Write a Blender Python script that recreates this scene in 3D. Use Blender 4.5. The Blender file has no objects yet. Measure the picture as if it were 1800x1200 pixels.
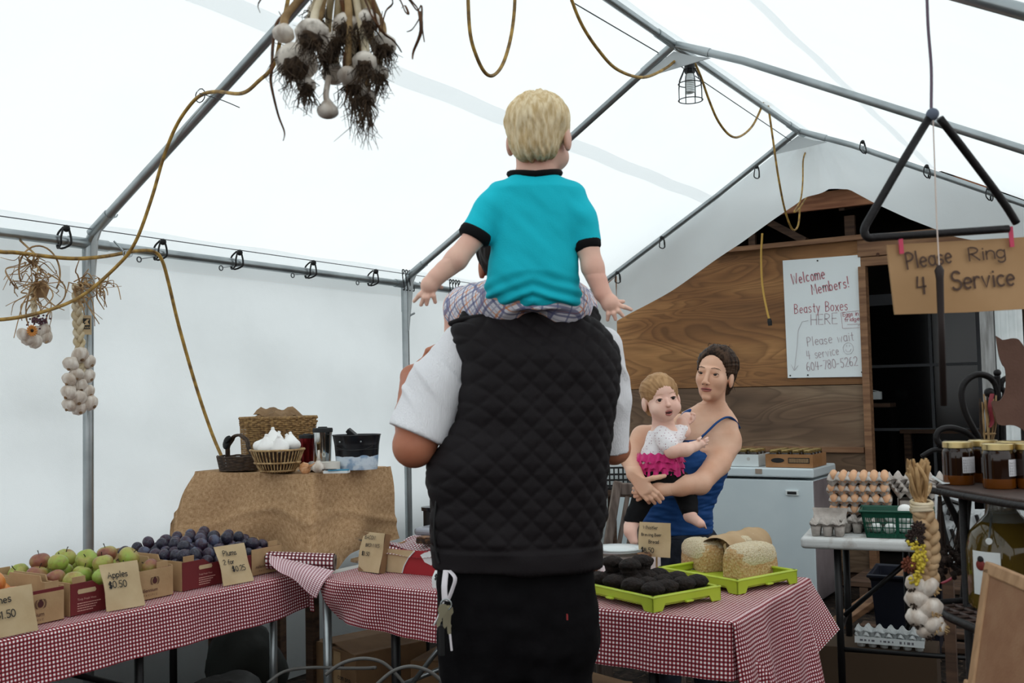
import bpy, math, random
import numpy as np
from mathutils import Vector, Matrix

# ---------------------------------------------------------------- camera, sky, exposure
SC = bpy.context.scene
COL = SC.collection
FPX, CAMH = 1800.0, 1.40
_yaw, _pit, _rol = math.radians(32.1), math.radians(2.95), 0.022
_F0 = np.array([-math.sin(_yaw), math.cos(_yaw), 0.0]); _R0 = np.array([math.cos(_yaw), math.sin(_yaw), 0.0]); _U0 = np.array([0, 0, 1.0])
CF = _F0*math.cos(_pit) + _U0*math.sin(_pit)
_U = _U0*math.cos(_pit) - _F0*math.sin(_pit)
CR = _R0*math.cos(_rol) - _U*math.sin(_rol)
CU = _U*math.cos(_rol) + _R0*math.sin(_rol)
CC = np.array([0, 0, CAMH])
cam = bpy.data.cameras.new('camera'); camo = bpy.data.objects.new('camera', cam); COL.objects.link(camo)
cam.sensor_width = 36.0; cam.lens = 36.0*FPX/1800.0; cam.clip_start = 0.05; cam.clip_end = 200
camo.matrix_world = Matrix(((CR[0], CU[0], -CF[0], 0), (CR[1], CU[1], -CF[1], 0), (CR[2], CU[2], -CF[2], CAMH), (0, 0, 0, 1)))
SC.camera = camo
cam.dof.use_dof = True; cam.dof.focus_distance = 4.6; cam.dof.aperture_fstop = 8.0
SC.view_settings.view_transform = 'Standard'; SC.view_settings.look = 'None'
SC.view_settings.gamma = 1.0; SC.view_settings.use_curve_mapping = False
SC.view_settings.exposure = 0.0
W = bpy.data.worlds.new('overcast_sky'); SC.world = W; W.use_nodes = True
W.node_tree.nodes['Background'].inputs[0].default_value = (0.955, 0.99, 1.0, 1)
W.node_tree.nodes['Background'].inputs[1].default_value = 1.42
try:
    SC.cycles.use_denoising = True
except Exception:
    pass

# ---------------------------------------------------------------- pixel helpers: real planes of the place seen from the camera
def ray(x, y): return CF + CR*((x-900)/FPX) - CU*((y-600)/FPX)
def oz(x, y, z): d = ray(x, y); return CC + d*((z-CAMH)/d[2])
def oy(x, y, Y): d = ray(x, y); return CC + d*(Y/d[1])
def ox(x, y, X): d = ray(x, y); return CC + d*(X/d[0])
def od(x, y, D): return CC + ray(x, y)*D
V = lambda *a: np.array(a, float)
def nrm(a): a = np.asarray(a, float); return a/max(1e-9, np.linalg.norm(a))
PI = math.pi

# ---------------------------------------------------------------- mesh builder
class MB:
    def __init__(s): s.v = []; s.f = []; s.uv = {}; s.n = 0
    def add(s, v, f, uv=None):
        o = s.n; v = np.asarray(v, float).reshape(-1, 3); s.v.append(v); s.n += len(v)
        for i, q in enumerate(f):
            if uv is not None: s.uv[len(s.f)] = uv[i]
            s.f.append(tuple(int(k)+o for k in q))
        return s
    def box(s, c, d, M=None, taper=1.0):
        h = np.array(d)/2.0
        p = np.array([[x*h[0]*(taper if z < 0 else 1), y*h[1]*(taper if z < 0 else 1), z*h[2]] for z in (-1, 1) for y in (-1, 1) for x in (-1, 1)])
        if M is not None: p = p @ np.asarray(M).T
        return s.add(p+np.array(c), [(0, 2, 3, 1), (4, 5, 7, 6), (0, 1, 5, 4), (2, 6, 7, 3), (0, 4, 6, 2), (1, 3, 7, 5)])
    def bar(s, a, b, w, h, up=(0, 0, 1)):
        a = np.array(a, float); b = np.array(b, float); d = b-a; L = np.linalg.norm(d); z = d/L
        x = np.cross(up, z); x = nrm(x) if np.linalg.norm(x) > 1e-6 else V(1, 0, 0); y = np.cross(z, x)
        return s.box((a+b)/2, (w, h, L), np.stack([x, y, z], 1))
    def tube(s, pts, r, n=8, cap=True, closed=False, flat=1.0):
        P = [np.array(p, float) for p in pts]; m = len(P)
        R = [r]*m if np.isscalar(r) else list(r)
        T = []
        for i in range(m):
            if closed: t = P[(i+1) % m]-P[i-1]
            else: t = P[min(i+1, m-1)]-P[max(i-1, 0)]
            T.append(nrm(t) if np.linalg.norm(t) > 1e-9 else V(0, 0, 1))
        u = np.cross(T[0], (0, 0, 1.0)); u = nrm(u) if np.linalg.norm(u) > 1e-3 else V(1, 0, 0)
        vs = []
        for i in range(m):
            u = u-T[i]*np.dot(u, T[i]); u = nrm(u) if np.linalg.norm(u) > 1e-6 else nrm(np.cross(T[i], (0.3, 0.5, 0.8)))
            w = np.cross(T[i], u)
            for k in range(n):
                a = 2*PI*k/n; vs.append(P[i]+R[i]*(u*math.cos(a)+w*math.sin(a)*flat))
        f = []
        for i in range(m if closed else m-1):
            j = (i+1) % m
            for k in range(n): f.append((i*n+k, i*n+(k+1) % n, j*n+(k+1) % n, j*n+k))
        if cap and not closed: f += [tuple(range(n))[::-1], tuple((m-1)*n+k for k in range(n))]
        return s.add(vs, f)
    def lathe(s, prof, n=20, c=(0, 0, 0), M=None, wob=None, cap=True):
        vs = []
        for (r, z) in prof:
            for k in range(n):
                a = 2*PI*k/n; rr = r*(wob(a, z) if wob else 1); vs.append((rr*math.cos(a), rr*math.sin(a), z))
        vs = np.array(vs)
        if M is not None: vs = vs @ np.asarray(M).T
        f = [(i*n+k, i*n+(k+1) % n, (i+1)*n+(k+1) % n, (i+1)*n+k) for i in range(len(prof)-1) for k in range(n)]
        if cap: f += [tuple(range(n))[::-1], tuple((len(prof)-1)*n+k for k in range(n))]
        return s.add(vs+np.array(c), f)
    def ell(s, c, r, n=14, m=9, M=None, fn=None):
        vs = [(0, 0, -1)]
        for i in range(1, m):
            t = -PI/2+PI*i/m
            for k in range(n): vs.append((math.cos(t)*math.cos(2*PI*k/n), math.cos(t)*math.sin(2*PI*k/n), math.sin(t)))
        vs.append((0, 0, 1)); vs = np.array(vs)
        if fn is not None: vs = fn(vs)
        vs = vs*np.array(r)
        if M is not None: vs = vs @ np.asarray(M).T
        f = [(0, 1+(k+1) % n, 1+k) for k in range(n)]
        for i in range(m-2):
            for k in range(n): f.append((1+i*n+k, 1+i*n+(k+1) % n, 1+(i+1)*n+(k+1) % n, 1+(i+1)*n+k))
        L = len(vs)-1; b = 1+(m-2)*n
        f += [(b+k, b+(k+1) % n, L) for k in range(n)]
        return s.add(vs+np.array(c), f)
    def prism(s, poly, t, o, ex, ey):
        ex = nrm(ex); ey = np.array(ey, float); ey = nrm(ey-ex*np.dot(ex, ey)); ez = np.cross(ex, ey); o = np.array(o, float)
        n = len(poly)
        a = [o+ex*p[0]+ey*p[1]-ez*t/2 for p in poly]; b = [q+ez*t for q in a]
        f = [tuple(range(n))[::-1], tuple(range(n, 2*n))]+[(i, (i+1) % n, n+(i+1) % n, n+i) for i in range(n)]
        return s.add(a+b, f)
    def grid(s, fn, nu, nv, uvfn=None, flip=False):
        vs = [fn(i/nu, j/nv) for j in range(nv+1) for i in range(nu+1)]
        f = []; uv = []
        for j in range(nv):
            for i in range(nu):
                q = [(i, j), (i+1, j), (i+1, j+1), (i, j+1)]
                if flip: q = q[::-1]
                f.append([b*(nu+1)+a for a, b in q])
                if uvfn: uv.append([uvfn(a/nu, b/nv) for a, b in q])
        return s.add(vs, f, uv if uvfn else None)
    def verts(s): return np.concatenate(s.v) if s.v else np.zeros((0, 3))

def Rz(a): c, s = math.cos(a), math.sin(a); return np.array([[c, -s, 0], [s, c, 0], [0, 0, 1.0]])
def Rx(a): c, s = math.cos(a), math.sin(a); return np.array([[1.0, 0, 0], [0, c, -s], [0, s, c]])
def Ry(a): c, s = math.cos(a), math.sin(a); return np.array([[c, 0, s], [0, 1.0, 0], [-s, 0, c]])
def align(z, x=(1, 0, 0)):
    z = nrm(z); x = np.array(x, float); x = x-z*np.dot(x, z)
    x = nrm(x) if np.linalg.norm(x) > 1e-4 else nrm(np.cross((0.2, 1, 0.1), z))
    return np.stack([x, np.cross(z, x), z], 1)
def spline(pts, k=8, closed=False):
    P = [np.array(p, float) for p in pts]; n = len(P); out = []
    for i in range(n if closed else n-1):
        g = lambda j: P[j % n] if closed else P[min(max(j, 0), n-1)]
        a, b, c, d = g(i-1), g(i), g(i+1), g(i+2)
        for j in range(k):
            t = j/k
            out.append(0.5*((2*b)+(-a+c)*t+(2*a-5*b+4*c-d)*t*t+(-a+3*b-3*c+d)*t**3))
    if not closed: out.append(P[-1])
    return out

WM = {}                                           # world matrix of every empty, kept here so parts can be built in world coordinates
def tag(o, label=None, cat=None, group=None, kind=None):
    if label: o['label'] = label
    if cat: o['category'] = cat
    if group: o['group'] = group
    if kind: o['kind'] = kind
    return o
def wmat(o):
    m = o.matrix_basis.copy(); p = o.parent
    while p: m = p.matrix_basis @ m; p = p.parent
    return m
def thing(name, label, cat, loc=(0, 0, 0), rz=0.0, group=None, rot=None):
    o = bpy.data.objects.new(name, None); COL.objects.link(o); o.empty_display_size = 0.05
    if rot is not None: o.matrix_basis = Matrix.Translation(Vector([float(x) for x in loc])) @ Matrix([list(map(float, r)) for r in rot]).to_4x4()
    else: o.location = [float(x) for x in loc]; o.rotation_euler = (0, 0, rz)
    return tag(o, label, cat, group)
def obj(name, mb, mat, parent=None, world=False, smooth=False, bevel=0.0, bseg=2, sub=0, auto=None):
    me = bpy.data.meshes.new(name)
    vs = mb.verts(); fs = mb.f; uvd = mb.uv
    if world and parent is not None:
        Mi = np.array(wmat(parent).inverted()); vs = vs @ Mi[:3, :3].T + Mi[:3, 3]
    me.from_pydata([tuple(map(float, p)) for p in vs], [], fs)
    if uvd:
        ul = me.uv_layers.new(name='UVMap')
        for p in me.polygons:
            u = uvd.get(p.index)
            if u:
                for k, li in enumerate(p.loop_indices): ul.data[li].uv = u[k]
    me.materials.append(mat)
    if smooth: me.shade_smooth()
    o = bpy.data.objects.new(name, me); COL.objects.link(o)
    if parent is not None: o.parent = parent
    if bevel > 0:
        m = o.modifiers.new('bevel', 'BEVEL'); m.width = bevel; m.segments = bseg; m.limit_method = 'ANGLE'; m.angle_limit = 0.6
    if sub > 0:
        m = o.modifiers.new('sub', 'SUBSURF'); m.levels = sub; m.render_levels = sub
    if auto is not None:
        me.shade_smooth()
        try: me.set_sharp_from_angle(angle=auto)
        except Exception: pass
    return o
def struct(name, mb, mat, parent=None, **k):
    o = obj(name, mb, mat, parent, **k); o['kind'] = 'structure'; return o
def child_of(p):
    return [c for c in COL.objects if c.parent == p]
KIDS = {}
def dup(root, loc=None, rz=None, label=None, group=None, rot=None, scale=None):
    kids = root.children
    r = root.copy(); COL.objects.link(r)
    if rot is not None: r.matrix_basis = Matrix.Translation(Vector([float(x) for x in loc])) @ Matrix([list(map(float, q)) for q in rot]).to_4x4()
    else:
        if loc is not None: r.location = [float(x) for x in loc]
        if rz is not None: r.rotation_euler = (0, 0, rz)
    if scale is not None: r.scale = (scale,)*3 if np.isscalar(scale) else scale
    if label: r['label'] = label
    if group: r['group'] = group
    for ch in kids:
        c = ch.copy(); COL.objects.link(c); c.parent = r
        for g in ch.children:
            d = g.copy(); COL.objects.link(d); d.parent = c
    return r

# ---------------------------------------------------------------- materials
def _lin(c):
    return tuple(((x/12.92) if x <= 0.04045 else ((x+0.055)/1.055)**2.4) for x in c)
def rgb(h):                                        # '#rrggbb' display colour to linear
    h = h.lstrip('#'); return _lin([int(h[i:i+2], 16)/255 for i in (0, 2, 4)])
def mat(name, col, rough=0.6, metal=0.0, spec=0.5, col2=None, nscale=8.0, ndet=4.0, bump=0.0, bscale=None, coat=0.0, stretch=None, lo=0.35, hi=0.65, alpha=1.0, trans=0.0, ior=1.45, coords='Object', sheen=0.0):
    m = bpy.data.materials.new(name); m.use_nodes = True; nt = m.node_tree; b = nt.nodes['Principled BSDF']
    c = rgb(col) if isinstance(col, str) else col
    b.inputs['Base Color'].default_value = (*c, 1); b.inputs['Roughness'].default_value = rough; b.inputs['Metallic'].default_value = metal
    b.inputs['Specular IOR Level'].default_value = spec; b.inputs['IOR'].default_value = ior
    if coat: b.inputs['Coat Weight'].default_value = coat
    if trans: b.inputs['Transmission Weight'].default_value = trans
    if sheen: b.inputs['Sheen Weight'].default_value = sheen
    tc = nt.nodes.new('ShaderNodeTexCoord'); src = tc.outputs[coords]
    if stretch:
        mp = nt.nodes.new('ShaderNodeMapping'); mp.inputs['Scale'].default_value = stretch; nt.links.new(src, mp.inputs[0]); src = mp.outputs[0]
    if col2:
        n = nt.nodes.new('ShaderNodeTexNoise'); n.inputs['Scale'].default_value = nscale; n.inputs['Detail'].default_value = ndet
        nt.links.new(src, n.inputs['Vector'])
        r = nt.nodes.new('ShaderNodeValToRGB'); r.color_ramp.elements[0].position = lo; r.color_ramp.elements[1].position = hi
        c2 = rgb(col2) if isinstance(col2, str) else col2
        r.color_ramp.elements[0].color = (*c, 1); r.color_ramp.elements[1].color = (*c2, 1)
        nt.links.new(n.outputs[0], r.inputs[0]); nt.links.new(r.outputs[0], b.inputs['Base Color'])
    if bump:
        n2 = nt.nodes.new('ShaderNodeTexNoise'); n2.inputs['Scale'].default_value = bscale or nscale*3; n2.inputs['Detail'].default_value = 4
        nt.links.new(src, n2.inputs['Vector'])
        bp = nt.nodes.new('ShaderNodeBump'); bp.inputs['Strength'].default_value = bump; bp.inputs['Distance'].default_value = 0.01
        nt.links.new(n2.outputs[0], bp.inputs['Height']); nt.links.new(bp.outputs[0], b.inputs['Normal'])
    return m
class N:                                           # tiny node helper
    def __init__(s, m): s.nt = m.node_tree; s.b = s.nt.nodes.get('Principled BSDF')
    def new(s, t, **k):
        n = s.nt.nodes.new(t)
        for a, v in k.items():
            if a.startswith('i_'):
                key = a[2:]; key = int(key) if key.isdigit() else key.replace('_', ' ')
                n.inputs[key].default_value = v
            else: setattr(n, a, v)
        return n
    def ln(s, a, b): s.nt.links.new(a, b)
    def math(s, op, a, b=None, c=None):
        n = s.nt.nodes.new('ShaderNodeMath'); n.operation = op
        for i, q in enumerate((a, b, c)):
            if q is None: continue
            if isinstance(q, (int, float)): n.inputs[i].default_value = q
            else: s.ln(q, n.inputs[i])
        return n.outputs[0]
    def mix(s, f, a, b):
        n = s.nt.nodes.new('ShaderNodeMix'); n.data_type = 'RGBA'
        for k, q in ((0, f), (6, a), (7, b)):
            if isinstance(q, (int, float)): n.inputs[k].default_value = q
            elif isinstance(q, (tuple, list)): n.inputs[k].default_value = (*q, 1) if len(q) == 3 else q
            else: s.ln(q, n.inputs[k])
        return n.outputs[2]
    def ramp(s, f, stops):
        n = s.nt.nodes.new('ShaderNodeValToRGB'); e = n.color_ramp.elements
        while len(e) < len(stops): e.new(0.5)
        for i, (p, c) in enumerate(stops): e[i].position = p; e[i].color = (*(rgb(c) if isinstance(c, str) else c), 1)
        s.ln(f, n.inputs[0]); return n.outputs[0]

def tarp_mat(name, transl, col=(0.9, 0.95, 0.96), wr=0.25, grime=0.0):
    m = bpy.data.materials.new(name); m.use_nodes = True; h = N(m); nt = h.nt
    out = nt.nodes['Material Output']; nt.nodes.remove(h.b)
    tc = h.new('ShaderNodeTexCoord')
    n1 = h.new('ShaderNodeTexNoise', i_Scale=1.3, i_Detail=5.0); h.ln(tc.outputs['Object'], n1.inputs['Vector'])
    n2 = h.new('ShaderNodeTexNoise', i_Scale=260.0, i_Detail=1.0); h.ln(tc.outputs['Object'], n2.inputs['Vector'])
    hgt = h.math('ADD', h.math('MULTIPLY', n1.outputs[0], 1.0), h.math('MULTIPLY', n2.outputs[0], 0.02))
    bp = h.new('ShaderNodeBump', i_Strength=wr, i_Distance=0.05); h.ln(hgt, bp.inputs['Height'])
    n3 = h.new('ShaderNodeTexNoise', i_Scale=2.2, i_Detail=8.0); h.ln(tc.outputs['Object'], n3.inputs['Vector'])
    c = h.mix(h.ramp(n3.outputs[0], [(0.45, (0, 0, 0)), (0.75, (grime, grime, grime))]), col, tuple(x*0.75 for x in col))
    d = h.new('ShaderNodeBsdfDiffuse'); t = h.new('ShaderNodeBsdfTranslucent'); mx = h.new('ShaderNodeMixShader', i_Fac=transl)
    for q in (d, t): h.ln(c, q.inputs['Color']); h.ln(bp.outputs[0], q.inputs['Normal'])
    h.ln(d.outputs[0], mx.inputs[1]); h.ln(t.outputs[0], mx.inputs[2]); h.ln(mx.outputs[0], out.inputs[0])
    return m

def gingham_mat(name, period, dark='#6d1622', white='#f2eeee', mid=None):
    m = bpy.data.materials.new(name); m.use_nodes = True; h = N(m)
    uv = h.new('ShaderNodeUVMap'); sp = h.new('ShaderNodeSeparateXYZ'); h.ln(uv.outputs[0], sp.inputs[0])
    a = h.math('GREATER_THAN', h.math('FRACT', h.math('DIVIDE', sp.outputs[0], period)), 0.5)
    b = h.math('GREATER_THAN', h.math('FRACT', h.math('DIVIDE', sp.outputs[1], period)), 0.5)
    s = h.math('MULTIPLY', h.math('ADD', a, b), 0.5)
    dk, wh = rgb(dark), rgb(white); md = rgb(mid) if mid else tuple(0.72*x+0.28*y for x, y in zip(dk, wh))
    c = h.ramp(s, [(0.0, wh), (0.3, md), (0.8, tuple(x*0.55 for x in dk))])
    c.node.color_ramp.interpolation = 'CONSTANT'
    h.ln(c, h.b.inputs['Base Color']); h.b.inputs['Roughness'].default_value = 0.55; h.b.inputs['Specular IOR Level'].default_value = 0.3
    return m

# ---------------------------------------------------------------- handwriting: single-stroke letters as thin ink ribbons
GL = {}
def _g(ch, w, *st): GL[ch] = (w, [[(float(a), float(b)) for a, b in zip(s[0::2], s[1::2])] for s in st])
def arc(cx, cy, rx, ry, a0, a1, n=10):
    return [q for i in range(n+1) for q in (cx+rx*math.cos(math.radians(a0+(a1-a0)*i/n)), cy+ry*math.sin(math.radians(a0+(a1-a0)*i/n)))]
# cap height 1, x height .6, descender -.3
_g('A', .7, [0, 0, .35, 1, .7, 0], [.13, .38, .57, .38]); _g('B', .6, [0, 0, 0, 1]+arc(.1, .76, .4, .24, 90, -90)+[0, .5]+arc(.15, .25, .42, .25, 90, -90)+[0, 0])
_g('C', .65, arc(.38, .5, .38, .5, 50, 310)); _g('E', .55, [.55, 1, 0, 1, 0, 0, .55, 0], [0, .5, .45, .5]); _g('F', .5, [0, 0, 0, 1, .5, 1], [0, .52, .4, .52])
_g('H', .62, [0, 0, 0, 1], [.62, 0, .62, 1], [0, .5, .62, .5]); _g('I', .3, [.15, 0, .15, 1]); _g('M', .8, [0, 0, .08, 1, .4, .35, .72, 1, .8, 0]); _g('N', .65, [0, 0, 0, 1, .65, 0, .65, 1])
_g('O', .72, arc(.36, .5, .36, .5, 90, 450, 14)); _g('P', .55, [0, 0, 0, 1]+arc(.12, .75, .42, .27, 90, -90)+[0, .46]); _g('R', .6, [0, 0, 0, 1]+arc(.12, .76, .42, .25, 90, -90)+[0, .5, .15, .5, .6, 0])
_g('S', .58, arc(.3, .75, .27, .25, 30, 250)+arc(.29, .25, .29, .26, 70, -150)); _g('W', .95, [0, 1, .2, 0, .47, .8, .72, 0, .95, 1])
_g('a', .5, arc(.25, .3, .25, .3, 40, 330), [.48, .6, .48, .06, .56, 0]); _g('b', .5, [0, 1, 0, 0], arc(.23, .3, .24, .3, 150, -150)); _g('c', .45, arc(.26, .3, .26, .3, 50, 310))
_g('d', .5, [.48, 1, .48, 0], arc(.24, .3, .24, .3, 30, 330)); _g('e', .5, [.03, .3, .48, .34]+arc(.25, .3, .24, .3, 10, 310)); _g('f', .38, arc(.32, .8, .16, .2, 60, 180, 5)+[.16, 0], [0, .58, .34, .58])
_g('g', .5, arc(.24, .3, .24, .3, 40, 330), [.48, .58, .48, -.1]+arc(.26, -.12, .22, .2, 0, -160, 6)); _g('h', .5, [0, 1, 0, 0], [0, .4]+arc(.23, .37, .23, .23, 170, 0, 6)+[.46, 0]); _g('i', .16, [.08, .6, .08, 0], [.08, .8, .09, .84])
_g('l', .16, [.08, 1, .08, 0]); _g('m', .76, [0, .6, 0, 0], [0, .4]+arc(.18, .4, .18, .2, 170, 0, 5)+[.36, 0], [.36, .4]+arc(.55, .4, .19, .2, 170, 0, 5)+[.74, 0]); _g('n', .48, [0, .6, 0, 0], [0, .38]+arc(.23, .37, .22, .23, 170, 0, 6)+[.45, 0])
_g('o', .5, arc(.25, .3, .25, .3, 90, 450)); _g('p', .5, [0, .6, 0, -.32], arc(.23, .3, .25, .3, 150, -150)); _g('r', .38, [0, .6, 0, 0], [0, .38]+arc(.2, .38, .18, .22, 170, 50, 5)); _g('s', .42, arc(.22, .45, .19, .15, 30, 240, 6)+arc(.2, .15, .2, .16, 60, -150, 6))
_g('t', .38, [.17, .9, .17, .06, .34, 0], [0, .6, .36, .6]); _g('u', .48, [0, .6]+arc(.22, .22, .22, .22, 180, 330, 6), [.45, .6, .45, 0]); _g('v', .46, [0, .6, .22, 0, .46, .6]); _g('w', .7, [0, .6, .16, 0, .35, .5, .53, 0, .7, .6]); _g('x', .46, [0, .6, .46, 0], [.46, .6, 0, 0]); _g('y', .48, [0, .6, .24, .05], [.48, .6, .1, -.32])
_g('0', .55, arc(.28, .5, .28, .5, 90, 450, 14)); _g('1', .25, [.0, .8, .14, 1, .14, 0]); _g('2', .52, arc(.26, .73, .25, .27, 160, -20, 7)+[.0, 0, .54, 0]); _g('3', .5, arc(.22, .75, .24, .24, 140, -80, 7)+arc(.22, .26, .27, .26, 80, -140, 7)); _g('4', .55, [.12, 1, .05, .4, .55, .42], [.45, .95, .42, 0])
_g('5', .52, [.5, 1, .1, 1, .06, .55]+arc(.24, .3, .26, .3, 110, -140, 8)); _g('6', .5, arc(.5, .6, .46, .45, 110, 170, 4)+arc(.26, .27, .24, .27, 170, 530, 10)); _g('7', .5, [0, 1, .5, 1, .18, 0]); _g('8', .5, arc(.25, .75, .21, .23, -90, 270, 10)+arc(.25, .26, .25, .26, 90, -270, 10))
_g('$', .55, arc(.28, .7, .25, .2, 30, 250, 7)+arc(.27, .3, .26, .2, 70, -150, 7), [.22, 1.08, .22, -.06], [.34, 1.08, .34, -.06]); _g('.', .16, [.06, .0, .1, .03, .06, .03]); _g('!', .16, [.1, 1, .07, .3], [.07, .0, .08, .05]); _g('-', .4, [.04, .42, .36, .44]); _g(',', .16, [.1, .05, .04, -.14])
def write(mb, text, o, ex, ey, hgt, pen=0.09, jit=0.02, slant=0.0, gap=0.2, seed=1, wide=1.0, lift=0.0006):
    """ink strokes of TEXT on the plane through o (start of the baseline) spanned by ex, ey"""
    rnd = random.Random(seed); ex = nrm(ex); ey = np.array(ey, float); ey = nrm(ey-ex*np.dot(ex, ey)); nz = np.cross(ex, ey); x = 0.0
    o = np.array(o, float)+nz*lift
    for ch in text:
        if ch == ' ': x += 0.45; continue
        w, st = GL.get(ch, GL['o']); jx = rnd.uniform(-jit, jit); jy = rnd.uniform(-jit, jit); sc = 1+rnd.uniform(-jit, jit)*2
        for s in st:
            pts = [((x+(px*sc+jx)*wide+slant*py), py*sc+jy) for px, py in s]
            hw = pen*hgt/2; P = [np.array(p)*hgt for p in pts]; L = []; Rr = []
            for i, p in enumerate(P):
                d = P[min(i+1, len(P)-1)]-P[max(i-1, 0)]; n = np.linalg.norm(d); d = d/n if n > 1e-9 else np.array([1.0, 0])
                if i == 0: p = p-d*hw*0.6
                if i == len(P)-1: p = p+d*hw*0.6
                q = np.array([-d[1], d[0]])*hw; L.append(p+q); Rr.append(p-q)
            vs = [o+ex*a[0]+ey*a[1] for a in Rr]+[o+ex*a[0]+ey*a[1] for a in L]; m = len(P)
            mb.add(vs, [(i, i+1, m+i+1, m+i) for i in range(m-1)])
        x += w*wide+gap
    return x*hgt
def twidth(text, hgt, gap=0.2, wide=1.0):
    return sum(0.45 if c == ' ' else GL.get(c, GL['o'])[0]*wide+gap for c in text)*hgt
def printed(name, text, o, ex, ey, hgt, m, parent, world=True, lift=0.0006, spacing=1.0):
    """flat printed lettering from the built-in font, as a mesh"""
    cu = bpy.data.curves.new('print', 'FONT'); cu.body = text; cu.size = 1.0; cu.space_character = spacing; cu.resolution_u = 3
    t = bpy.data.objects.new('print', cu); COL.objects.link(t)
    dg = bpy.context.evaluated_depsgraph_get(); me = bpy.data.meshes.new_from_object(t.evaluated_get(dg))
    co = np.array([v.co[:] for v in me.vertices]).reshape(-1, 3); fs = [tuple(p.vertices) for p in me.polygons]
    bpy.data.objects.remove(t); bpy.data.curves.remove(cu); bpy.data.meshes.remove(me)
    ex = nrm(ex); ey = np.array(ey, float); ey = nrm(ey-ex*np.dot(ex, ey)); nz = np.cross(ex, ey)
    mb = MB(); mb.add(np.array(o, float)+nz*lift+hgt/0.7*(co[:, :1]*ex+co[:, 1:2]*ey), fs)
    return obj(name, mb, m, parent, world=world)

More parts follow.
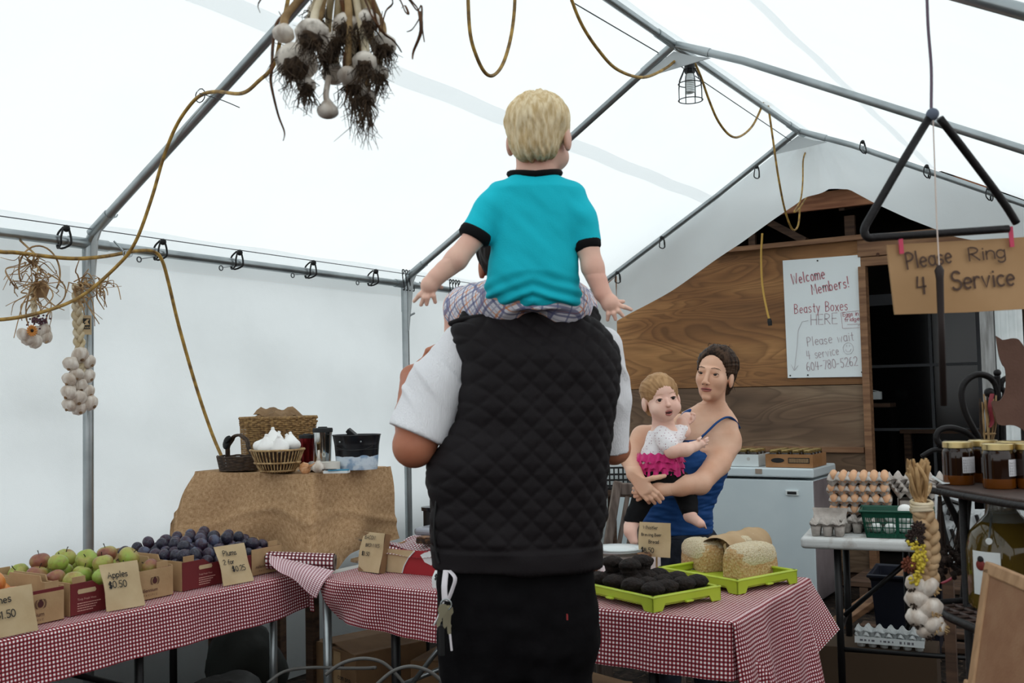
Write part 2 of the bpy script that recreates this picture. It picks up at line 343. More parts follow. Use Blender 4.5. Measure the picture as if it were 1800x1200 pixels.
# ---------------------------------------------------------------- smooth solids: signed distances meshed by surface nets
class Solid:
    def __init__(s): s.p = []
    def cone(s, a, b, ra, rb, k=0.02, t=None, op='u'):
        a = np.array(a, float); b = np.array(b, float)
        def fn(P):
            ab = b-a; L = max(1e-9, ab@ab); h = np.clip(((P-a)@ab)/L, 0, 1)
            return np.linalg.norm(P-a-h[..., None]*ab, axis=-1)-(ra+(rb-ra)*h)
        r = max(ra, rb); s.p.append((fn, np.minimum(a, b)-r, np.maximum(a, b)+r, k, t, op)); return s
    def chain(s, pts, rs, k=0.02, t=None):
        for i in range(len(pts)-1): s.cone(pts[i], pts[i+1], rs[i], rs[i+1], k, t)
        return s
    def ell(s, c, r, M=None, k=0.02, t=None, op='u'):
        c = np.array(c, float); r = np.array(r, float); M = np.eye(3) if M is None else np.asarray(M)
        def fn(P):
            q = (P-c)@M
            k0 = np.linalg.norm(q/r, axis=-1); k1 = np.linalg.norm(q/(r*r), axis=-1)
            return k0*(k0-1)/np.maximum(k1, 1e-6)
        e = np.abs(M)@r; s.p.append((fn, c-e, c+e, k, t, op)); return s
    def halfspace(s, pt, n, k=0.004, t=None):        # keep the side that n points away from
        pt = np.array(pt, float); n = nrm(n)
        s.p.append((lambda P: (P-pt)@n, None, None, k, t, 'i')); return s
    def cut(s, pt, n, c, R, k=0.004, t=None):         # remove what lies beyond a plane, inside a ball only
        pt = np.array(pt, float); n = nrm(n); c = np.array(c, float)
        s.p.append((lambda P: np.maximum(-((P-pt)@n), np.linalg.norm(P-c, axis=-1)-R), c-R, c+R, k, t, 's')); return s
    def func(s, fn, lo, hi, k=0.01, t=None, op='u'): s.p.append((fn, np.array(lo, float), np.array(hi, float), k, t, op)); return s
    def mesh(s, lo, hi, h, tags=None, mb=None, post=None):
        lo = np.array(lo, float); hi = np.array(hi, float); n = np.maximum(4, np.ceil((hi-lo)/h).astype(int)+1)
        ax = [lo[i]+h*np.arange(n[i]) for i in range(3)]
        D = np.full(tuple(n), 0.2)
        for fn, a, b, k, t, op in s.p:
            if t is not None and (tags is None or t not in tags): continue
            if a is None: sl = (slice(0, n[0]), slice(0, n[1]), slice(0, n[2]))
            else:
                i0 = np.clip(np.floor((a-k-2.5*h-lo)/h).astype(int), 0, n-1); i1 = np.clip(np.ceil((b+k+2.5*h-lo)/h).astype(int)+1, 1, n)
                if np.any(i1 <= i0): continue
                sl = tuple(slice(int(i0[i]), int(i1[i])) for i in range(3))
            G = np.stack(np.meshgrid(ax[0][sl[0]], ax[1][sl[1]], ax[2][sl[2]], indexing='ij'), -1)
            e = fn(G); d = D[sl]
            if op == 'u':
                q = np.clip(0.5+0.5*(d-e)/k, 0, 1); D[sl] = d*(1-q)+e*q-k*q*(1-q)
            else:
                if op == 's': e = -e
                q = np.clip(0.5-0.5*(d-e)/k, 0, 1); D[sl] = d*(1-q)+e*q+k*q*(1-q)
        for i in range(3):                            # close the block at its border
            for j in (0, -1):
                ix = [slice(None)]*3; ix[i] = j; D[tuple(ix)] = np.maximum(D[tuple(ix)], h*0.05)
        ins = D < 0
        c = np.zeros(tuple(n-1), int)
        for o in np.ndindex(2, 2, 2): c += ins[o[0]:n[0]-1+o[0], o[1]:n[1]-1+o[1], o[2]:n[2]-1+o[2]]
        act = (c > 0) & (c < 8); I = np.argwhere(act); vid = np.full(act.shape, -1); vid[act] = np.arange(len(I))
        S = np.zeros((len(I), 3)); C = np.zeros(len(I))
        cor = [np.array(o) for o in np.ndindex(2, 2, 2)]
        val = {tuple(o): D[tuple((I+o).T)] for o in cor}
        for o in cor:
            for a in range(3):
                if o[a]: continue
                p = o.copy(); p[a] = 1; v0, v1 = val[tuple(o)], val[tuple(p)]; m = (v0 < 0) != (v1 < 0)
                t = np.where(m, v0/np.where(m, v0-v1, 1), 0); q = np.tile(o.astype(float), (len(I), 1)); q[:, a] += t
                S[m] += q[m]; C[m] += 1
        vs = lo+h*(I+S/np.maximum(C, 1)[:, None])
        F = []
        for a in range(3):
            b, d = (a+1) % 3, (a+2) % 3
            x0 = [slice(None)]*3; x1 = [slice(None)]*3; x0[a] = slice(0, n[a]-1); x1[a] = slice(1, n[a])
            s0, s1 = ins[tuple(x0)], ins[tuple(x1)]; E = np.argwhere(s0 != s1)
            E = E[(E[:, b] > 0) & (E[:, d] > 0) & (E[:, b] < n[b]-1) & (E[:, d] < n[d]-1)]
            if not len(E): continue
            pos = s0[tuple(E.T)]; q = []
            for (u, w) in ((-1, -1), (0, -1), (0, 0), (-1, 0)):
                z = E.copy(); z[:, b] += u; z[:, d] += w; q.append(vid[tuple(z.T)])
            q = np.stack(q, 1); q = np.where(pos[:, None], q, q[:, ::-1]); F.append(q)
        F = np.concatenate(F) if F else np.zeros((0, 4), int)
        F = F[(F >= 0).all(1)]
        if post is not None: vs = post(vs, vnormals(vs, F))
        if tags and len(F):                           # tuck the rim of a fine block under the coarser skin it grows out of
            e = np.minimum(vs-lo, hi-vs).min(1); vs = vs-vnormals(vs, F)*(.0022*np.clip(1-e/.012, 0, 1))[:, None]
        mb = mb or MB(); off = mb.n; mb.v.append(vs); mb.n += len(vs); mb.f.extend(map(tuple, (F+off).tolist()))
        return mb
def vnormals(vs, F):
    nn = np.cross(vs[F[:, 2]]-vs[F[:, 0]], vs[F[:, 3]]-vs[F[:, 1]]); out = np.zeros_like(vs)
    for k in range(4): np.add.at(out, F[:, k], nn)
    return out/np.maximum(1e-12, np.linalg.norm(out, axis=1))[:, None]
def vnoise(p, seed=0):                               # cheap smooth 3-D value noise, -1..1
    p = np.asarray(p, float); i = np.floor(p).astype(int); f = p-i; f = f*f*(3-2*f); r = 0
    for o in np.ndindex(2, 2, 2):
        q = i+np.array(o); hsh = np.sin(q[..., 0]*127.1+q[..., 1]*311.7+q[..., 2]*74.7+seed*53.3)*43758.5453
        w = np.prod(np.where(np.array(o) == 1, f, 1-f), axis=-1); r = r+w*(hsh-np.floor(hsh))
    return r*2-1
# ================================================================ materials of the place
M_ROOF = tarp_mat('roof_tarp', 0.80, grime=0.08)
M_WALL = tarp_mat('wall_tarp', 0.74, wr=0.45, grime=0.25)
M_FLAP = tarp_mat('gable_tarp', 0.42, wr=0.4, grime=0.15)
M_STRIP = tarp_mat('seam_tarp', 0.86, col=(0.91,0.915,0.915), wr=0.1)
M_STEEL = mat('galvanised_steel', '#a9afb1', 0.34, 0.85, col2='#8f9597', nscale=5, bump=0.05)
M_PLATE = mat('steel_plate', '#b4b8b9', 0.5, 0.1)
M_DSTEEL = mat('painted_black_steel', '#1c1b1c', 0.45, 0.3)
M_BLACK = mat('black_rubber', '#121213', 0.6)
M_CORD = mat('yellow_cord', '#b08a3e', 0.55, col2='#6f5227', nscale=30)
M_WIRE = mat('thin_wire', '#56585a', 0.5, 0.5)
M_LUM = mat('fir_lumber', '#8f6a4c', 0.7, col2='#6f4d35', nscale=3, stretch=(1, 6, 14), bump=0.1)
M_DLUM = mat('dark_lumber', '#5a4232', 0.8, col2='#39281d', nscale=3, stretch=(1, 6, 14))
M_WHITE = mat('white_paint', '#e6eaea', 0.5, col2='#d2d8d8', nscale=5)
M_GREYB = mat('weathered_board', '#a9a9a8', 0.8, col2='#7c7a78', nscale=4, stretch=(8, 8, 1), bump=0.2)
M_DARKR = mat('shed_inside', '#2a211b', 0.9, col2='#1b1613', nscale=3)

def plywood_mat(name, light, mid, dark, seed):
    m = mat(name, mid, 0.6, spec=0.3); h = N(m)
    tc = h.new('ShaderNodeTexCoord'); mp = h.new('ShaderNodeMapping'); mp.inputs['Location'].default_value = (seed, seed*0.7, seed*1.3); mp.inputs['Scale'].default_value = (0.55, 1, 2.6)
    h.ln(tc.outputs['Object'], mp.inputs[0])
    n1 = h.new('ShaderNodeTexNoise', i_Scale=1.5, i_Detail=1.6, i_Distortion=0.9); h.ln(mp.outputs[0], n1.inputs['Vector'])
    # contour lines of a smooth field read as rotary-cut grain
    ring = h.math('FRACT', h.math('MULTIPLY', n1.outputs[0], 17.0))
    ring2 = h.math('SMOOTH_MIN', ring, h.math('MULTIPLY', h.math('SUBTRACT', 1.0, ring), 4.0), 0.1)
    big = h.new('ShaderNodeTexNoise', i_Scale=1.1, i_Detail=3.0); h.ln(mp.outputs[0], big.inputs['Vector'])
    fine = h.new('ShaderNodeTexNoise', i_Scale=9.0, i_Detail=6.0); mp2 = h.new('ShaderNodeMapping'); mp2.inputs['Scale'].default_value = (1, 1, 14); h.ln(tc.outputs['Object'], mp2.inputs[0]); h.ln(mp2.outputs[0], fine.inputs['Vector'])
    base = h.ramp(big.outputs[0], [(0.3, dark), (0.5, mid), (0.72, light)])
    f1 = h.math('MULTIPLY', h.math('POWER', h.math('SUBTRACT', 1.0, ring2), 2.0), 0.5)
    c = h.mix(f1, base, tuple(x*0.45 for x in rgb(dark)))
    f2 = h.math('MULTIPLY', h.math('SUBTRACT', fine.outputs[0], 0.3), 0.8)
    c = h.mix(f2, c, rgb(dark))
    vo = h.new('ShaderNodeTexVoronoi', i_Scale=2.3); mp3 = h.new('ShaderNodeMapping'); mp3.inputs['Scale'].default_value = (1, 0.01, 1.5); mp3.inputs['Location'].default_value = (seed*2.1, 0, seed); h.ln(tc.outputs['Object'], mp3.inputs[0]); h.ln(mp3.outputs[0], vo.inputs['Vector'])
    kn = h.ramp(vo.outputs['Distance'], [(0.0, (1, 1, 1)), (0.055, (0.75, 0.75, 0.75)), (0.085, (0, 0, 0))])
    c = h.mix(kn, c, rgb('#2c1a10'))
    h.ln(c, h.b.inputs['Base Color'])
    return m
M_PLY = plywood_mat('plywood_upper', '#c89560', '#976a42', '#6c4b31', 3.1)
M_PLY2 = plywood_mat('plywood_lower', '#9c866e', '#78604c', '#564335', 7.7)

def soil_mat():
    m = mat('wood_chip_soil', '#2c2420', 0.95, spec=0.2, bump=0.9, bscale=60); h = N(m)
    tc = h.new('ShaderNodeTexCoord')
    n = h.new('ShaderNodeTexNoise', i_Scale=24.0, i_Detail=8.0); h.ln(tc.outputs['Object'], n.inputs['Vector'])
    v = h.new('ShaderNodeTexVoronoi', i_Scale=55.0); h.ln(tc.outputs['Object'], v.inputs['Vector'])
    c = h.ramp(n.outputs[0], [(0.35, '#15110f'), (0.55, '#2b231e'), (0.75, '#4a3c30')])
    c = h.mix(h.ramp(v.outputs['Distance'], [(0.0, (0.5, 0.5, 0.5)), (0.18, (0, 0, 0))]), c, rgb('#6a5947'))
    h.ln(c, h.b.inputs['Base Color'])
    return m
# ---------------------------------------------------------------- floor
mb = MB(); rs = np.random.RandomState(4)
def fl(u, v):
    x = -6+10*u; y = -3+13*v
    return (x, y, -0.012+0.008*math.sin(x*3.1+y*1.7)*math.sin(y*2.3-x))
mb.grid(fl, 60, 78)
floor = struct('floor', mb, soil_mat(), smooth=True)
# loose wood chips on the soil
chips = MB()
for i in range(1500):
    x, y = rs.uniform(-2.4, 0.1), rs.uniform(2.4, 6.2)
    if i % 3 == 0: x, y = rs.uniform(-3.5, -0.6), rs.uniform(2.2, 4.4)
    chips.box((x, y, 0.004+0.003*rs.rand()), (0.012+0.03*rs.rand(), 0.005+0.008*rs.rand(), 0.004), Rz(rs.rand()*6)@Rx(rs.normal()*0.3)@Ry(rs.normal()*0.25))
tag(obj('wood_chips', chips, mat('wood_chip', '#5b4a3b', 0.9, col2='#2e251e', nscale=40)), 'dark wood chips strewn over the soil floor', 'mulch', kind='stuff')
mb = MB(); mb.box((0, 10, -0.2), (60, 60, 0.2))
blocker = MB()  # unseen bank outside the left wall, added to stop light through its lower part
def bk_(u, v):
    y = -3+11.5*u; a = PI*v; return (-4.45+.64*math.cos(PI-a), y, .84*max(0, math.sin(a))**.22+.03*math.sin(y*4+a*3))
blocker.grid(bk_, 40, 12)
struct('light_blocker_left', blocker, mat('blocker_brown', '#2f2b22', .95, col2='#242016', nscale=6), smooth=True)
struct('ground', mb, mat('outside_ground', '#4d4a3f', 0.95, col2='#3c3d30', nscale=2))

# ---------------------------------------------------------------- tent skin
TX, RX, RZ = -3.72, -1.95, 3.16
def roof_z(x):
    return float(np.interp(x, [-3.80, -2.53, RX, -1.6, -0.42, 0.0], [2.06, 2.805, RZ, 3.02, 2.415, 2.19]))
def tent_sheet(xa, xb, ya, yb, nu, nv, dz=0.0, sag=0.003):
    def f(u, v):
        x = xa+(xb-xa)*u; y = ya+(yb-ya)*v
        return (x, y, roof_z(x)+dz-sag*abs(math.sin((y-2.6)/2.08*PI))*(0.3+0.7*math.sin(PI*min(1, max(0, (x+3.8)/3.8))))+0.004*math.sin(y*9+x*5))
    return MB().grid(f, nu, nv)
mb = tent_sheet(-3.80, 0.0, -1.2, 6.98, 48, 60)
ceiling = struct('ceiling', mb, M_ROOF, smooth=True)
for xa, xb in ((-2.66, -2.585), (-1.18, -1.12), (-3.78, -3.66), (RX-0.035, RX+0.035)):
    struct('seam_strip', tent_sheet(xa, xb, -1.2, 6.97, 3, 60, dz=-0.006), M_STRIP, ceiling, smooth=True)
def wl(u, v):
    y = -1.2+8.16*u; z = 0.0+2.075*v
    w = 0.010*math.sin(y*5.3+z*2)+0.006*math.sin(z*11+y*3)+0.012*math.exp(-((z-1.15+0.2*math.sin(y*2))/0.05)**2)*0.4
    w += 0.006*math.exp(-((y-3.05)/0.012)**2)+0.006*math.exp(-((y-3.75)/0.012)**2)
    return (TX-0.03+w, y, z)
wall_left = struct('wall_left', MB().grid(wl, 150, 50), M_WALL, smooth=True)
struct('seam_strip', MB().grid(lambda u, v: (TX+0.0, 1.2+5.7*u, 1.985+0.06*v), 30, 1), M_STRIP, wall_left)
struct('patch_strip', MB().grid(lambda u, v: (TX-0.003, 1.2+1.36*u, 1.74+0.22*v), 12, 3), M_STRIP, wall_left)
# end wall: a strip at the left and the gable flap with its cut-out edge
YE = 6.90
edge_px = [(1085, 566), (1130, 540), (1180, 510), (1240, 471), (1300, 430), (1345, 396), (1385, 366), (1415, 349), (1442, 339), (1458, 333), (1493, 333), (1517, 346), (1537, 357), (1563, 369), (1600, 386), (1637, 400), (1680, 416), (1720, 424), (1800, 422)]
EP = [oy(x, y, YE) for x, y in edge_px]; EX = [p[0] for p in EP]; EZ = [p[2] for p in EP]
xl = EX[0]
def strip(u, v):
    x = TX-0.02+(xl-TX+0.02)*u; z = (roof_z(x)-0.04)*v
    return (x, YE+0.012*math.sin(x*30)+0.006*math.sin(z*7), z)
wall_end = struct('wall_end', MB().grid(strip, 12, 30), M_FLAP, smooth=True)
def flap(u, v):
    x = xl+(0.0-xl)*u; zb = float(np.interp(x, EX, EZ)); zt = roof_z(x)-0.015; z = zb+(max(zt, zb+0.02)-zb)*v
    pk = math.exp(-((x-RX-0.15)/0.45)**2)
    w = 0.02*math.sin(x*6+z*3)*(1-v)+0.022*pk*math.sin(math.atan2(x-RX-0.05, 3.2-z)*16)*(1-v)**0.4+0.01*math.sin(x*14-z*9)*(1-v)
    return (x, YE+0.015+w-0.02*(1-v), z)
struct('gable_flap', MB().grid(flap, 140, 14), M_FLAP, wall_end, smooth=True)

# unseen low board walls right and behind camera, added to block low side light
light_blocker_right = struct('light_blocker_right', MB().box((1.75, 2.2, .6), (.06, 9.0, 1.2)), M_DARKR)
for k in range(22): struct('plank', MB().box((1.71, -2.1+.41*k, .6), (.03, .40, 1.2)), M_DLUM, light_blocker_right)
light_blocker_front = struct('light_blocker_front', MB().box((-1.0, -2.0, .5), (6.0, .06, 1.0)), M_DARKR)
for k in range(14): struct('plank', MB().box((-3.8+.42*k, -1.96, .5), (.41, .03, 1.0)), M_DLUM, light_blocker_front)
# ---------------------------------------------------------------- tent frame: one welded and sleeved frame of galvanised tube
tf = thing('tent_frame', 'galvanised steel tube frame holding up the white canopy', 'frame', (-3.66, 2.6, 0))
FA = [2.60, 4.68, 6.76]; PX = -3.66; RAILZ = 2.05
def fpart(name, mb, m=M_STEEL): return obj(name, mb, m, tf, world=True, auto=0.8)
rr = 0.0195
fpart('eave_rail', MB().tube([(PX, -1.1, RAILZ), (PX, 6.9, RAILZ)], rr, 14))
fpart('eave_rail', MB().tube([(-0.12, -1.1, 2.18), (-0.12, 6.9, 2.18)], rr, 14))
fpart('ridge_pole', MB().tube([(RX, -1.1, RZ-0.045), (RX, 6.78, RZ-0.045)], rr*0.95, 14))
for y in FA:
    fpart('post', MB().tube([(PX, y, 0), (PX, y, RAILZ)], 0.021, 14))
    fpart('post', MB().tube([(-0.12, y, 0), (-0.12, y, 2.18)], 0.021, 14))
    L = [(PX, y, RAILZ+0.0), (PX+0.04, y, RAILZ+0.05), (-2.53, y, 2.748), (RX, y, RZ-0.045)]
    R = [(RX, y, RZ-0.045), (-1.60, y, 2.965), (-0.42, y, 2.362), (-0.12, y, 2.20)]
    fpart('rafter', MB().tube(L, 0.019, 14)); fpart('rafter', MB().tube(R, 0.019, 14))
    fpart('coupler', MB().tube([(PX, y-0.09, RAILZ), (PX, y+0.09, RAILZ)], 0.0235, 14))
    a, b = np.array(L[1]), np.array(L[2]); d = nrm(b-a)
    fpart('coupler', MB().tube([a-d*0.02, a+d*0.11], 0.0225, 14))
    fpart('coupler', MB().tube([(PX, y, RAILZ-0.16), (PX, y, RAILZ+0.02)], 0.0235, 14))
    c = np.array(L[3]); dl = nrm(np.array(L[2])-c); dr = nrm(np.array(R[1])-c)
    fpart('coupler', MB().tube([c+dl*0.2, c, c+dr*0.2], 0.0225, 14))
    fpart('coupler', MB().tube([c+V(0, -0.2, 0), c+V(0, 0.12 if y > 6 else 0.2, 0)], 0.022, 14))
    obj('gusset_plate', mat=M_PLATE, parent=tf, world=True, mb=MB().prism([(0.0, -0.26), (0.012, -0.26), (0.05, 0.02), (0.085, 0.085), (0.02, 0.03), (0.0, 0.0)], 0.008, (PX+0.012, y, RAILZ-0.01), (1, 0, 0), (0, 0, 1)))
    obj('gusset_plate', mat=M_PLATE, parent=tf, world=True, mb=MB().prism([(-0.2, -0.135), (0.19, -0.10), (0.1, -0.075), (0, -0.03), (-0.1, -0.085)], 0.006, (RX, y, RZ-0.05), (1, 0, 0), (0, 0, 1)))
# eye bolts and hooks at the joints
for y in FA[:2]:
    e = MB(); e.tube([(PX+0.03, y+0.10, RAILZ+0.02), (PX+0.06, y+0.12, RAILZ-0.02)], 0.004, 6)
    cc = V(PX+0.065, y+0.125, RAILZ-0.035); e.tube([cc+V(0.002*k, 0.014*math.cos(k*PI/4), 0.014*math.sin(k*PI/4)) for k in range(17)], 0.003, 6)
    fpart('eye_bolt', e)
    e = MB(); cc = V(PX+0.11, y+0.02, RAILZ+0.11); e.tube([cc+V(0.002*k, 0.014*math.cos(k*PI/4), 0.014*math.sin(k*PI/4)) for k in range(17)], 0.003, 6); e.tube([cc+V(-0.02, 0, 0.01), cc+V(0, 0.014, 0)], 0.003, 6)
    fpart('eye_bolt', e)
    fpart('thumb_screw', MB().tube([(PX+0.015, y, RAILZ-0.19), (PX+0.06, y+0.01, RAILZ-0.17)], 0.006, 8))
# ball bungees: a black ball and a loop of shock cord
def bungee(p, ax, group, label, s=1.0, toggle=True):
    t = thing('ball_bungee', label, 'tie', p, group=group)
    ax = nrm(ax); z = V(0, 0, 1); w = nrm(np.cross(ax, z))
    m = MB(); m.ell(V(0, 0, 0.045*s)+w*0.032*s, (0.0145*s,)*3, 12, 8)
    obj('ball', m, M_BLACK, t, smooth=True)
    m = MB()
    for q in (-1, 1):
        m.tube(spline([V(0, 0, 0.045*s)+w*0.03*s+ax*0.012*q, V(0, 0, 0.01*s)+w*0.03*s+ax*0.022*q*s, -z*0.018*s+w*0.026*s+ax*0.02*q, -z*0.028*s-w*0.02*s+ax*0.004*q, z*0.025*s-w*0.026*s, z*0.052*s+w*0.012*s], 4), 0.0042*s, 6)
    obj('cord_loop', m, M_BLACK, t, smooth=True)
    return t
def ybung(px, py): return ox(px, py, PX)[1]
for (px, py), lb in zip(((108, 420), (278, 436), (413, 454), (543, 470), (653, 485)), ('just left of the near post', 'beside the crossing cords', 'third from the near end', 'fourth from the near end', 'last before the middle post')):
    y = ybung(px, py); bungee((PX, y, RAILZ), (0, 1, 0), 'ball bungees along the left eave rail', 'black ball bungee looped round the left rail, '+lb)
for (px, py), lb in zip(((1090, 490), (1168, 429), (1334, 306)), ('lowest', 'middle', 'highest')):
    p = oy(px, py, 6.76); bungee((p[0], 6.74, p[2]), (1, 0, 0.6), 'ball bungees on the far gable rafter', f'small black ball bungee on the left slope of the far rafter, {lb} one', 0.9)
for (px, py), lb in zip(((1520, 263), (1632, 306), (1741, 345)), ('highest', 'middle', 'lowest')):
    p = oy(px, py, 6.76); bungee((p[0], 6.74, p[2]), (1, 0, -0.5), 'ball bungees on the far gable rafter', f'small black ball bungee on the right slope of the far rafter, {lb} one', 0.9)
# wire rings hanging below the rail
for (px, py), lb in zip(((244, 456), (388, 471), (514, 484), (628, 497), (790, 517)), ('first from the near post', 'second from the near post', 'third from the near post', 'fourth from the near post', 'beyond the middle post')):
    p = ox(px, py, -3.62); m = MB(); m.tube([p+V(0.002, 0.011*math.cos(k*PI/5), 0.011*math.sin(k*PI/5)) for k in range(10)], 0.0028, 6, closed=True)
    m.tube([p+V(0, 0.01, 0.004), V(PX+0.012, p[1]+0.15, RAILZ-0.012)], 0.0016, 5)
    tag(obj('wire_hook', m, M_WIRE), 'small wire ring hook under the left rail, '+lb, 'hook', 'wire ring hooks along the left rail')
# steel guy wires
tag(obj('guy_wire', MB().tube([(PX+0.05, -0.5, RAILZ+0.055), (PX+0.05, 6.7, RAILZ+0.05)], 0.0022, 5), M_WIRE), 'thin wire stretched just above the left eave rail', 'wire')
tag(obj('guy_wire', MB().tube([ox(1003, 2, -2.05), ox(1190, 112, -2.03), ox(1400, 254, -2.0)], 0.003, 5), M_WIRE), 'thin wire running beside the ridge through the lamp hooks', 'wire')
tag(obj('guy_wire', MB().tube([(RX+0.03, 2.5, RZ-0.085), (RX+0.03, 6.72, RZ-0.085)], 0.0022, 5), M_WIRE), 'thin wire hugging the underside of the ridge pole', 'wire')
# short hooks (S-hooks) by the second post and at the ends of the rail
def shook(p, label, grp=None):
    m = MB()
    for k in range(4):
        o = V(0, 0.03*k-0.045, 0)
        m.tube(spline([p+o+V(0.01, 0.006, 0.03), p+o+V(0.012, 0.014, 0.05), p+o+V(0.012, -0.004, 0.052), p+o+V(0.012, 0.0, 0), p+o+V(0.012, 0.014, -0.055), p+o+V(0.012, 0.0, -0.06)], 4), 0.0035, 6)
    return tag(obj('wire_hooks', m, M_DSTEEL), label, 'hook', grp)
shook(ox(714, 492, -3.63), 'cluster of dark wire S hooks on the rail at the middle post')
shook(ox(796, 508, -3.63), 'dark wire S hooks on the rail just above the outstretched small hand')
shook(ox(1022, 545, -3.6), 'tangle of dark wire hooks at the far end of the left rail')

# ---------------------------------------------------------------- shed behind: plywood wall, door opening, dark inside
YS = 7.40
XL, XD0, XD1 = -3.75, -1.70, -0.975
mb = MB(); mb.box(((XL+XD0)/2, YS+0.06, 1.22), (XD0-XL, 0.06, 2.44)); wall_back = struct('wall_back', mb, M_DLUM)
def sheet(x0, x1, z0, z1, m, y=YS): return struct('plywood_sheet', MB().box(((x0+x1)/2, y+0.012, (z0+z1)/2), (x1-x0, 0.018, z1-z0)), m, wall_back, bevel=0.002)
sheet(XL, XD0-0.035, 1.418, 2.43, M_PLY); sheet(XL, XD0-0.035, 0.1, 1.413, M_PLY2)
struct('trim_1', MB().box(((XL+XD0)/2, YS-0.01, 2.447), (XD0-XL+0.02, 0.09, 0.036)), M_LUM, bevel=0.003)
struct('trim_2', MB().box(((XL+XD0-0.035)/2, YS-0.012, 0.957), (XD0-XL-0.06, 0.03, 0.04)), M_LUM, bevel=0.003)
mb = MB(); mb.box(((XD0+XD1)/2-0.01, YS-0.005, 2.385), (XD1-XD0+0.06, 0.04, 0.15)); mb.box(((XD0+XD1)/2-0.01, YS+0.005, 2.275), (XD1-XD0+0.06, 0.04, 0.065))
t3 = struct('trim_3', mb, M_LUM, bevel=0.004)
kn = MB()
kn.tube([oy(1543, 447, YS-0.03), oy(1543, 447, YS-0.024)], 0.012, 10)
struct('knot', kn, mat('wood_knot', '#4a2a16', 0.7), t3)
d1 = struct('door_1', MB().box((XD0-0.012, YS, 1.12), (0.05, 0.09, 2.24)), M_LUM, bevel=0.003)
struct('jamb', MB().box((XD1+0.045, YS, 1.2), (0.085, 0.05, 2.4)), M_GREYB, d1, bevel=0.003)
struct('jamb', MB().box((XD1+0.175, YS+0.01, 1.25), (0.165, 0.05, 2.5)), M_WHITE, d1, bevel=0.003)
for k in range(3): struct('bead', MB().box((XD1+0.12+0.05*k, YS-0.018, 1.25), (0.012, 0.012, 2.5)), M_WHITE, d1)
struct('wall_back_2', MB().box((XD1+0.72, YS+0.03, 1.25), (0.92, 0.04, 2.5)), M_DLUM)
for k in range(5): struct('plank', MB().box((XD1+0.36+0.19*k, YS, 1.25), (0.18, 0.03, 2.5)), M_LUM, bpy.data.objects['wall_back_2'], bevel=0.004)
# roof edge of the shed: fascia, rafters and deck in the dark
struct('trim_4', MB().box((-1.75, 7.28, 2.72), (3.3, 0.03, 0.125)), mat('fascia_board', '#9c6a4a', 0.75, col2='#7c4d34', nscale=4, stretch=(1, 4, 10)), bevel=0.003)
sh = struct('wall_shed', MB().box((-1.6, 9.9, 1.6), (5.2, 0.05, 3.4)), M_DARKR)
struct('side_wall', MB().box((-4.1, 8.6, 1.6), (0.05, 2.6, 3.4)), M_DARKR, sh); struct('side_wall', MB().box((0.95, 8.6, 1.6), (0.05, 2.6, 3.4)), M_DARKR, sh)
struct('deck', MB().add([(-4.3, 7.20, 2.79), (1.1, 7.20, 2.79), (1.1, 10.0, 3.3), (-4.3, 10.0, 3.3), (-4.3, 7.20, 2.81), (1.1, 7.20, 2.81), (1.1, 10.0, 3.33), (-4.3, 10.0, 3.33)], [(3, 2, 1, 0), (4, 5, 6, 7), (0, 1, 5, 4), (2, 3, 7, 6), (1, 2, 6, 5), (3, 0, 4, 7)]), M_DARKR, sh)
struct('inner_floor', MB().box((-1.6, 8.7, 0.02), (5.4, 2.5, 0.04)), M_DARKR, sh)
for x in (-2.95, -2.38, -1.82, -1.24, -0.66): struct('rafter', MB().bar((x, 7.3, 2.70), (x, 9.8, 3.16), 0.04, 0.12), M_DLUM, sh)
struct('brace', MB().bar((-2.42, 7.42, 2.66), (-2.12, 7.45, 2.47), 0.05, 0.09, up=(0, 1, 0)), M_DLUM, sh)
struct('brace', MB().bar((-1.80, 7.45, 2.46), (-1.80, 7.45, 2.62), 0.07, 0.04), M_DLUM, sh)
struct('brace', MB().bar((-2.52, 7.45, 2.46), (-2.52, 7.45, 2.60), 0.05, 0.04), M_DLUM, sh)
# glazed inner door standing in the dark
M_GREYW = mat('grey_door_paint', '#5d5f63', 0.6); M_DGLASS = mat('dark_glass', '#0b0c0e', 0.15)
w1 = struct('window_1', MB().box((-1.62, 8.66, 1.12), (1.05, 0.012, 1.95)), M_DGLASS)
for x in (-2.14, -1.12): struct('window_frame', MB().box((x, 8.65, 1.12), (0.09, 0.05, 2.05)), M_GREYW, w1)
for z in (2.1, 0.15): struct('window_frame', MB().box((-1.62, 8.65, z), (0.95, 0.05, 0.09)), M_GREYW, w1)
for x in (-1.50,): struct('muntin', MB().box((x, 8.64, 1.12), (0.022, 0.03, 1.9)), M_GREYW, w1)
for z in (1.56, 1.05, 0.6): struct('muntin', MB().box((-1.62, 8.64, z), (0.95, 0.028, 0.022)), M_GREYW, w1)
struct('post_1', MB().box((-0.93, 8.3, 1.75), (0.07, 0.06, 1.2)), M_DLUM, sh)

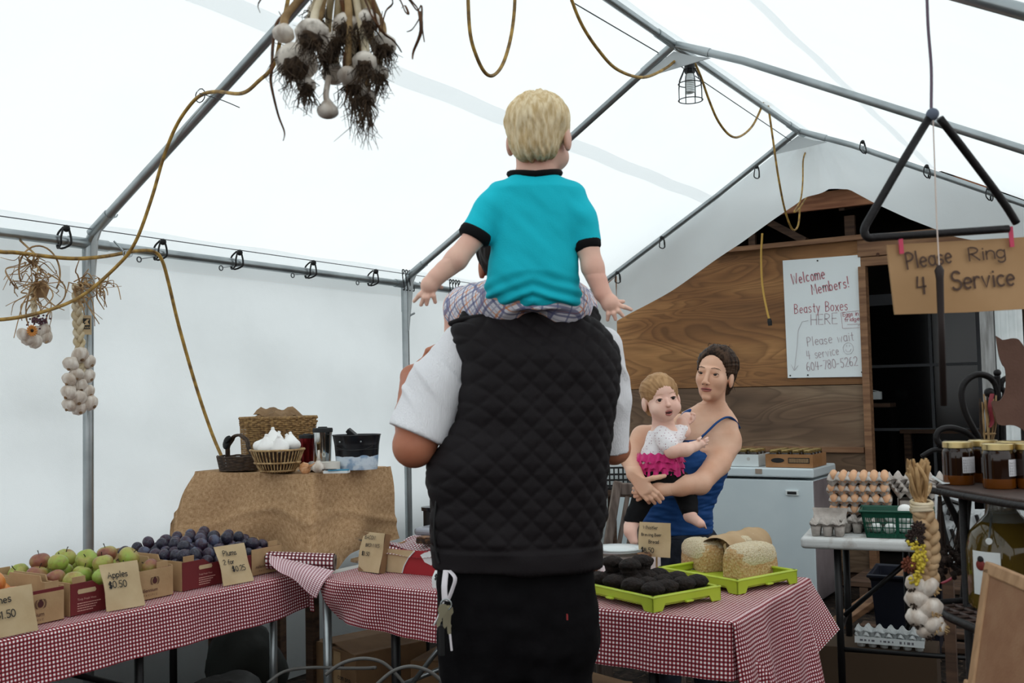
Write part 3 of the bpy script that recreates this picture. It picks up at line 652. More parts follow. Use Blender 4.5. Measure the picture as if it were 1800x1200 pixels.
# ---------------------------------------------------------------- yellow extension cords and lamps
def cord(pts, label, r=0.0065, m=M_CORD, k=8, name='extension_cord'):
    return tag(obj(name, MB().tube(spline(pts, k), r, 8), m, smooth=True), label, 'cord')
cord([V(PX+.02, 1.5, RAILZ-.03), ox(-160, 555, -3.44), ox(-30, 563, -3.42), ox(60, 552, -3.42), ox(140, 522, -3.42), oy(205, 468, 2.5), oy(238, 425, 2.52), oy(266, 350, 2.54), oy(287, 278, 2.55), oy(308, 225, 2.555), oy(330, 190, 2.555), oy(352, 168, 2.56), oy(380, 161, 2.55), oy(425, 164, 2.52), oy(455, 142, 2.5), oy(483, 110, 2.48), oy(500, 30, 2.46), oy(520, -40, 2.5), V(-2.3, 2.53, 2.84), V(RX, 2.62, RZ-.075)], 'tan extension cord tied to the near rafter and swooping down to the left edge', 0.0068)
m = MB(); c0 = oy(352, 168, 2.57); m.tube([c0+V(0.026*math.cos(a), 0.0, 0.026*math.sin(a)) for a in np.linspace(0, 2*PI, 12)[:-1]], 0.002, 5, closed=True); m.tube(spline([c0+V(0.02, -0.02, 0), oy(390, 176, 2.54), oy(421, 189, 2.54)], 5), 0.0018, 5)
tag(obj('zip_tie', m, M_BLACK), 'black zip tie with a long tail on the near rafter', 'tie')
cord([V(PX+.02, 1.4, RAILZ-.02), ox(-40, 436, -3.55), ox(30, 444, -3.56), ox(120, 454, -3.57), ox(180, 451, -3.59), ox(240, 441, -3.60), ox(270, 442, -3.615), ox(285, 458, -3.62), ox(297, 500, -3.63), ox(315, 575, -3.64), ox(345, 680, -3.64), ox(372, 760, -3.62), ox(394, 812, -3.56)], 'tan cord hooked on the left rail that drops behind the burlap display', 0.0075)
rdg = lambda p: V(RX, p[1], RZ-.075)
cord([rdg(ox(822, -30, RX)), ox(822, -30, RX), ox(826, 55, RX), ox(838, 100, RX), ox(853, 128, RX), ox(868, 132, RX), ox(884, 112, RX), ox(897, 70, RX), ox(904, 20, RX), ox(905, -30, RX), rdg(ox(905, -30, RX))], 'tan cord hanging in a deep U loop from the ridge', 0.0065)
cord([rdg(ox(1000, -20, RX)), ox(1002, -10, RX), ox(1022, 42, RX), ox(1052, 88, RX), ox(1085, 122, RX), ox(1130, 136, RX), ox(1170, 120, RX), ox(1195, 100, RX), ox(1203, 104, RX)], 'tan cord sagging from the ridge to the caged lamp', 0.0072)
cord([ox(1220, 108, RX), ox(1232, 135, RX), ox(1246, 175, RX), ox(1262, 212, RX), ox(1282, 237, RX), ox(1300, 240, RX), ox(1322, 222, RX), ox(1338, 190, RX), ox(1345, 168, RX), ox(1350, 185, RX), ox(1358, 240, RX), ox(1368, 310, RX), ox(1380, 370, RX-0.02), ox(1393, 403, RX-0.02), ox(1403, 396, RX-0.02), ox(1406, 365, RX-0.02)], 'yellow cord looping from the caged lamp along the ridge towards the shed', 0.0068)
cord([ox(1419, 262, RX), ox(1412, 280, RX), ox(1411, 320, RX), ox(1407, 352, RX), ox(1396, 372, RX), ox(1405, 366, RX), ox(1420, 340, RX), ox(1431, 300, RX), ox(1433, 275, RX), ox(1427, 262, RX)], 'yellow cord hanging in a narrow loop under the bare bulb', 0.0055)
pc = [oy(1340, 410, 7.3), oy(1338, 450, 7.3), oy(1340, 500, 7.3), oy(1348, 545, 7.3), oy(1352, 560, 7.3)]
pt = thing('extension_cord', 'yellow cord end with black plug hanging before the plywood', 'cord', pc[0])
obj('cable', MB().tube(spline(pc, 6), 0.008, 8), mat('bright_cord', '#c9a04a', 0.5), pt, world=True, smooth=True)
obj('plug', MB().tube([pc[-1], pc[-1]+V(0.003, 0, -0.02), pc[-1]+V(0.006, 0, -0.05)], [0.013, 0.018, 0.015], 8), M_BLACK, pt, world=True)
M_CFL = mat('lamp_glass', '#eef2f2', 0.25)
def cfl(t, top, ln=0.13):
    m = MB(); top = np.array(top, float)
    for ph in (0, PI):
        m.tube([top+V(0.022*math.cos(a+ph), 0.022*math.sin(a+ph), -0.03-0.07*a/(6*PI)) for a in np.linspace(0, 6*PI, 50)], 0.006, 6)
    obj('spiral_tube', m, M_CFL, t, world=True, smooth=True)
    obj('ballast', MB().lathe([(0.014, 0.0), (0.026, -0.01), (0.026, -0.03), (0.02, -0.034)], 14, top), M_CFL, t, world=True, auto=0.7)
lp = ox(1212, 112, RX)
lt = thing('caged_lamp', 'work lamp with spiral bulb in round black wire cage hung from the ridge', 'lamp', lp)
obj('socket', MB().lathe([(0.012, 0.03), (0.026, 0.02), (0.028, -0.045), (0.02, -0.055)], 14, lp), M_BLACK, lt, world=True, auto=0.7)
obj('hook', MB().tube(spline([lp+V(0, 0, 0.02), lp+V(0.01, 0, 0.05), lp+V(-0.006, 0, 0.075), lp+V(0.0, 0, 0.12)], 5), 0.004, 6), M_DSTEEL, lt, world=True)
cfl(lt, lp+V(0, 0, -0.05))
cg = MB(); zb = -0.19
rp = [(0.03, -0.03), (0.058, -0.09), (0.062, -0.13), (0.062, zb)]
for k in range(8):
    a = k*PI/4; cg.tube([lp+V(r*math.cos(a), r*math.sin(a), z) for r, z in rp], 0.0024, 5)
for r, z in ((0.031, -0.03), (0.06, -0.105), (0.062, zb)): cg.tube([lp+V(r*math.cos(a), r*math.sin(a), z) for a in np.linspace(0, 2*PI, 25)[:-1]], 0.0027, 5, closed=True)
obj('wire_cage', cg, M_DSTEEL, lt, world=True)
lp2 = ox(1424, 262, RX)
l2 = thing('bare_bulb', 'white spiral bulb in a black socket hanging at the far ridge end', 'lamp', lp2)
obj('socket', MB().lathe([(0.01, 0.035), (0.024, 0.02), (0.026, -0.035), (0.02, -0.045)], 12, lp2), M_BLACK, l2, world=True, auto=0.7)
cfl(l2, lp2+V(0, 0, -0.045))
obj('hook', MB().tube([lp2+V(0, 0, 0.03), lp2+V(0.004, 0, 0.1)], 0.003, 6), M_DSTEEL, l2, world=True)
# ================================================================ tables, cloths and goods
M_KRAFT = mat('kraft_card', '#b3936c', 0.8, col2='#a5845e', nscale=14, bump=0.06, bscale=160)
M_KDARK = mat('brown_card', '#8a6a4a', 0.85, col2='#7a5b3f', nscale=8, bump=0.05)
M_REDC = mat('red_card', '#6f1f22', 0.65, col2='#63191d', nscale=10)
M_SIGN = mat('kraft_paper', '#c3ac88', 0.85, col2='#b69d78', nscale=10, bump=0.05, bscale=120)
M_INK = mat('black_marker', '#141212', 0.6); M_INKR = mat('faded_red_marker', '#b0606a', 0.7); M_INKP = mat('faint_marker', '#b3a3a8', 0.7); M_DINK = mat('dark_brown_print', '#4a2020', 0.7)
M_GREYP = mat('grey_plastic', '#c9c9c6', 0.5, col2='#b9b8b4', nscale=6)
M_PRW = mat('pale_print', '#cf9d92', 0.7)
GP = 0.0118
M_GING = gingham_mat('red_gingham', GP, '#741621', '#f5f0f0', mid='#98303c')
M_GINGB = gingham_mat('red_gingham_back', GP, '#a85c6a', '#f1e6e8')
M_GINGD = gingham_mat('dark_gingham', 0.0145, '#57141d', '#efe9e9', mid='#7c2f3a')
TZ = 0.74

# ---------------------------------------------------------------- folding tables
def folding_table(name, label, x0, x1, y0, y1, legs, top_m=M_GREYP, th=0.035, leg_r=0.0155, legm=M_DSTEEL, rz=0.0, z=TZ-0.004):
    t = thing(name, label, 'table', ((x0+x1)/2, (y0+y1)/2, 0), rz)
    cx, cy = (x0+x1)/2, (y0+y1)/2
    obj('tabletop', MB().box((0, 0, z-th/2), (x1-x0, y1-y0, th)), top_m, t, bevel=0.012, bseg=3)
    for (lx, ly, m) in legs:
        obj('leg', MB().tube([(lx-cx, ly-cy, 0.0), (lx-cx, ly-cy, z-th)], leg_r, 10), m or legm, t, smooth=True)
    return t, cx, cy
T1x0, T1x1, T1y0, T1y1 = -3.56, -2.80, 0.72, 2.95
t1, cx, cy = folding_table('folding_table', 'long folding table under gingham along the left wall holding fruit boxes', T1x0, T1x1, T1y0, T1y1, [(-2.90, 2.86, M_STEEL), (-3.47, 2.86, None), (-2.90, 2.25, None), (-3.47, 2.25, None), (-2.9, 0.9, None), (-3.47, 0.9, None)])
for (a, b) in (((-3.47, 2.25, .10), (-2.90, 2.25, .10)), ((-3.47, 2.25, .66), (-3.2, 1.8, .70)), ((-2.9, 2.25, .45), (-3.1, 1.7, .70)), ((-3.47, 2.86, .1), (-2.9, 2.86, .1))):
    obj('brace', MB().tube([V(*a)-V(cx, cy, 0), V(*b)-V(cx, cy, 0)], 0.010, 8), M_DSTEEL, t1, smooth=True)
T2x0, T2x1, T2y0, T2y1 = -2.74, -1.06, 2.83, 3.59
t2, cx, cy = folding_table('folding_table', 'folding table under gingham in the middle holding baked goods', T2x0, T2x1, T2y0, T2y1, [(-2.36, 2.93, None), (-2.36, 3.5, M_STEEL), (-2.15, 2.93, M_STEEL), (-1.35, 2.93, None), (-1.35, 3.5, None), (-2.66, 2.90, M_STEEL), (-2.66, 3.5, None)], leg_r=0.017)
for (a, b) in (((-2.36, 2.93, .30), (-2.1, 2.98, .62)), ((-2.36, 2.93, .08), (-2.36, 3.5, .08)), ((-1.35, 2.93, .08), (-1.35, 3.5, .08)), ((-2.36, 2.95, .36), (-2.05, 3.3, .50))):
    obj('brace', MB().tube([V(*a)-V(cx, cy, 0), V(*b)-V(cx, cy, 0)], 0.009, 8), M_STEEL, t2, smooth=True)

def drape(name, x0, x1, y0, y1, over, m, label, step=0.012, wob=0.006, fold=(0, 1), seed=0, hem=None, z=TZ):
    """a flat cloth laid on a rectangle; OVER = overhang at -x, +x, -y, +y; corners fall into a folded flap"""
    nu = int((x1-x0+over[0]+over[1])/step); nv = int((y1-y0+over[2]+over[3])/step)
    us = np.linspace(x0-over[0], x1+over[1], nu+1); vs = np.linspace(y0-over[2], y1+over[3], nv+1)
    P = []
    for v in vs:
        for u in us:
            cxx, cyy = min(max(u, x0), x1), min(max(v, y0), y1); du, dv = u-cxx, v-cyy
            au, av = abs(du), abs(dv); sx, sy = (1 if du > 0 else -1), (1 if dv > 0 else -1)
            if au < 1e-9 and av < 1e-9: p = V(u, v, z+0.0008*math.sin(u*37)*math.sin(v*31))
            elif av < 1e-9:
                w = wob*math.sin(v*17+seed)*min(1, au/.1)+wob*.6*math.sin(v*41+seed*2)*min(1, au/.12)
                p = V(cxx+sx*(min(au, .01)*.7+.006+.10*au+w), v, z-max(0, au-.006))
            elif au < 1e-9:
                w = wob*math.sin(u*15+seed)*min(1, av/.1)+wob*.6*math.sin(u*39+seed)*min(1, av/.12)
                p = V(u, cyy+sy*(min(av, .01)*.7+.006+.10*av+w), z-max(0, av-.006))
            else:
                r = math.hypot(au, av); a = math.atan2(av, au); th = min(a, PI/2-a)*1.0
                d = nrm(V(sx*fold[1], sy*fold[0], 0)) if not isinstance(fold, dict) else nrm(V(*fold[(sx, sy)], 0))
                side = nrm(V(sx, 0, 0)) if a < PI/4 else nrm(V(0, sy, 0))
                out = (.006+.1*r*math.cos(th))
                p = V(cxx, cyy, z)+d*r*math.sin(th)*.92+side*out*.7+nrm(V(sx, sy, 0))*.004-V(0, 0, r*math.cos(th)-.004)
            if hem: p = hem(u, v, du, dv, p)
            P.append(p)
    mb = MB(); f = []; uv = []
    W = nu+1
    for j in range(nv):
        for i in range(nu):
            f.append((j*W+i, j*W+i+1, (j+1)*W+i+1, (j+1)*W+i)); uv.append([(us[i], vs[j]), (us[i+1], vs[j]), (us[i+1], vs[j+1]), (us[i], vs[j+1])])
    mb.add(P, f, uv)
    o = obj(name, mb, m, smooth=True)
    return tag(o, label, 'tablecloth')
def hem1(u, v, du, dv, p):
    if du > 0: p = p+V(0, 0, 0.02*max(0, (v-2.75)/.2)*du/.15) if dv == 0 else p
    return p
drape('tablecloth', T1x0, T1x1, T1y0, 2.93, (0.0, 0.155, 0.0, 0.03), M_GING, 'red and white gingham cloth hanging along the front of the fruit table', hem=hem1, wob=.004)
def hem2(u, v, du, dv, p):
    if dv < 0 and u < -2.2:                       # the left end of the front drop is pulled up and back in long folds
        k = min(1.0, (-2.2-u)/.5)
        t = -dv/.17
        p = p+V(.11*k*t*k, .05*t*k+.012*math.sin((t*2.2+u*7)*3)*k, .02*k*t)
    if du > 0:
        t = du/.34
        p = p+V(.02*math.sin(v*13+.5)*t+.012*math.sin(v*29+t)*t, 0, .10*t*max(0, (v-3.0)/.6)*0)
    return p
drape('tablecloth', -2.66, T2x1, T2y0, T2y1, (0.0, 0.335, 0.17, 0.0), M_GING, 'red and white gingham cloth on the middle table with long right drop', hem=hem2, fold={(1, -1): (.25, 1), (1, 1): (1, 1), (-1, -1): (-1, 0), (-1, 1): (-1, 0)}, wob=.006, seed=1.3)
# back corner flap that sticks out
def flapc(u, v):
    r = .30*v; a = -.55+1.05*u
    base = V(T2x1+.012, T2y1-.16*(1-u)*1.0, TZ-.01)
    return base+V(.05*v*u+.03*v, .05*u*v, -.24*v*(1-.30*u))
mbf = MB().grid(flapc, 14, 20, uvfn=lambda u, v: (.17*u, .30*v)); mbf2 = mbf
tag(obj('cloth_fold', mbf, M_GING, smooth=True), 'loose gingham fold flaring out at the rear right table corner', 'cloth')

# roll of gingham with its loose end hanging over the gap between the tables
ra, rb = V(-3.02, 3.10, TZ+.036), oz(588, 988, TZ+.036)
ra = oz(470, 984, TZ+.05)
roll = thing('gingham_roll', 'roll of gingham cloth on a card tube with its loose end hanging', 'cloth roll', (ra+rb)/2)
d = nrm(rb-ra); n1 = nrm(np.cross(d, (0, 0, 1))); L = np.linalg.norm(rb-ra)
def tubeuv(u, v): 
    a = 2*PI*v; return ra+d*L*u+n1*.033*math.cos(a)+V(0, 0, .033*math.sin(a))
obj('cloth', MB().grid(tubeuv, 30, 24, uvfn=lambda u, v: (L*u, .207*v), flip=True), M_GINGD, roll, world=True, smooth=True)
M_TUBE = mat('card_tube', '#6e625a', 0.8)
obj('tube', MB().lathe([(.030, 0), (.030, .004), (.018, .004), (.018, -.06)], 20, rb, align(d), cap=False), M_TUBE, roll, world=True, auto=.5)
q0, q1, q2, q3 = oz(470, 985, TZ+.02), oz(593, 1004, TZ+.02), oy(556, 1050, 2.79), oy(478, 1000, 2.86)
q2 = od(556, 1050, 3.72); q3 = od(474, 990, 3.80)
q0 = od(474, 975, 3.90); q1 = od(588, 1003, 3.79)
def loose(u, v):
    a = q0+(q1-q0)*u; b = q3+(q2-q3)*u; p = a+(b-a)*v
    return p-_F0*(.03*math.sin(PI*v)*u)+V(0, 0, .012*math.sin(PI*v)-.006*math.sin(u*9)*v)
obj('loose_end', MB().grid(loose, 20, 14, uvfn=lambda u, v: (.26*u, .20*v)), M_GINGB, roll, world=True, smooth=True)

# ---------------------------------------------------------------- produce boxes
def carton(name, label, c, w, dpt, h, rz, front_m, side_m, th=0.004, notch=True, back_h=None):
    """open tray carton: width along local x (front at -y), rz turns it; returns the empty"""
    t = thing(name, label, 'box', c, rz)
    obj('base', MB().box((0, 0, th/2+.0008), (w, dpt, th)), M_KDARK, t)
    bh = back_h or h
    def panel(n_, pl, t_, o, ex, m): return obj(n_, MB().prism(pl, t_, o, ex, (0, 0, 1)), m, t)
    nt = [(-w/2, 0), (w/2, 0), (w/2, h), (w*.30, h), (w*.24, h-.018), (-w*.24, h-.018), (-w*.30, h), (-w/2, h)] if notch else [(-w/2, 0), (w/2, 0), (w/2, h), (-w/2, h)]
    panel('front_panel', nt, th, (0, -dpt/2, .001), (1, 0, 0), front_m); panel('back_panel', [(x, z*bh/h) for x, z in nt], th, (0, dpt/2, .001), (1, 0, 0), side_m)
    e = [(-dpt/2, 0), (dpt/2, 0), (dpt/2, h+.004), (dpt*.22, h+.004), (dpt*.20, h+.022), (-dpt*.20, h+.022), (-dpt*.22, h+.004), (-dpt/2, h+.004)]
    panel('side_panel', e, th, (w/2, 0, .001), (0, 1, 0), side_m); panel('side_panel', e, th, (-w/2, 0, .001), (0, 1, 0), side_m)
    for sx in (-1, 1):
        for sy in (-1, 1): obj('corner_tab', MB().box((sx*(w/2-.035), sy*(dpt/2-.004-th), h+.006), (.045, th, .028)), side_m, t)
    return t
# boxes stand along the fruit table: their long side to the aisle (local -y -> world +x)
def aisle_box(label, ya, yb, dpt, h, xf=-2.87, red=True):
    c = V(xf-dpt/2, (ya+yb)/2, TZ+.001); return carton('produce_box', label, c, yb-ya, dpt, h, PI/2, M_REDC if red else M_KRAFT, M_KRAFT), c
pb, pc_ = aisle_box('cut-down produce carton heaped with peaches at the near end of the table', 1.42, 1.955, .40, .10, -2.875)
ab, ac_ = aisle_box('dark red produce carton heaped with green and russet apples', 1.985, 2.375, .42, .098, -2.885)
plb, plc_ = aisle_box('dark red produce carton packed with dark plums', 2.425, 2.90, .42, .098, -2.895)
def logo(par, o, ex, s=1.0):
    """pomegranate mark between two arcs over a brand word"""
    ex = nrm(ex); ez = V(0, 0, 1); nz = np.cross(ex, ez); o = np.array(o)+nz*.0012
    m = MB(); m.prism([(.0095*s*math.cos(a), .0105*s*math.sin(a)) for a in np.linspace(0, 2*PI, 19)[:-1]]+[], .0006, o, ex, ez); m.prism([(-.004*s, .009*s), (.004*s, .009*s), (.0055*s, .0145*s), (.0015*s, .012*s), (0, .016*s), (-.0015*s, .012*s), (-.0055*s, .0145*s)], .0006, o, ex, ez)
    for sg in (-1, 1):
        pts = [o+ex*(sg*(.0155+.0)*s*math.cos(a))+ez*(.0165*s*math.sin(a)) for a in np.linspace(-1.0, 1.0, 12)]
        m.tube(pts, [.0003]+[.0009*s]*10+[.0003], 4)
        pts = [o+ex*(sg*.0185*s*math.cos(a))+ez*(.0185*s*math.sin(a)) for a in np.linspace(-.8, .8, 12)]
        m.tube(pts, [.0003]+[.0007*s]*10+[.0003], 4)
    obj('pomegranate_mark', m, M_DINK, par, world=True)
    printed('brand_lettering', 'millennium', o-ex*.066*s-ez*.036*s-nz*.0012, ex, ez, .0125*s, M_DINK, par)
    printed('brand_lettering', 'PACIFIC', o-ex*.048*s-ez*.050*s-nz*.0012, ex, ez, .0062*s, M_DINK, par, spacing=2.0)
for par, ya, yb, xf, hh in ((pb, 1.42, 1.955, -2.875, .10), (ab, 1.985, 2.375, -2.885, .098), (plb, 2.425, 2.90, -2.895, .098)):
    pass
ex = V(0, 1, 0)
def front_plain(par, y0, y1, xf, h):               # the unprinted right part of the front panel
    obj('label_panel', MB().box((xf+.0035, (y0+y1)/2, TZ+.004+h/2), (.003, y1-y0, h)), M_KRAFT, par, world=True)
front_plain(pb, 1.80, 1.953, -2.875, .088); logo(pb, V(-2.869, 1.875, TZ+.062), ex)
front_plain(ab, 2.215, 2.374, -2.885, .096); logo(ab, V(-2.879, 2.298, TZ+.062), ex, .95)
front_plain(plb, 2.745, 2.899, -2.895, .096); logo(plb, V(-2.889, 2.825, TZ+.062), ex, .95)
def small_print(par, xf, y0, s=1.0):
    o = V(xf+.0025, y0, TZ+.0)
    obj('label_panel', MB().prism([(0, .066), (.06*s, .066), (.064*s, .072), (.06*s, .080), (0, .080), (-.003, .073)], .001, o, ex, (0, 0, 1)), M_SIGN, par, world=True)
    printed('brand_lettering', 'Truly Fresh Vines', o+V(.001, -.004, .046), ex, (0, 0, 1), .0066*s, M_PRW, par)
    for k, tx in enumerate(('Product of B.C. Hothouse', 'Marketed by Millennium Pacific Produce', 'Delta, British Columbia', 'Phone 604 000 0000', 'www.growers')):
        if k == 0: continue
        else:
            q_ = np.random.RandomState(k); bm = MB(); y_ = 0.0
            while y_ < .085*s-.008*k:
                w_ = q_.uniform(.003, .010); bm.box(o+V(.0012, -.004+y_+w_/2, .044-.0075*k), (.0006, w_, .0026)); y_ += w_+.0016
            obj('small_print', bm, M_PRW, par, world=True)['kind'] = 'stuff'
small_print(ab, -2.885, 2.012); small_print(plb, -2.895, 2.50, .9)

# price cards
def card(name, label, o, ex, up, w, h, lines, t=.0015, hgt=.018, m=M_SIGN, ink=None, seed=3, curl=.006, thick=None):
    """paper card: o is the middle of its lower edge; LINES: (text, left share, up share, size factor)"""
    ex = nrm(ex); up = np.array(up, float); up = nrm(up-ex*np.dot(ex, up)); nz = np.cross(ex, up); o = np.array(o, float)
    c = thing(name, label, 'sign', o)
    def f(u, v, dd=0.0): return o+ex*w*(u-.5)+up*h*v+nz*(curl*math.cos(PI*v*2)*(u-.5)*1.2+curl*.5*math.sin(PI*v)+dd)
    mb = MB(); mb.grid(lambda u, v: f(u, v, 0), 6, 8); mb.grid(lambda u, v: f(u, v, -t), 6, 8, flip=True)
    obj('card', mb, m, c, world=True, smooth=True)
    if thick: obj('backing_box', MB().box(o+up*h/2-nz*(t+thick/2), (w*.98, h*.98, thick), np.stack([ex, up, nz], 1)), M_KDARK, c, world=True)
    k = MB()
    for i, (tx, lx, ly, sf) in enumerate(lines):
        write(k, tx, o+ex*w*(lx-.5)+up*h*ly+nz*(curl*1.2+.0004), ex, up, hgt*sf, pen=.15, seed=seed+i, jit=.03, gap=.16)
    obj('lettering', k, ink or M_INK, c, world=True)
    return c
def lean(a): return V(-math.sin(a), 0, math.cos(a))
e1 = oz(62, 1106, TZ+.002); e0 = oz(-35, 1130, TZ+.002)
card('price_card', 'kraft paper card reading Peaches, propped on the peach carton', oz(10, 1119, TZ+.004), (0.06, 1, 0), lean(.28), .19, .135, [('Peaches', .16, .70, 1.25), ('$1.50', .38, .38, 1.25)], hgt=.0165, seed=5)
card('price_card', 'kraft paper card reading Apples, propped on the apple carton', oz(222, 1069, TZ+.004), (0.10, 1, -.03), lean(.36), .132, .150, [('Apples', .13, .68, 1.1), ('$0.50', .12, .46, 1.15)], hgt=.0175, seed=9)
card('price_card', 'kraft paper card reading Plums, propped on the plum carton', oz(420, 1025, TZ+.004), (0.10, 1, -.02), lean(.42), .128, .145, [('Plums', .18, .72, 1.05), ('2 for', .12, .50, .95), ('$0.25', .36, .30, 1.05)], hgt=.018, seed=12)

# ---------------------------------------------------------------- apples, peaches, plums
def fruit_mat(name, cols, scale, spots=None):
    m = mat(name, cols[0], 0.35, spec=0.45); h = N(m); oi = h.new('ShaderNodeObjectInfo'); tc = h.new('ShaderNodeTexCoord')
    ad = h.new('ShaderNodeVectorMath', operation='ADD'); h.ln(tc.outputs['Object'], ad.inputs[0])
    cb = h.new('ShaderNodeCombineXYZ'); r10 = h.math('MULTIPLY', oi.outputs['Random'], 37.0)
    for i in range(3): h.ln(r10, cb.inputs[i])
    h.ln(cb.outputs[0], ad.inputs[1])
    n = h.new('ShaderNodeTexNoise', i_Scale=scale, i_Detail=4.0); h.ln(ad.outputs[0], n.inputs['Vector'])
    f = h.math('ADD', n.outputs[0], h.math('MULTIPLY', h.math('SUBTRACT', oi.outputs['Random'], .5), .45))
    c = h.ramp(f, [(.30+.45*i/(len(cols)-1), q) for i, q in enumerate(cols)])
    n2 = h.new('ShaderNodeTexNoise', i_Scale=scale*7, i_Detail=6.0); h.ln(ad.outputs[0], n2.inputs['Vector'])
    c = h.mix(h.ramp(n2.outputs[0], [(.5, (0, 0, 0)), (.7, (.5, .5, .5))]), c, rgb(spots or cols[-1]))
    h.ln(c, h.b.inputs['Base Color']); return m
M_APPLE = fruit_mat('apple_skin', ['#93a94a', '#a39c50', '#8e5644', '#5c282e'], 11, '#8a6a46')
M_PEACH = fruit_mat('peach_skin', ['#d39a3e', '#cf7d36', '#b5552f'], 9, '#d8a85a'); M_STEM = mat('stem', '#2f241a', 0.8)
M_PLUM = fruit_mat('plum_skin', ['#23212e', '#2b2534', '#3a2230', '#4a5066'], 30, '#5b6074')
def apple_shape(v):
    r = np.hypot(v[:, 0], v[:, 1]); z = v[:, 2].copy(); k = np.clip(1-r/.45, 0, 1)
    z = z*.86-np.sign(z)*k*np.where(v[:, 2] > 0, .30, .16); s = 1+.08*v[:, 2]+.03*np.cos(5*np.arctan2(v[:, 1], v[:, 0]))*(np.abs(v[:, 2]) > .3)*-np.sign(v[:, 2])
    return np.stack([v[:, 0]*s, v[:, 1]*s, z], 1)
def make_apple(loc, label):
    t = thing('apple', label, 'apple', loc, group='apples in the red carton')
    obj('flesh', MB().ell((0, 0, 0), (.037, .037, .037), 20, 14, None, apple_shape), M_APPLE, t, smooth=True)
    obj('stem', MB().tube([(0, 0, .022), (.001, .001, .034), (.004, .002, .042)], [.0016, .0014, .002], 6), M_STEM, t)
    return t
rs = np.random.RandomState(3)
apx = [(97, 1011, 0, 'r'), (55, 1017, 1, 'r'), (32, 1016, 1, 'd'), (83, 1000, 2, 'g'), (118, 1025, 0, 'g'), (97, 1018, 1, 'd'), (72, 1003, 2, 'g'), (111, 998, 1, 'g'), (123, 990, 1, 'g'), (136, 993, 2, 'r'), (158, 1000, 1, 'g'), (160, 1020, 0, 'g'), (163, 1014, 1, 'm'), (176, 994, 2, 'm'), (197, 1007, 0, 'g'), (222, 1003, 1, 'm'), (236, 1010, 0, 'g'), (140, 1021, 1, 'g'), (185, 1030, -1, 'm'), (70, 1024, 0, 'm'), (205, 1024, 0, 'g'), (150, 1008, 0, 'd')]
adj = {'r': 'reddish brown apple', 'd': 'dark red apple', 'g': 'green apple', 'm': 'green apple with a red blush'}
# heap on a grid inside the carton, two and a half layers
A0 = None; k = 0; spots = []
for layer, (nx, ny, z0) in enumerate(((4, 4, TZ+.050), (4, 4, TZ+.095), (3, 3, TZ+.132))):
    for i in range(nx):
        for j in range(ny):
            mx = .055 if layer < 2 else .10
            x = -2.885-.42+mx+(.42-2*mx)*i/(nx-1)+rs.uniform(-.008, .008); y = 1.985+mx+(.39-2*mx)*j/(ny-1)+rs.uniform(-.008, .008)
            if layer == 0 and 0 < i < nx-1 and 0 < j < ny-1: continue
            if layer == 2 and (i, j) in ((2, 0), (0, 2)): continue
            spots.append((x, y, z0+rs.uniform(-.004, .006)))
ordn = ['first', 'second', 'third', 'fourth']
for k, (x, y, z) in enumerate(spots):
    lay = 'top' if z > TZ+.118 else ('upper' if z > TZ+.075 else 'lower')
    col_ = int(round((y-1.985-.05)/.10)); row_ = int(round((-2.94-x)/.10))
    kk = k; lb = f'apple in the {lay} layer, {ordn[min(3, max(0, row_))]} row from aisle, {ordn[min(3, max(0, col_))]} from left' if lay != 'top' else f'apple crowning the heap, {ordn[min(3, max(0, kk-28))] if kk < 32 else ["fifth", "sixth", "last", "last"][min(3, kk-32)]} in the top layer counting from the rear'
    R_ = Rz(rs.uniform(0, 6.28))@Rx(rs.normal()*.45)@Ry(rs.normal()*.45)
    sc_ = rs.uniform(.84, 1.04)
    if A0 is None: A0 = make_apple((x, y, z), lb); A0.matrix_basis = Matrix.Translation((x, y, z)) @ Matrix(R_.tolist()).to_4x4()
    else: dup(A0, (x, y, z), label=lb, rot=R_, scale=None).scale = (sc_,)*3
P0 = None
def peach_shape(v):
    a = np.arctan2(v[:, 1], v[:, 0]); g = 1-.05*np.exp(-(a/.22)**2)*np.sqrt(np.maximum(0, 1-v[:, 2]**2)); z = v[:, 2]*.95; r = np.hypot(v[:, 0], v[:, 1]); z = z-np.clip(1-r/.35, 0, 1)*.14*(v[:, 2] > 0)
    return np.stack([v[:, 0]*g, v[:, 1]*g, z], 1)
for i, (x, y, z) in enumerate(((-2.94, 1.76, TZ+.135), (-2.95, 1.84, TZ+.075), (-2.94, 1.68, TZ+.07), (-3.02, 1.80, TZ+.085), (-3.03, 1.71, TZ+.09), (-3.10, 1.88, TZ+.07), (-3.12, 1.78, TZ+.07), (-2.95, 1.60, TZ+.07))):
    lb = ['golden peach on top of the heap behind its price card', 'peach low in the carton beside the card edge', 'peach low in the carton right behind the price card', 'peach in the second row of the peach carton', 'peach in the second row nearest the left edge', 'peach at the far right corner of its carton', 'peach in the third row of the peach carton', 'peach at the hidden near end of its carton'][i]
    if P0 is None: P0 = tag(obj('peach', MB().ell((0, 0, 0), (.042, .042, .042), 20, 14, None, peach_shape), M_PEACH, smooth=True), lb, 'peach', 'peaches in the near carton'); P0.location = (x, y, z)
    else: dup(P0, (x, y, z), label=lb, rz=rs.uniform(0, 6))
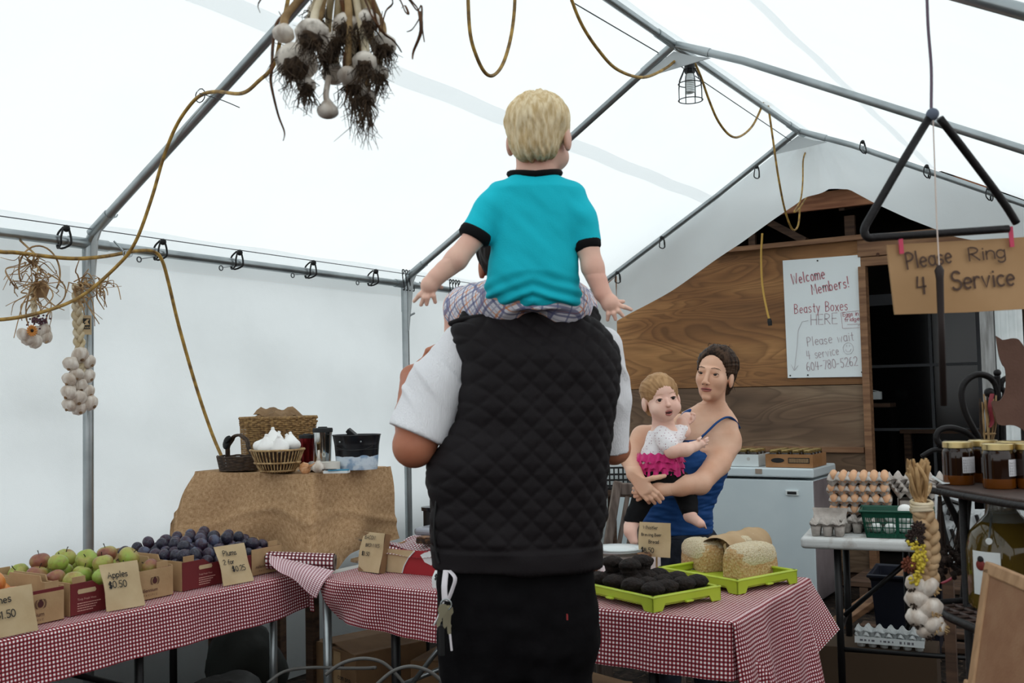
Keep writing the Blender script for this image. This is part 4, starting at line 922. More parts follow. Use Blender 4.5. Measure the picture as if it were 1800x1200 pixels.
# plums
PL = None; k = 0
for layer, (nx, ny, z0) in enumerate(((8, 9, TZ+.078), (7, 8, TZ+.108), (4, 5, TZ+.136))):
    mx = (.03, .05, .11)[layer]
    for i in range(nx):
        for j in range(ny):
            x = -2.895-.42+mx+(.42-2*mx)*i/(nx-1)+rs.uniform(-.006, .006); y = 2.425+mx+(.475-2*mx)*j/(ny-1)+rs.uniform(-.006, .006)
            if layer == 0 and 1 < i < nx-2 and 1 < j < ny-2: continue
            if layer == 1 and rs.rand() < .12: continue
            z = z0+rs.uniform(-.004, .007)
            rw = ['front', 'second', 'third', 'fourth', 'fifth', 'sixth', 'seventh', 'rear'][nx-1-i if nx-1-i < 7 else 7]; cl = ['first', 'second', 'third', 'fourth', 'fifth', 'sixth', 'seventh', 'eighth', 'ninth'][j]
            lb = f"dark plum in the {['lower', 'middle', 'top'][layer]} layer, {rw} row, {cl} from the left"
            R_ = Rz(rs.uniform(0, 6.28))@Rx(rs.normal()*.8); s_ = rs.uniform(.92, 1.1)
            if PL is None:
                PL = tag(obj('plum', MB().ell((0, 0, 0), (.0215, .0215, .0255), 14, 10, None, peach_shape), M_PLUM, smooth=True), lb, 'plum', 'plums in the red carton'); PL.location = (x, y, z)
            else:
                c = dup(PL, (x, y, z), label=lb, rot=R_); c.scale = (s_,)*3

# ---------------------------------------------------------------- burlap stand at the back corner with baskets and cups
BZ = 1.085; bc = oz(547, 836, BZ); bx1, by0 = bc[0], bc[1]; bx0 = -3.63; by1 = by0+.50
stand = thing('display_stand', 'dark wooden stand hidden under burlap in the table corner', 'stand', ((bx0+bx1)/2, (by0+by1)/2, 0))
sm = MB(); obj('top_board', MB().box(((bx0+bx1)/2, (by0+by1)/2, BZ-.018), (bx1-bx0-.02, by1-by0-.02, .025)), M_DLUM, stand, world=True)
for x in (bx0+.05, bx1-.05):
    for y in (by0+.05, by1-.05): obj('leg', MB().box((x, y, (BZ-.03)/2), (.04, .04, BZ-.03)), M_DLUM, stand, world=True)
M_BURL = mat('burlap', '#a8865e', 0.9, spec=0.15); h = N(M_BURL); tc = h.new('ShaderNodeUVMap'); sp = h.new('ShaderNodeSeparateXYZ'); h.ln(tc.outputs[0], sp.inputs[0])
n = h.new('ShaderNodeTexNoise', i_Scale=60.0, i_Detail=4.0); h.ln(tc.outputs[0], n.inputs['Vector'])
mpa = h.new('ShaderNodeMapping'); mpa.inputs['Scale'].default_value = (620, 60, 1); h.ln(tc.outputs[0], mpa.inputs[0]); na = h.new('ShaderNodeTexNoise', i_Scale=1.0); h.ln(mpa.outputs[0], na.inputs['Vector'])
mpb = h.new('ShaderNodeMapping'); mpb.inputs['Scale'].default_value = (60, 620, 1); h.ln(tc.outputs[0], mpb.inputs[0]); nb_ = h.new('ShaderNodeTexNoise', i_Scale=1.0); h.ln(mpb.outputs[0], nb_.inputs['Vector'])
w = h.math('ADD', h.math('MULTIPLY', h.math('ADD', na.outputs[0], nb_.outputs[0]), .35), h.math('MULTIPLY', n.outputs[0], .3))
h.ln(h.ramp(w, [(.36, '#876748'), (.5, '#b08d69'), (.66, '#cfb08d')]), h.b.inputs['Base Color'])
bp = h.new('ShaderNodeBump', i_Strength=.35, i_Distance=.004); h.ln(w, bp.inputs['Height']); h.ln(bp.outputs[0], h.b.inputs['Normal'])
# burlap sheet: top, left end, front, right end, with a folded corner hanging lower at the front right
def burlap_pt(s, t):
    """s runs round the edge (0 back left .. 1 back right), t from the edge down"""
    per = [V(bx0, by1, 0), V(bx0, by0, 0), V(bx1, by0, 0), V(bx1, by1, 0)]
    lens = [by1-by0, bx1-bx0, by1-by0]; tot = sum(lens); a = s*tot
    for i in range(3):
        if a <= lens[i] or i == 2: k_ = min(1, a/lens[i]); p = per[i]+(per[i+1]-per[i])*k_; nrm_ = [V(-1, 0, 0), V(0, -1, 0), V(1, 0, 0)][i]; break
        a -= lens[i]
    return p, nrm_, i, k_
def burl(u, v):
    p, nn, i, k_ = burlap_pt(u, v)
    sC = (by1-by0+bx1-bx0)/(2*(by1-by0)+bx1-bx0); s0 = (by1-by0)/(2*(by1-by0)+bx1-bx0)
    g = math.exp(-((u-sC)/.055)**2); g0 = math.exp(-((u-s0)/.045)**2)
    drop = .285+.13*g+.02*math.sin(u*9)+(.02 if i == 2 else 0)*(1-g)+.03*(i == 1)
    if i == 0: drop = .22
    dd = nn+(nrm(V(1, -1, 0))-nn)*g*.9+(nrm(V(-1, -1, 0))-nn)*g0
    fl_ = .012+(.035*v+.15*g*v**1.2+.085*g0*v)+.016*math.sin(u*38+v*2)*v+.020*math.sin(u*19+1+v*5)*v**.7+.010*math.exp(-((v-.62-.2*math.sin(u*7))/.05)**2)
    z = BZ+.004-drop*v**1.02-.006*(v > .02)
    q = p+dd*fl_
    if q[0] < TX+.01: q[0] = TX+.01
    return V(q[0], q[1], z)
mb = MB(); tot = 2*(by1-by0)+bx1-bx0
mb.grid(burl, 150, 30, uvfn=lambda u, v: (tot*u, .33*v))
def btop(u, v):
    return V(bx0-.012*0+(bx1-bx0)*u, by0+(by1-by0)*v, BZ+.004+.003*math.sin(u*12)*math.sin(v*9)-.006*(u > .98 or v < .02))
mb.grid(btop, 40, 24, uvfn=lambda u, v: ((bx1-bx0)*u, (by1-by0)*v))
tag(obj('burlap_cloth', mb, M_BURL, smooth=True), 'brown burlap cloth draped over the raised corner stand', 'cloth')

M_WICK = mat('wicker', '#a98655', 0.7, col2='#6f5230', nscale=60, bump=0.2); M_WICKD = mat('dark_wicker', '#4c3a2c', 0.75, col2='#2e231b', nscale=60); M_WICKL = mat('pale_reed', '#c4a678', 0.7, col2='#86653e', nscale=50)
def woven_box(t, w, dpt, h, m, rows=22, r=.0042, taper=.94, world_o=(0, 0, 0)):
    """rectangular basket wall of horizontal weavers over uprights"""
    def per(z, off=0.0):
        k_ = taper+(1-taper)*z/h; W_, D_ = w/2*k_, dpt/2*k_; pts = []
        for (x0, y0, x1, y1) in ((-W_, -D_, W_, -D_), (W_, -D_, W_, D_), (W_, D_, -W_, D_), (-W_, D_, -W_, -D_)):
            n_ = int(math.hypot(x1-x0, y1-y0)/.012)
            for i in range(n_): pts.append((x0+(x1-x0)*i/n_, y0+(y1-y0)*i/n_))
        return pts
    for j in range(rows):
        z = h*(j+.5)/rows; mb = MB(); pp = per(z); c = []
        for i, (x, y) in enumerate(pp):
            L_ = math.hypot(x, y); o = .0035*math.sin(PI*i*.5+PI*(j % 2)); c.append((x+x/L_*o, y+y/L_*o, z+.001*math.sin(i)))
        mb.tube(c, r*(1.0 if j < rows-4 else 1.5), 5, closed=True)
        obj('weaver', mb, m, t, smooth=True)
    ups = MB()
    for i, ((x, y), (x2, y2)) in enumerate(zip(per(0)[::3], per(h)[::3])): ups.tube([(x, y, 0), (x2, y2, h)], .003, 5)
    tag(obj('uprights', ups, m, t), kind='stuff')
    obj('base', MB().box((0, 0, .003), (w*taper, dpt*taper, .006)), m, t)
    obj('rim', MB().tube([(x, y, h) for x, y in per(h)], .008, 6, closed=True), m, t, smooth=True)
bp_ = oz(490, 822, BZ+.006); 
bk = thing('wicker_basket', 'tall square wicker basket stuffed with brown paper bags', 'basket', tuple(oy(490, 822, by0+.33)[:2])+(BZ+.006,), rz=.12)
s_bw = .255
woven_box(bk, .29, .19, .225, M_WICK, rows=26)
M_PAPER = mat('brown_paper', '#8f7252', 0.85, col2='#7c6145', nscale=12, bump=0.3, bscale=30)
bpos = np.array(bk.location)
def crumple(c, w, d_, h_, seed, n=10):
    def f(u, v):
        x, y = u*2-1, v*2-1; e = vnoise(np.array([[u*3+seed, v*3, seed]]), seed)[0]; e2 = vnoise(np.array([[u*6, v*6, seed]]), seed+1)[0]
        return V(c[0]+x*w/2*(1+.1*e2), c[1]+y*d_/2, c[2]+h_*(1-max(abs(x), abs(y))**2.5)*(.7+.5*e)+.015*e2)
    return MB().grid(f, n, n)
for i, (dx, dy, dz, w_, h_) in enumerate(((-.02, -.01, .21, .25, .035), (.03, .0, .225, .17, .055), (-.05, .02, .235, .13, .05))):
    tag(obj('paper_bag', crumple(bpos+V(dx, dy, dz), w_, .13, h_, 3+i), M_PAPER), ['flat brown paper bag lying across the basket rim', 'crumpled brown paper bag peaking highest on the basket', 'brown paper bag folded at the left of the basket top'][i], 'bag', 'paper bags in the wicker basket')
# round reed basket of white garlic
gp = oz(488, 831, BZ+.007)
gb = thing('reed_basket', 'round flared basket of upright pale reeds filled with white garlic', 'basket', gp)
prof = lambda k: .068+.042*k**.8
for i in range(40):
    a = 2*PI*i/40; mb = MB(); mb.tube([V(prof(k)*math.cos(a), prof(k)*math.sin(a), .005+.095*k) for k in np.linspace(0, 1, 6)], .0032, 5); obj('reed', mb, M_WICKL, gb, smooth=True)
for z, r_ in ((.012, .072), (.045, .094), (.098, .112)): obj('hoop', MB().tube([V(r_*math.cos(a), r_*math.sin(a), z) for a in np.linspace(0, 2*PI, 37)[:-1]], .0045, 6, closed=True), M_WICKL, gb, smooth=True)
obj('lining', MB().lathe([(.0, .004), (.064, .004), (.088, .05), (.104, .094)], 28, cap=False), M_WICKD, gb, smooth=True)
M_GARL = mat('garlic_skin', '#ddd4ca', 0.5, col2='#b9a898', nscale=60, stretch=(1, 1, .3), bump=0.25); M_GARLD = mat('garlic_dirty', '#dcd2c6', 0.6, col2='#4a3626', nscale=34, lo=.48, hi=.72); M_ROOT = mat('dry_roots', '#3a2a1c', 0.9, col2='#211812', nscale=50); M_STRAW = mat('dry_stalk', '#b39468', 0.8, col2='#7d6140', nscale=30); M_STALKW = mat('pale_stalk', '#d8cab0', 0.6, col2='#b9a57f', nscale=20)
def garlic_shape(v):
    a = np.arctan2(v[:, 1], v[:, 0]); g = 1+.10*np.abs(np.cos(4*a))*np.sqrt(np.maximum(0, 1-v[:, 2]**2)); z = np.where(v[:, 2] > 0, v[:, 2]*.85+np.maximum(0, v[:, 2]-.75)*2.2, v[:, 2]*.72)
    s = np.where(v[:, 2] > .75, 1-.35*(v[:, 2]-.75)/.25, 1)
    return np.stack([v[:, 0]*g*s, v[:, 1]*g*s, z], 1)
def bulb_mesh(r, m=M_GARL, stalk=.0, roots=True):
    mb = MB().ell((0, 0, 0), (r, r, r), 18, 12, None, garlic_shape)
    if stalk: mb.tube([(0, 0, r*1.1), (.001, .001, r*1.1+stalk*.5), (.003, 0, r*1.1+stalk)], [r*.3, r*.2, r*.17], 8)
    return mb
G0 = None
gl = [(-.06, -.03, .105, .5, 2.2), (.0, -.06, .108, .1, 0), (.055, -.04, .107, .4, .4), (-.02, .02, .118, .2, 1.5), (.05, .03, .115, .3, 4), (-.07, .03, .106, .4, 3), (.01, .07, .108, .4, 5), (-.01, -.01, .135, .15, 0)]
lbs = ['white garlic bulb at the left front of the reed basket', 'white garlic bulb at the middle front of the reed basket', 'white garlic bulb at the right front of the reed basket', 'white garlic bulb in the centre of the reed basket heap', 'white garlic bulb at the right rear of the reed basket', 'white garlic bulb at the left rear of the reed basket', 'white garlic bulb at the back of the reed basket', 'white garlic bulb crowning the reed basket with its stalk up']
for (x, y, z, tl, az), lb in zip(gl, lbs):
    R_ = Rz(az)@Rx(tl)
    if G0 is None:
        G0 = tag(obj('garlic_bulb', bulb_mesh(.037, stalk=.016), mat('clean_garlic', '#f1efec', 0.5), smooth=True), lb, 'garlic', 'garlic heaped in the reed basket'); G0.matrix_basis = Matrix.Translation(Vector(gp+V(x, y, z))) @ Matrix(R_.tolist()).to_4x4()
    else: dup(G0, gp+V(x, y, z), label=lb, rot=R_)
# small dark twig basket with hooped handle
tp = oz(425, 826, BZ+.007); tp = V(max(tp[0], bx0+.11), by0+.20, BZ+.007); tp = od(420, 826, 4.52); tp[2] = BZ+.007
tb = thing('twig_basket', 'small dark twig basket with tall hoop handle and black bow', 'basket', tp)
for j in range(9):
    r_ = .085+.012*j/8; obj('weaver', MB().tube([V(r_*1.1*math.cos(a), r_*.8*math.sin(a), .006+.0068*j+.002*math.sin(9*a+PI*j)) for a in np.linspace(0, 2*PI, 41)[:-1]], .0048, 6, closed=True), M_WICKD, tb, smooth=True)
obj('base', MB().lathe([(.0, .003), (.085, .003), (.085, .008), (0, .008)], 24), M_WICKD, tb)
for o in (-.006, .006): obj('handle', MB().tube([V(.075*math.cos(a), o+.004*math.sin(a*9), .05+.105*math.sin(a)) for a in np.linspace(0, PI, 22)], .006, 6), M_WICKD, tb, smooth=True)
m = MB(); m.ell((-.05, -.02, .135), (.026, .010, .014), 10, 7, Ry(-.6)); m.ell((-.065, -.015, .115), (.018, .009, .024), 10, 7, Ry(.3)); obj('bow', m, M_BLACK, tb, smooth=True)
# travel mugs
def mug(label, px, py, D, r, h_, m):
    p = od(px, py, D); p[2] = BZ+.007; t = thing('travel_mug', label, 'mug', p)
    obj('body', MB().lathe([(r*.80, 0), (r*.82, .004), (r*.97, h_*.8), (r, h_*.87), (r, h_*.88)], 28), m, t, auto=.6)
    obj('lid', MB().lathe([(r*1.03, h_*.87), (r*1.05, h_*.93), (r*1.0, h_*.97), (r*.5, h_*.975), (r*.45, h_)], 28), M_BLACK, t, auto=.6)
mug('dark red metal travel mug with a black lid beside the baskets', 540, 822, 4.50, .034, .155, mat('red_metal', '#6d1a1d', 0.22, .8))
mug('tall shiny steel travel mug with a black lid', 568, 826, 4.46, .042, .185, mat('polished_steel', '#d9dcdc', 0.1, 1.0))
# black tin with a pale band
tn = od(628, 836, 4.40); tn[2] = BZ+.007
tt = thing('tin_bucket', 'black oval tin bucket with a pale blue painted base', 'bucket', tn, rz=.53)
M_TIN = mat('black_enamel', '#15161a', 0.2, spec=.6); Mt2 = mat('painted_tin', '#15161a', 0.25); h = N(Mt2); tc = h.new('ShaderNodeTexCoord'); sp = h.new('ShaderNodeSeparateXYZ'); h.ln(tc.outputs['Object'], sp.inputs[0]); nz_ = h.new('ShaderNodeTexNoise', i_Scale=26.0, i_Detail=4.0); h.ln(tc.outputs['Object'], nz_.inputs['Vector'])
e_ = h.math('GREATER_THAN', h.math('ADD', sp.outputs[2], h.math('MULTIPLY', nz_.outputs[0], .022)), .071); h.ln(h.mix(e_, h.ramp(nz_.outputs[0], [(.4, '#8fa9c4'), (.55, '#cfdbe6')]), rgb('#15161a')), h.b.inputs['Base Color'])
el = lambda pr_: [(r_, z_) for r_, z_ in pr_]
mb = MB().lathe([(.0, .001), (.086, .001), (.088, .006), (.094, .085), (.0955, .088), (.094, .091), (.0955, .095), (.0945, .098), (.103, .145), (.106, .148), (.104, .151), (.099, .146), (.09, .02)], 40, cap=False); v_ = mb.v[-1]; mb.v[-1] = v_*V(1.0, .72, 1)
obj('body', mb, Mt2, tt, auto=.5)
obj('handle', MB().tube([V(.09*math.cos(a), -.074, .120-.035*abs(math.sin(a))*1.0) for a in np.linspace(PI*.15, PI*.85, 12)], .002, 6), M_DSTEEL, tt)
for x in (.03, -.06): obj('rivet', MB().ell((x, -.069, .122), (.004, .003, .004), 8, 6), M_STEEL, tt, smooth=True)
m = MB().box((-.02, 0, .155), (.05, .03, .02), Ry(.7)@Rx(.2)); tag(obj('scoop', m.tube([(-.05, 0, .12), (-.03, .0, .175)], .006, 6), M_DSTEEL, tt, bevel=.004))
# bits in front of the cups
p = od(578, 824, 4.33); p[2] = BZ+.007
tr = thing('tape_roll', 'roll of white masking tape lying by the tin bucket', 'tape', p)
obj('tape', MB().lathe([(.03, 0), (.048, 0), (.048, .04), (.03, .04), (.03, 0)], 26, cap=False), mat('masking_tape', '#dcd8cf', 0.6), tr, auto=.5)
p = od(536, 828, 4.30); p[2] = BZ+.024
on = thing('onion', 'orange skinned onion with papery top lying before the reed basket', 'onion', p, rot=Ry(1.2)@Rx(.2))
M_ON = mat('onion_skin', '#c98a56', 0.45, col2='#e0b28a', nscale=20, stretch=(6, 6, 1)); obj('bulb', MB().ell((0, 0, 0), (.025, .025, .022), 16, 10, None, garlic_shape), M_ON, on, smooth=True)
obj('stalk', MB().tube([(0, 0, .022), (.004, .006, .05), (.0, .01, .09)], [.009, .006, .007], 7, flat=.5), M_ON, on, smooth=True)
p = od(560, 834, 4.22); p[2] = BZ+.029
tag(obj('garlic_bulb', MB().add(*(lambda b: (b.verts()+p, b.f))(bulb_mesh(.026, stalk=.045))), M_GARL, smooth=True), 'single white garlic bulb standing before the masking tape roll', 'garlic')
p = od(592, 838, 4.20); p[2] = BZ+.010
bkk = thing('booklet', 'small stack of leaflets with a blue cover before the tin bucket', 'booklet', p, rz=.5)
obj('pages', MB().box((0, 0, .004), (.10, .05, .010)), M_WHITE, bkk); obj('cover', MB().box((.01, -.004, .011), (.085, .045, .004), Rz(.15)), mat('blue_cover', '#2f7fa0', .4), bkk)
obj('cover', MB().box((-.03, .0, .0135), (.05, .03, .003), Rz(-.4)), M_BLACK, bkk)
cl_ = od(548, 816, 4.40); cl_[2] = BZ+.006
tag(obj('tea_towel', crumple(cl_, .12, .08, .03, 21), mat('grey_linen', '#b8b4ae', .9)), 'crumpled pale cloth lying behind the onion', 'towel')

# ---------------------------------------------------------------- middle table: brownies, muffins, bread
def tray_carton(name, label, x0, x1, y0, y1, h_, front_m, side_m):
    t = thing(name, label, 'box', ((x0+x1)/2, (y0+y1)/2, TZ+.001)); w, d_ = x1-x0, y1-y0
    for n_, c, s_, m in (('base', (0, 0, .003), (w, d_, .005), M_KDARK), ('front_panel', (0, -d_/2, h_/2), (w, .004, h_), front_m), ('back_panel', (0, d_/2, h_/2), (w, .004, h_), side_m), ('side_panel', (-w/2, 0, h_/2), (.004, d_, h_), side_m), ('side_panel', (w/2, 0, h_/2), (.004, d_, h_), side_m)):
        obj(n_, MB().box(c, s_), m, t)
    return t
tx0, tx1, ty0 = -2.545, -2.10, 3.05
tb_ = tray_carton('tomato_carton', 'red and kraft tomato carton lined with gingham holding brownies', tx0, tx1, ty0, ty0+.30, .088, mat('tomato_red', '#9b1f27', .5), M_KRAFT)
cy_ = ty0-.0035
obj('label_panel', MB().prism([(tx0, TZ+.002), (tx0+.125, TZ+.002), (tx0+.135, TZ+.03), (tx0+.155, TZ+.06), (tx0+.185, TZ+.088), (tx0, TZ+.088)], .002, (0, cy_, 0), (1, 0, 0), (0, 0, 1)), M_SIGN, tb_, world=True)
obj('label_stripe', MB().tube([V(tx0+a, cy_-.0015, TZ+z) for a, z in ((.128, .003), (.138, .03), (.158, .06), (.188, .0875))], .0022, 5), M_WHITE, tb_, world=True)
printed('brand_lettering', 'tomatoes', V(tx0+.325, cy_-.001, TZ+.022), (1, 0, 0), (0, 0, 1), .017, M_WHITE, tb_)
obj('sticker', MB().prism([(0, .01), (.03, .0), (.045, .02), (.04, .055), (.0, .045), (-.02, .035)], .001, (tx0+.235, cy_-.002, TZ+.04), (1, 0, 0), (0, 0, 1)), M_WHITE, tb_, world=True)
def liner(u, v):
    x = tx0-.02+(tx1-tx0+.04)*u; y = ty0-.012+.32*v; e = max(abs(u*2-1), abs(v*2-1))
    return V(x, y, TZ+.088+.012*math.sin(u*11+v*3)*math.sin(v*9+u)+(-.025*(v < .06))+.006+.05*math.exp(-((u-.58)/.16)**2-((v-.62)/.3)**2)*1.0)
lin = tag(obj('gingham_liner', MB().grid(liner, 44, 26, uvfn=lambda u, v: (.46*u, .32*v)), M_GINGD, smooth=True), 'crumpled gingham paper lining the tomato carton under the brownies', 'cloth')
M_BROWN = mat('brownie', '#2b1a12', .8, col2='#7a5436', nscale=30, lo=.5, hi=.7, bump=.6, bscale=60); M_BTOP = mat('brownie_top', '#8a6344', .8, col2='#3a2316', nscale=45, lo=.4, hi=.6, bump=.6, bscale=80)
B0 = None
bl = [(.20, .07, .117, .1), (.28, .08, .118, -.15), (.36, .07, .117, .2), (.24, .12, .140, .3), (.33, .14, .140, -.2), (.40, .12, .125, .1)]
bn = ['brownie slab leftmost in the front row on gingham', 'brownie slab second in the front row on gingham', 'brownie slab third in the front row on gingham', 'brownie slab on top of the pile at the left', 'brownie slab on top of the pile in the middle', 'brownie slab at the right end of the pile']
for (x, y, z, a), lb in zip(bl, bn):
    if B0 is None:
        B0 = thing('brownie', lb, 'brownie', (tx0+x, ty0+y, TZ+z), a, 'brownies in the tomato carton')
        obj('crumb', MB().box((0, 0, 0), (.085, .055, .020)), M_BROWN, B0, bevel=.004); obj('crust', MB().box((0, 0, .012), (.083, .053, .006)), M_BTOP, B0, bevel=.003)
    else: dup(B0, (tx0+x, ty0+y, TZ+z), a, lb)
cb_ = oz(650, 1005, TZ+.002)
card('price_card', 'kraft card reading Bacon Brownies, standing against the tomato carton', V(cb_[0], ty0-.045, TZ+.003), (1, -.10, 0), (0, .25, 1), .118, .148, [('BACON', .18, .82, 1.0), ('BROWNIES', .26, .63, .9), ('$3.50', .14, .40, 1.05)], hgt=.0135, seed=21, thick=.03)
pt_ = oz(770, 1033, TZ+.002)
card('price_card', 'small pale price tag half hidden at the trouser side', V(pt_[0], T2y0+.03, TZ+.002), (1, 0, 0), (0, .3, 1), .045, .06, [('$', .25, .45, 1.0)], hgt=.018, seed=33, m=M_WHITE)
# cash box, black cup, silver stand and the big basket behind
cbp = oz(725, 948, TZ+.002); cbx = V(-2.49, 3.46, TZ+.001)
cs = thing('cash_box', 'closed grey metal cash box with a small carry handle', 'cash box', cbx, rz=.05)
M_CASH = mat('grey_enamel', '#9a9ba3', .35, .4); obj('body', MB().box((0, 0, .045), (.25, .17, .09)), M_CASH, cs, bevel=.012); obj('lid', MB().box((0, 0, .105), (.254, .174, .032)), M_CASH, cs, bevel=.014, bseg=3)
obj('handle', MB().tube(spline([(-.035, 0, .12), (-.03, 0, .134), (.03, 0, .134), (.035, 0, .12)], 4), .004, 6), M_STEEL, cs, smooth=True)
c_ = oz(690, 948, TZ+.002); c_ = V(-2.66, 3.56, TZ+.001)
ms = thing('black_canister', 'black lidded canister peeking out behind the burlap', 'canister', c_)
obj('body', MB().lathe([(.0, 0), (.036, 0), (.036, .17), (.0, .17)], 24, cap=False), M_BLACK, ms, auto=.6); obj('lid', MB().lathe([(.0, .170), (.044, .170), (.045, .185), (.0, .19)], 24, cap=False), M_TIN, ms, auto=.6); obj('bracket', MB().box((.04, -.03, .155), (.05, .02, .012)), M_BLACK, ms)
sp_ = V(-2.74, 3.23, TZ+.001)
ss_ = thing('cake_stand', 'shiny metal stand foot showing under the burlap hem', 'stand', sp_)
obj('foot', MB().lathe([(.0, 0), (.07, 0), (.068, .008), (.025, .018), (.016, .04), (.018, .075), (.05, .09)], 28), mat('chrome', '#c7cacc', .15, 1.0), ss_, auto=.6)
wb = V(-2.63, 3.93, .0)
wbk = thing('wicker_hamper', 'large pale wicker basket half hidden behind the man, beyond the cash box', 'basket', wb)
prf = [(.17, .62), (.20, .70), (.225, .78), (.235, .86)]
for j in range(16):
    k_ = j/15; r_ = .17+.07*k_**.7; obj('weaver', MB().tube([V(r_*math.cos(a)+.004*math.cos(18*a+PI*j)*math.cos(a), r_*math.sin(a), .62+.24*k_+.05*max(0, math.sin(a+.6))*k_) for a in np.linspace(0, 2*PI, 49)[:-1]], .0085, 6, closed=True), M_WICKL, wbk, smooth=True)
obj('base', MB().lathe([(.0, .0), (.16, .0), (.17, .62), (0, .62)], 24), M_WICKD, wbk)
# white plate of paper and granola bars behind the muffins
pp_ = oz(1090, 1000, TZ+.002)
pl_ = thing('paper_plate', 'stack of fluted white paper plates behind the dark muffins', 'plate', V(pp_[0]-.02, pp_[1]+.03, TZ+.051))
for q in range(3): obj('plate', MB().lathe([(.0, .004*q), (.07, .004*q), (.085, .004*q+.012), (.098, .004*q+.016), (.099, .004*q+.018), (.07, .004*q+.003)], 48, cap=False, wob=lambda a, z: 1+.012*math.sin(30*a)*(z > .012)), M_WHITE, pl_, smooth=True)
obj('filling', MB().lathe([(.0, .03), (.06, .027), (.075, .018), (.0, .015)], 30, cap=False, wob=lambda a, z: 1+.05*math.sin(7*a)), M_WHITE, pl_, smooth=True)
gbx = tray_carton('gingham_carton', 'low carton wrapped in red gingham under the paper plates', pp_[0]-.13, pp_[0]+.10, pp_[1]-.06, pp_[1]+.14, .048, M_GINGD, M_GINGD)
for q, lb in enumerate(('oat bar leaning at the left of the gingham carton', 'oat bar lying flat before the gingham carton', 'oat bar at the right behind the muffins')):
    c = pp_+V(-.11+.03*q, -.085+.01*q, .014+.0*q) if q < 2 else pp_+V(.10, .0, .055)
    tag(obj('oat_bar', MB().box(c, (.05, .03, .022), Rz(.4*q)@Rx(.2)), M_BTOP, bevel=.005), lb, 'bar', 'oat bars round the gingham carton')
# green trays
M_LIME = mat('lime_plastic', '#b4c63c', .35, col2='#aabd34', nscale=5)
def green_tray(label, c, rz, w, d_, drop=.036):
    t = thing('plastic_tray', label, 'tray', c, rz)
    S_ = MB(); h_ = .040; 
    obj('floor_plate', MB().box((0, 0, .016), (w-.02, d_-.02, .005)), M_LIME, t)
    for sx, sy, L_ in ((0, -1, w), (0, 1, w), (-1, 0, d_), (1, 0, d_)):
        o = V(sx*w/2, sy*d_/2, 0); e_ = V(1, 0, 0) if sy else V(0, 1, 0); n_ = V(sx, sy, 0)
        pl = [(-L_/2, -.004), (-L_/2+.040, -.004), (-L_/2+.052, .016), (L_/2-.052, .016), (L_/2-.040, -.004), (L_/2, -.004), (L_/2, h_), (-L_/2, h_)]
        pl = [(x, z+.004) for x, z in pl]
        obj('side_panel', MB().prism(pl, .006, o-n_*.003, e_, V(0, 0, 1)-n_*0), M_LIME, t, bevel=.002)
        obj('rim', MB().box(o-n_*.007+V(0, 0, h_+.003), (L_+.004 if sy else .016, .016 if sy else L_+.004, .007)), M_LIME, t, bevel=.003)
        obj('clip', MB().box(o+n_*.005+V(0, 0, .018), (.03 if sy else .012, .012 if sy else .03, .006)), M_LIME, t, bevel=.002)
    return t
f1, r1, l1 = oz(1148, 1078, TZ), oz(1268, 1055, TZ), oz(1040, 1032, TZ)
a1 = math.atan2(r1[1]-f1[1], r1[0]-f1[0]); ew = V(math.cos(a1), math.sin(a1), 0); en = V(-math.sin(a1), math.cos(a1), 0)
wA1 = np.linalg.norm(r1-f1); dA1 = .38
tc1 = f1+ew*wA1/2+en*dA1/2+V(0, 0, .001)
green_tray('lime green plastic tray full of dark muffins at the front', tc1, a1, wA1, dA1)
f2, r2 = oz(1297, 1046, TZ), oz(1388, 1024, TZ)
a2 = a1+.02; ew2 = V(math.cos(a2), math.sin(a2), 0); en2 = V(-math.sin(a2), math.cos(a2), 0); wA2 = .30; dA2 = .36
tc2 = f2+ew2*wA2/2+en2*dA2/2+V(0, 0, .001)
green_tray('lime green plastic tray holding the seeded loaves', tc2, a2, wA2, dA2)
# muffins
M_MUF = mat('dark_muffin', '#17110f', .8, col2='#251b17', nscale=60, bump=1.0, bscale=110, spec=.3)
def muf_top(v):
    q = vnoise(v*2.6, 4)*.10+vnoise(v*6.5, 6)*.05; return v*(1+q)[:, None]*V(1, 1, .8)
MU = None
mpx = []
for j in range(4):
    for i in range(4): mpx.append((-wA1/2+.052+(wA1-.104)*i/3, -dA1/2+.055+(dA1-.12)*j/3, .021))
mpx += [(-.035, .03, .066), (.04, .06, .067), (-.03, .12, .066)]
rw = ['front', 'second', 'third', 'rear']
for k, (x, y, z) in enumerate(mpx):
    p = tc1+ew*(x+rs.uniform(-.004, .004))+en*(y+rs.uniform(-.004, .004))+V(0, 0, z)
    lb = f"dark chocolate muffin in the {rw[k//4]} row of the green tray, {['leftmost', 'second', 'third', 'rightmost'][k % 4]} one" if k < 16 else ['dark muffin stacked on top near the middle of the tray', 'dark muffin stacked on top at the right rear', 'dark muffin stacked on top at the left rear'][k-16]
    if MU is None:
        MU = thing('muffin', lb, 'muffin', p, group='dark muffins in the green tray')
        obj('muffin_base', MB().lathe([(.0, 0), (.024, 0), (.031, .032), (.0, .032)], 20, cap=False, wob=lambda a, z: 1+.02*math.sin(16*a)), M_MUF, MU, smooth=True)
        obj('muffin_top', MB().ell((0, 0, .036), (.037, .037, .026), 26, 16, None, muf_top), M_MUF, MU, smooth=True)
    else: dup(MU, p, rs.uniform(0, 6), lb).scale = (rs.uniform(.94, 1.06),)*3
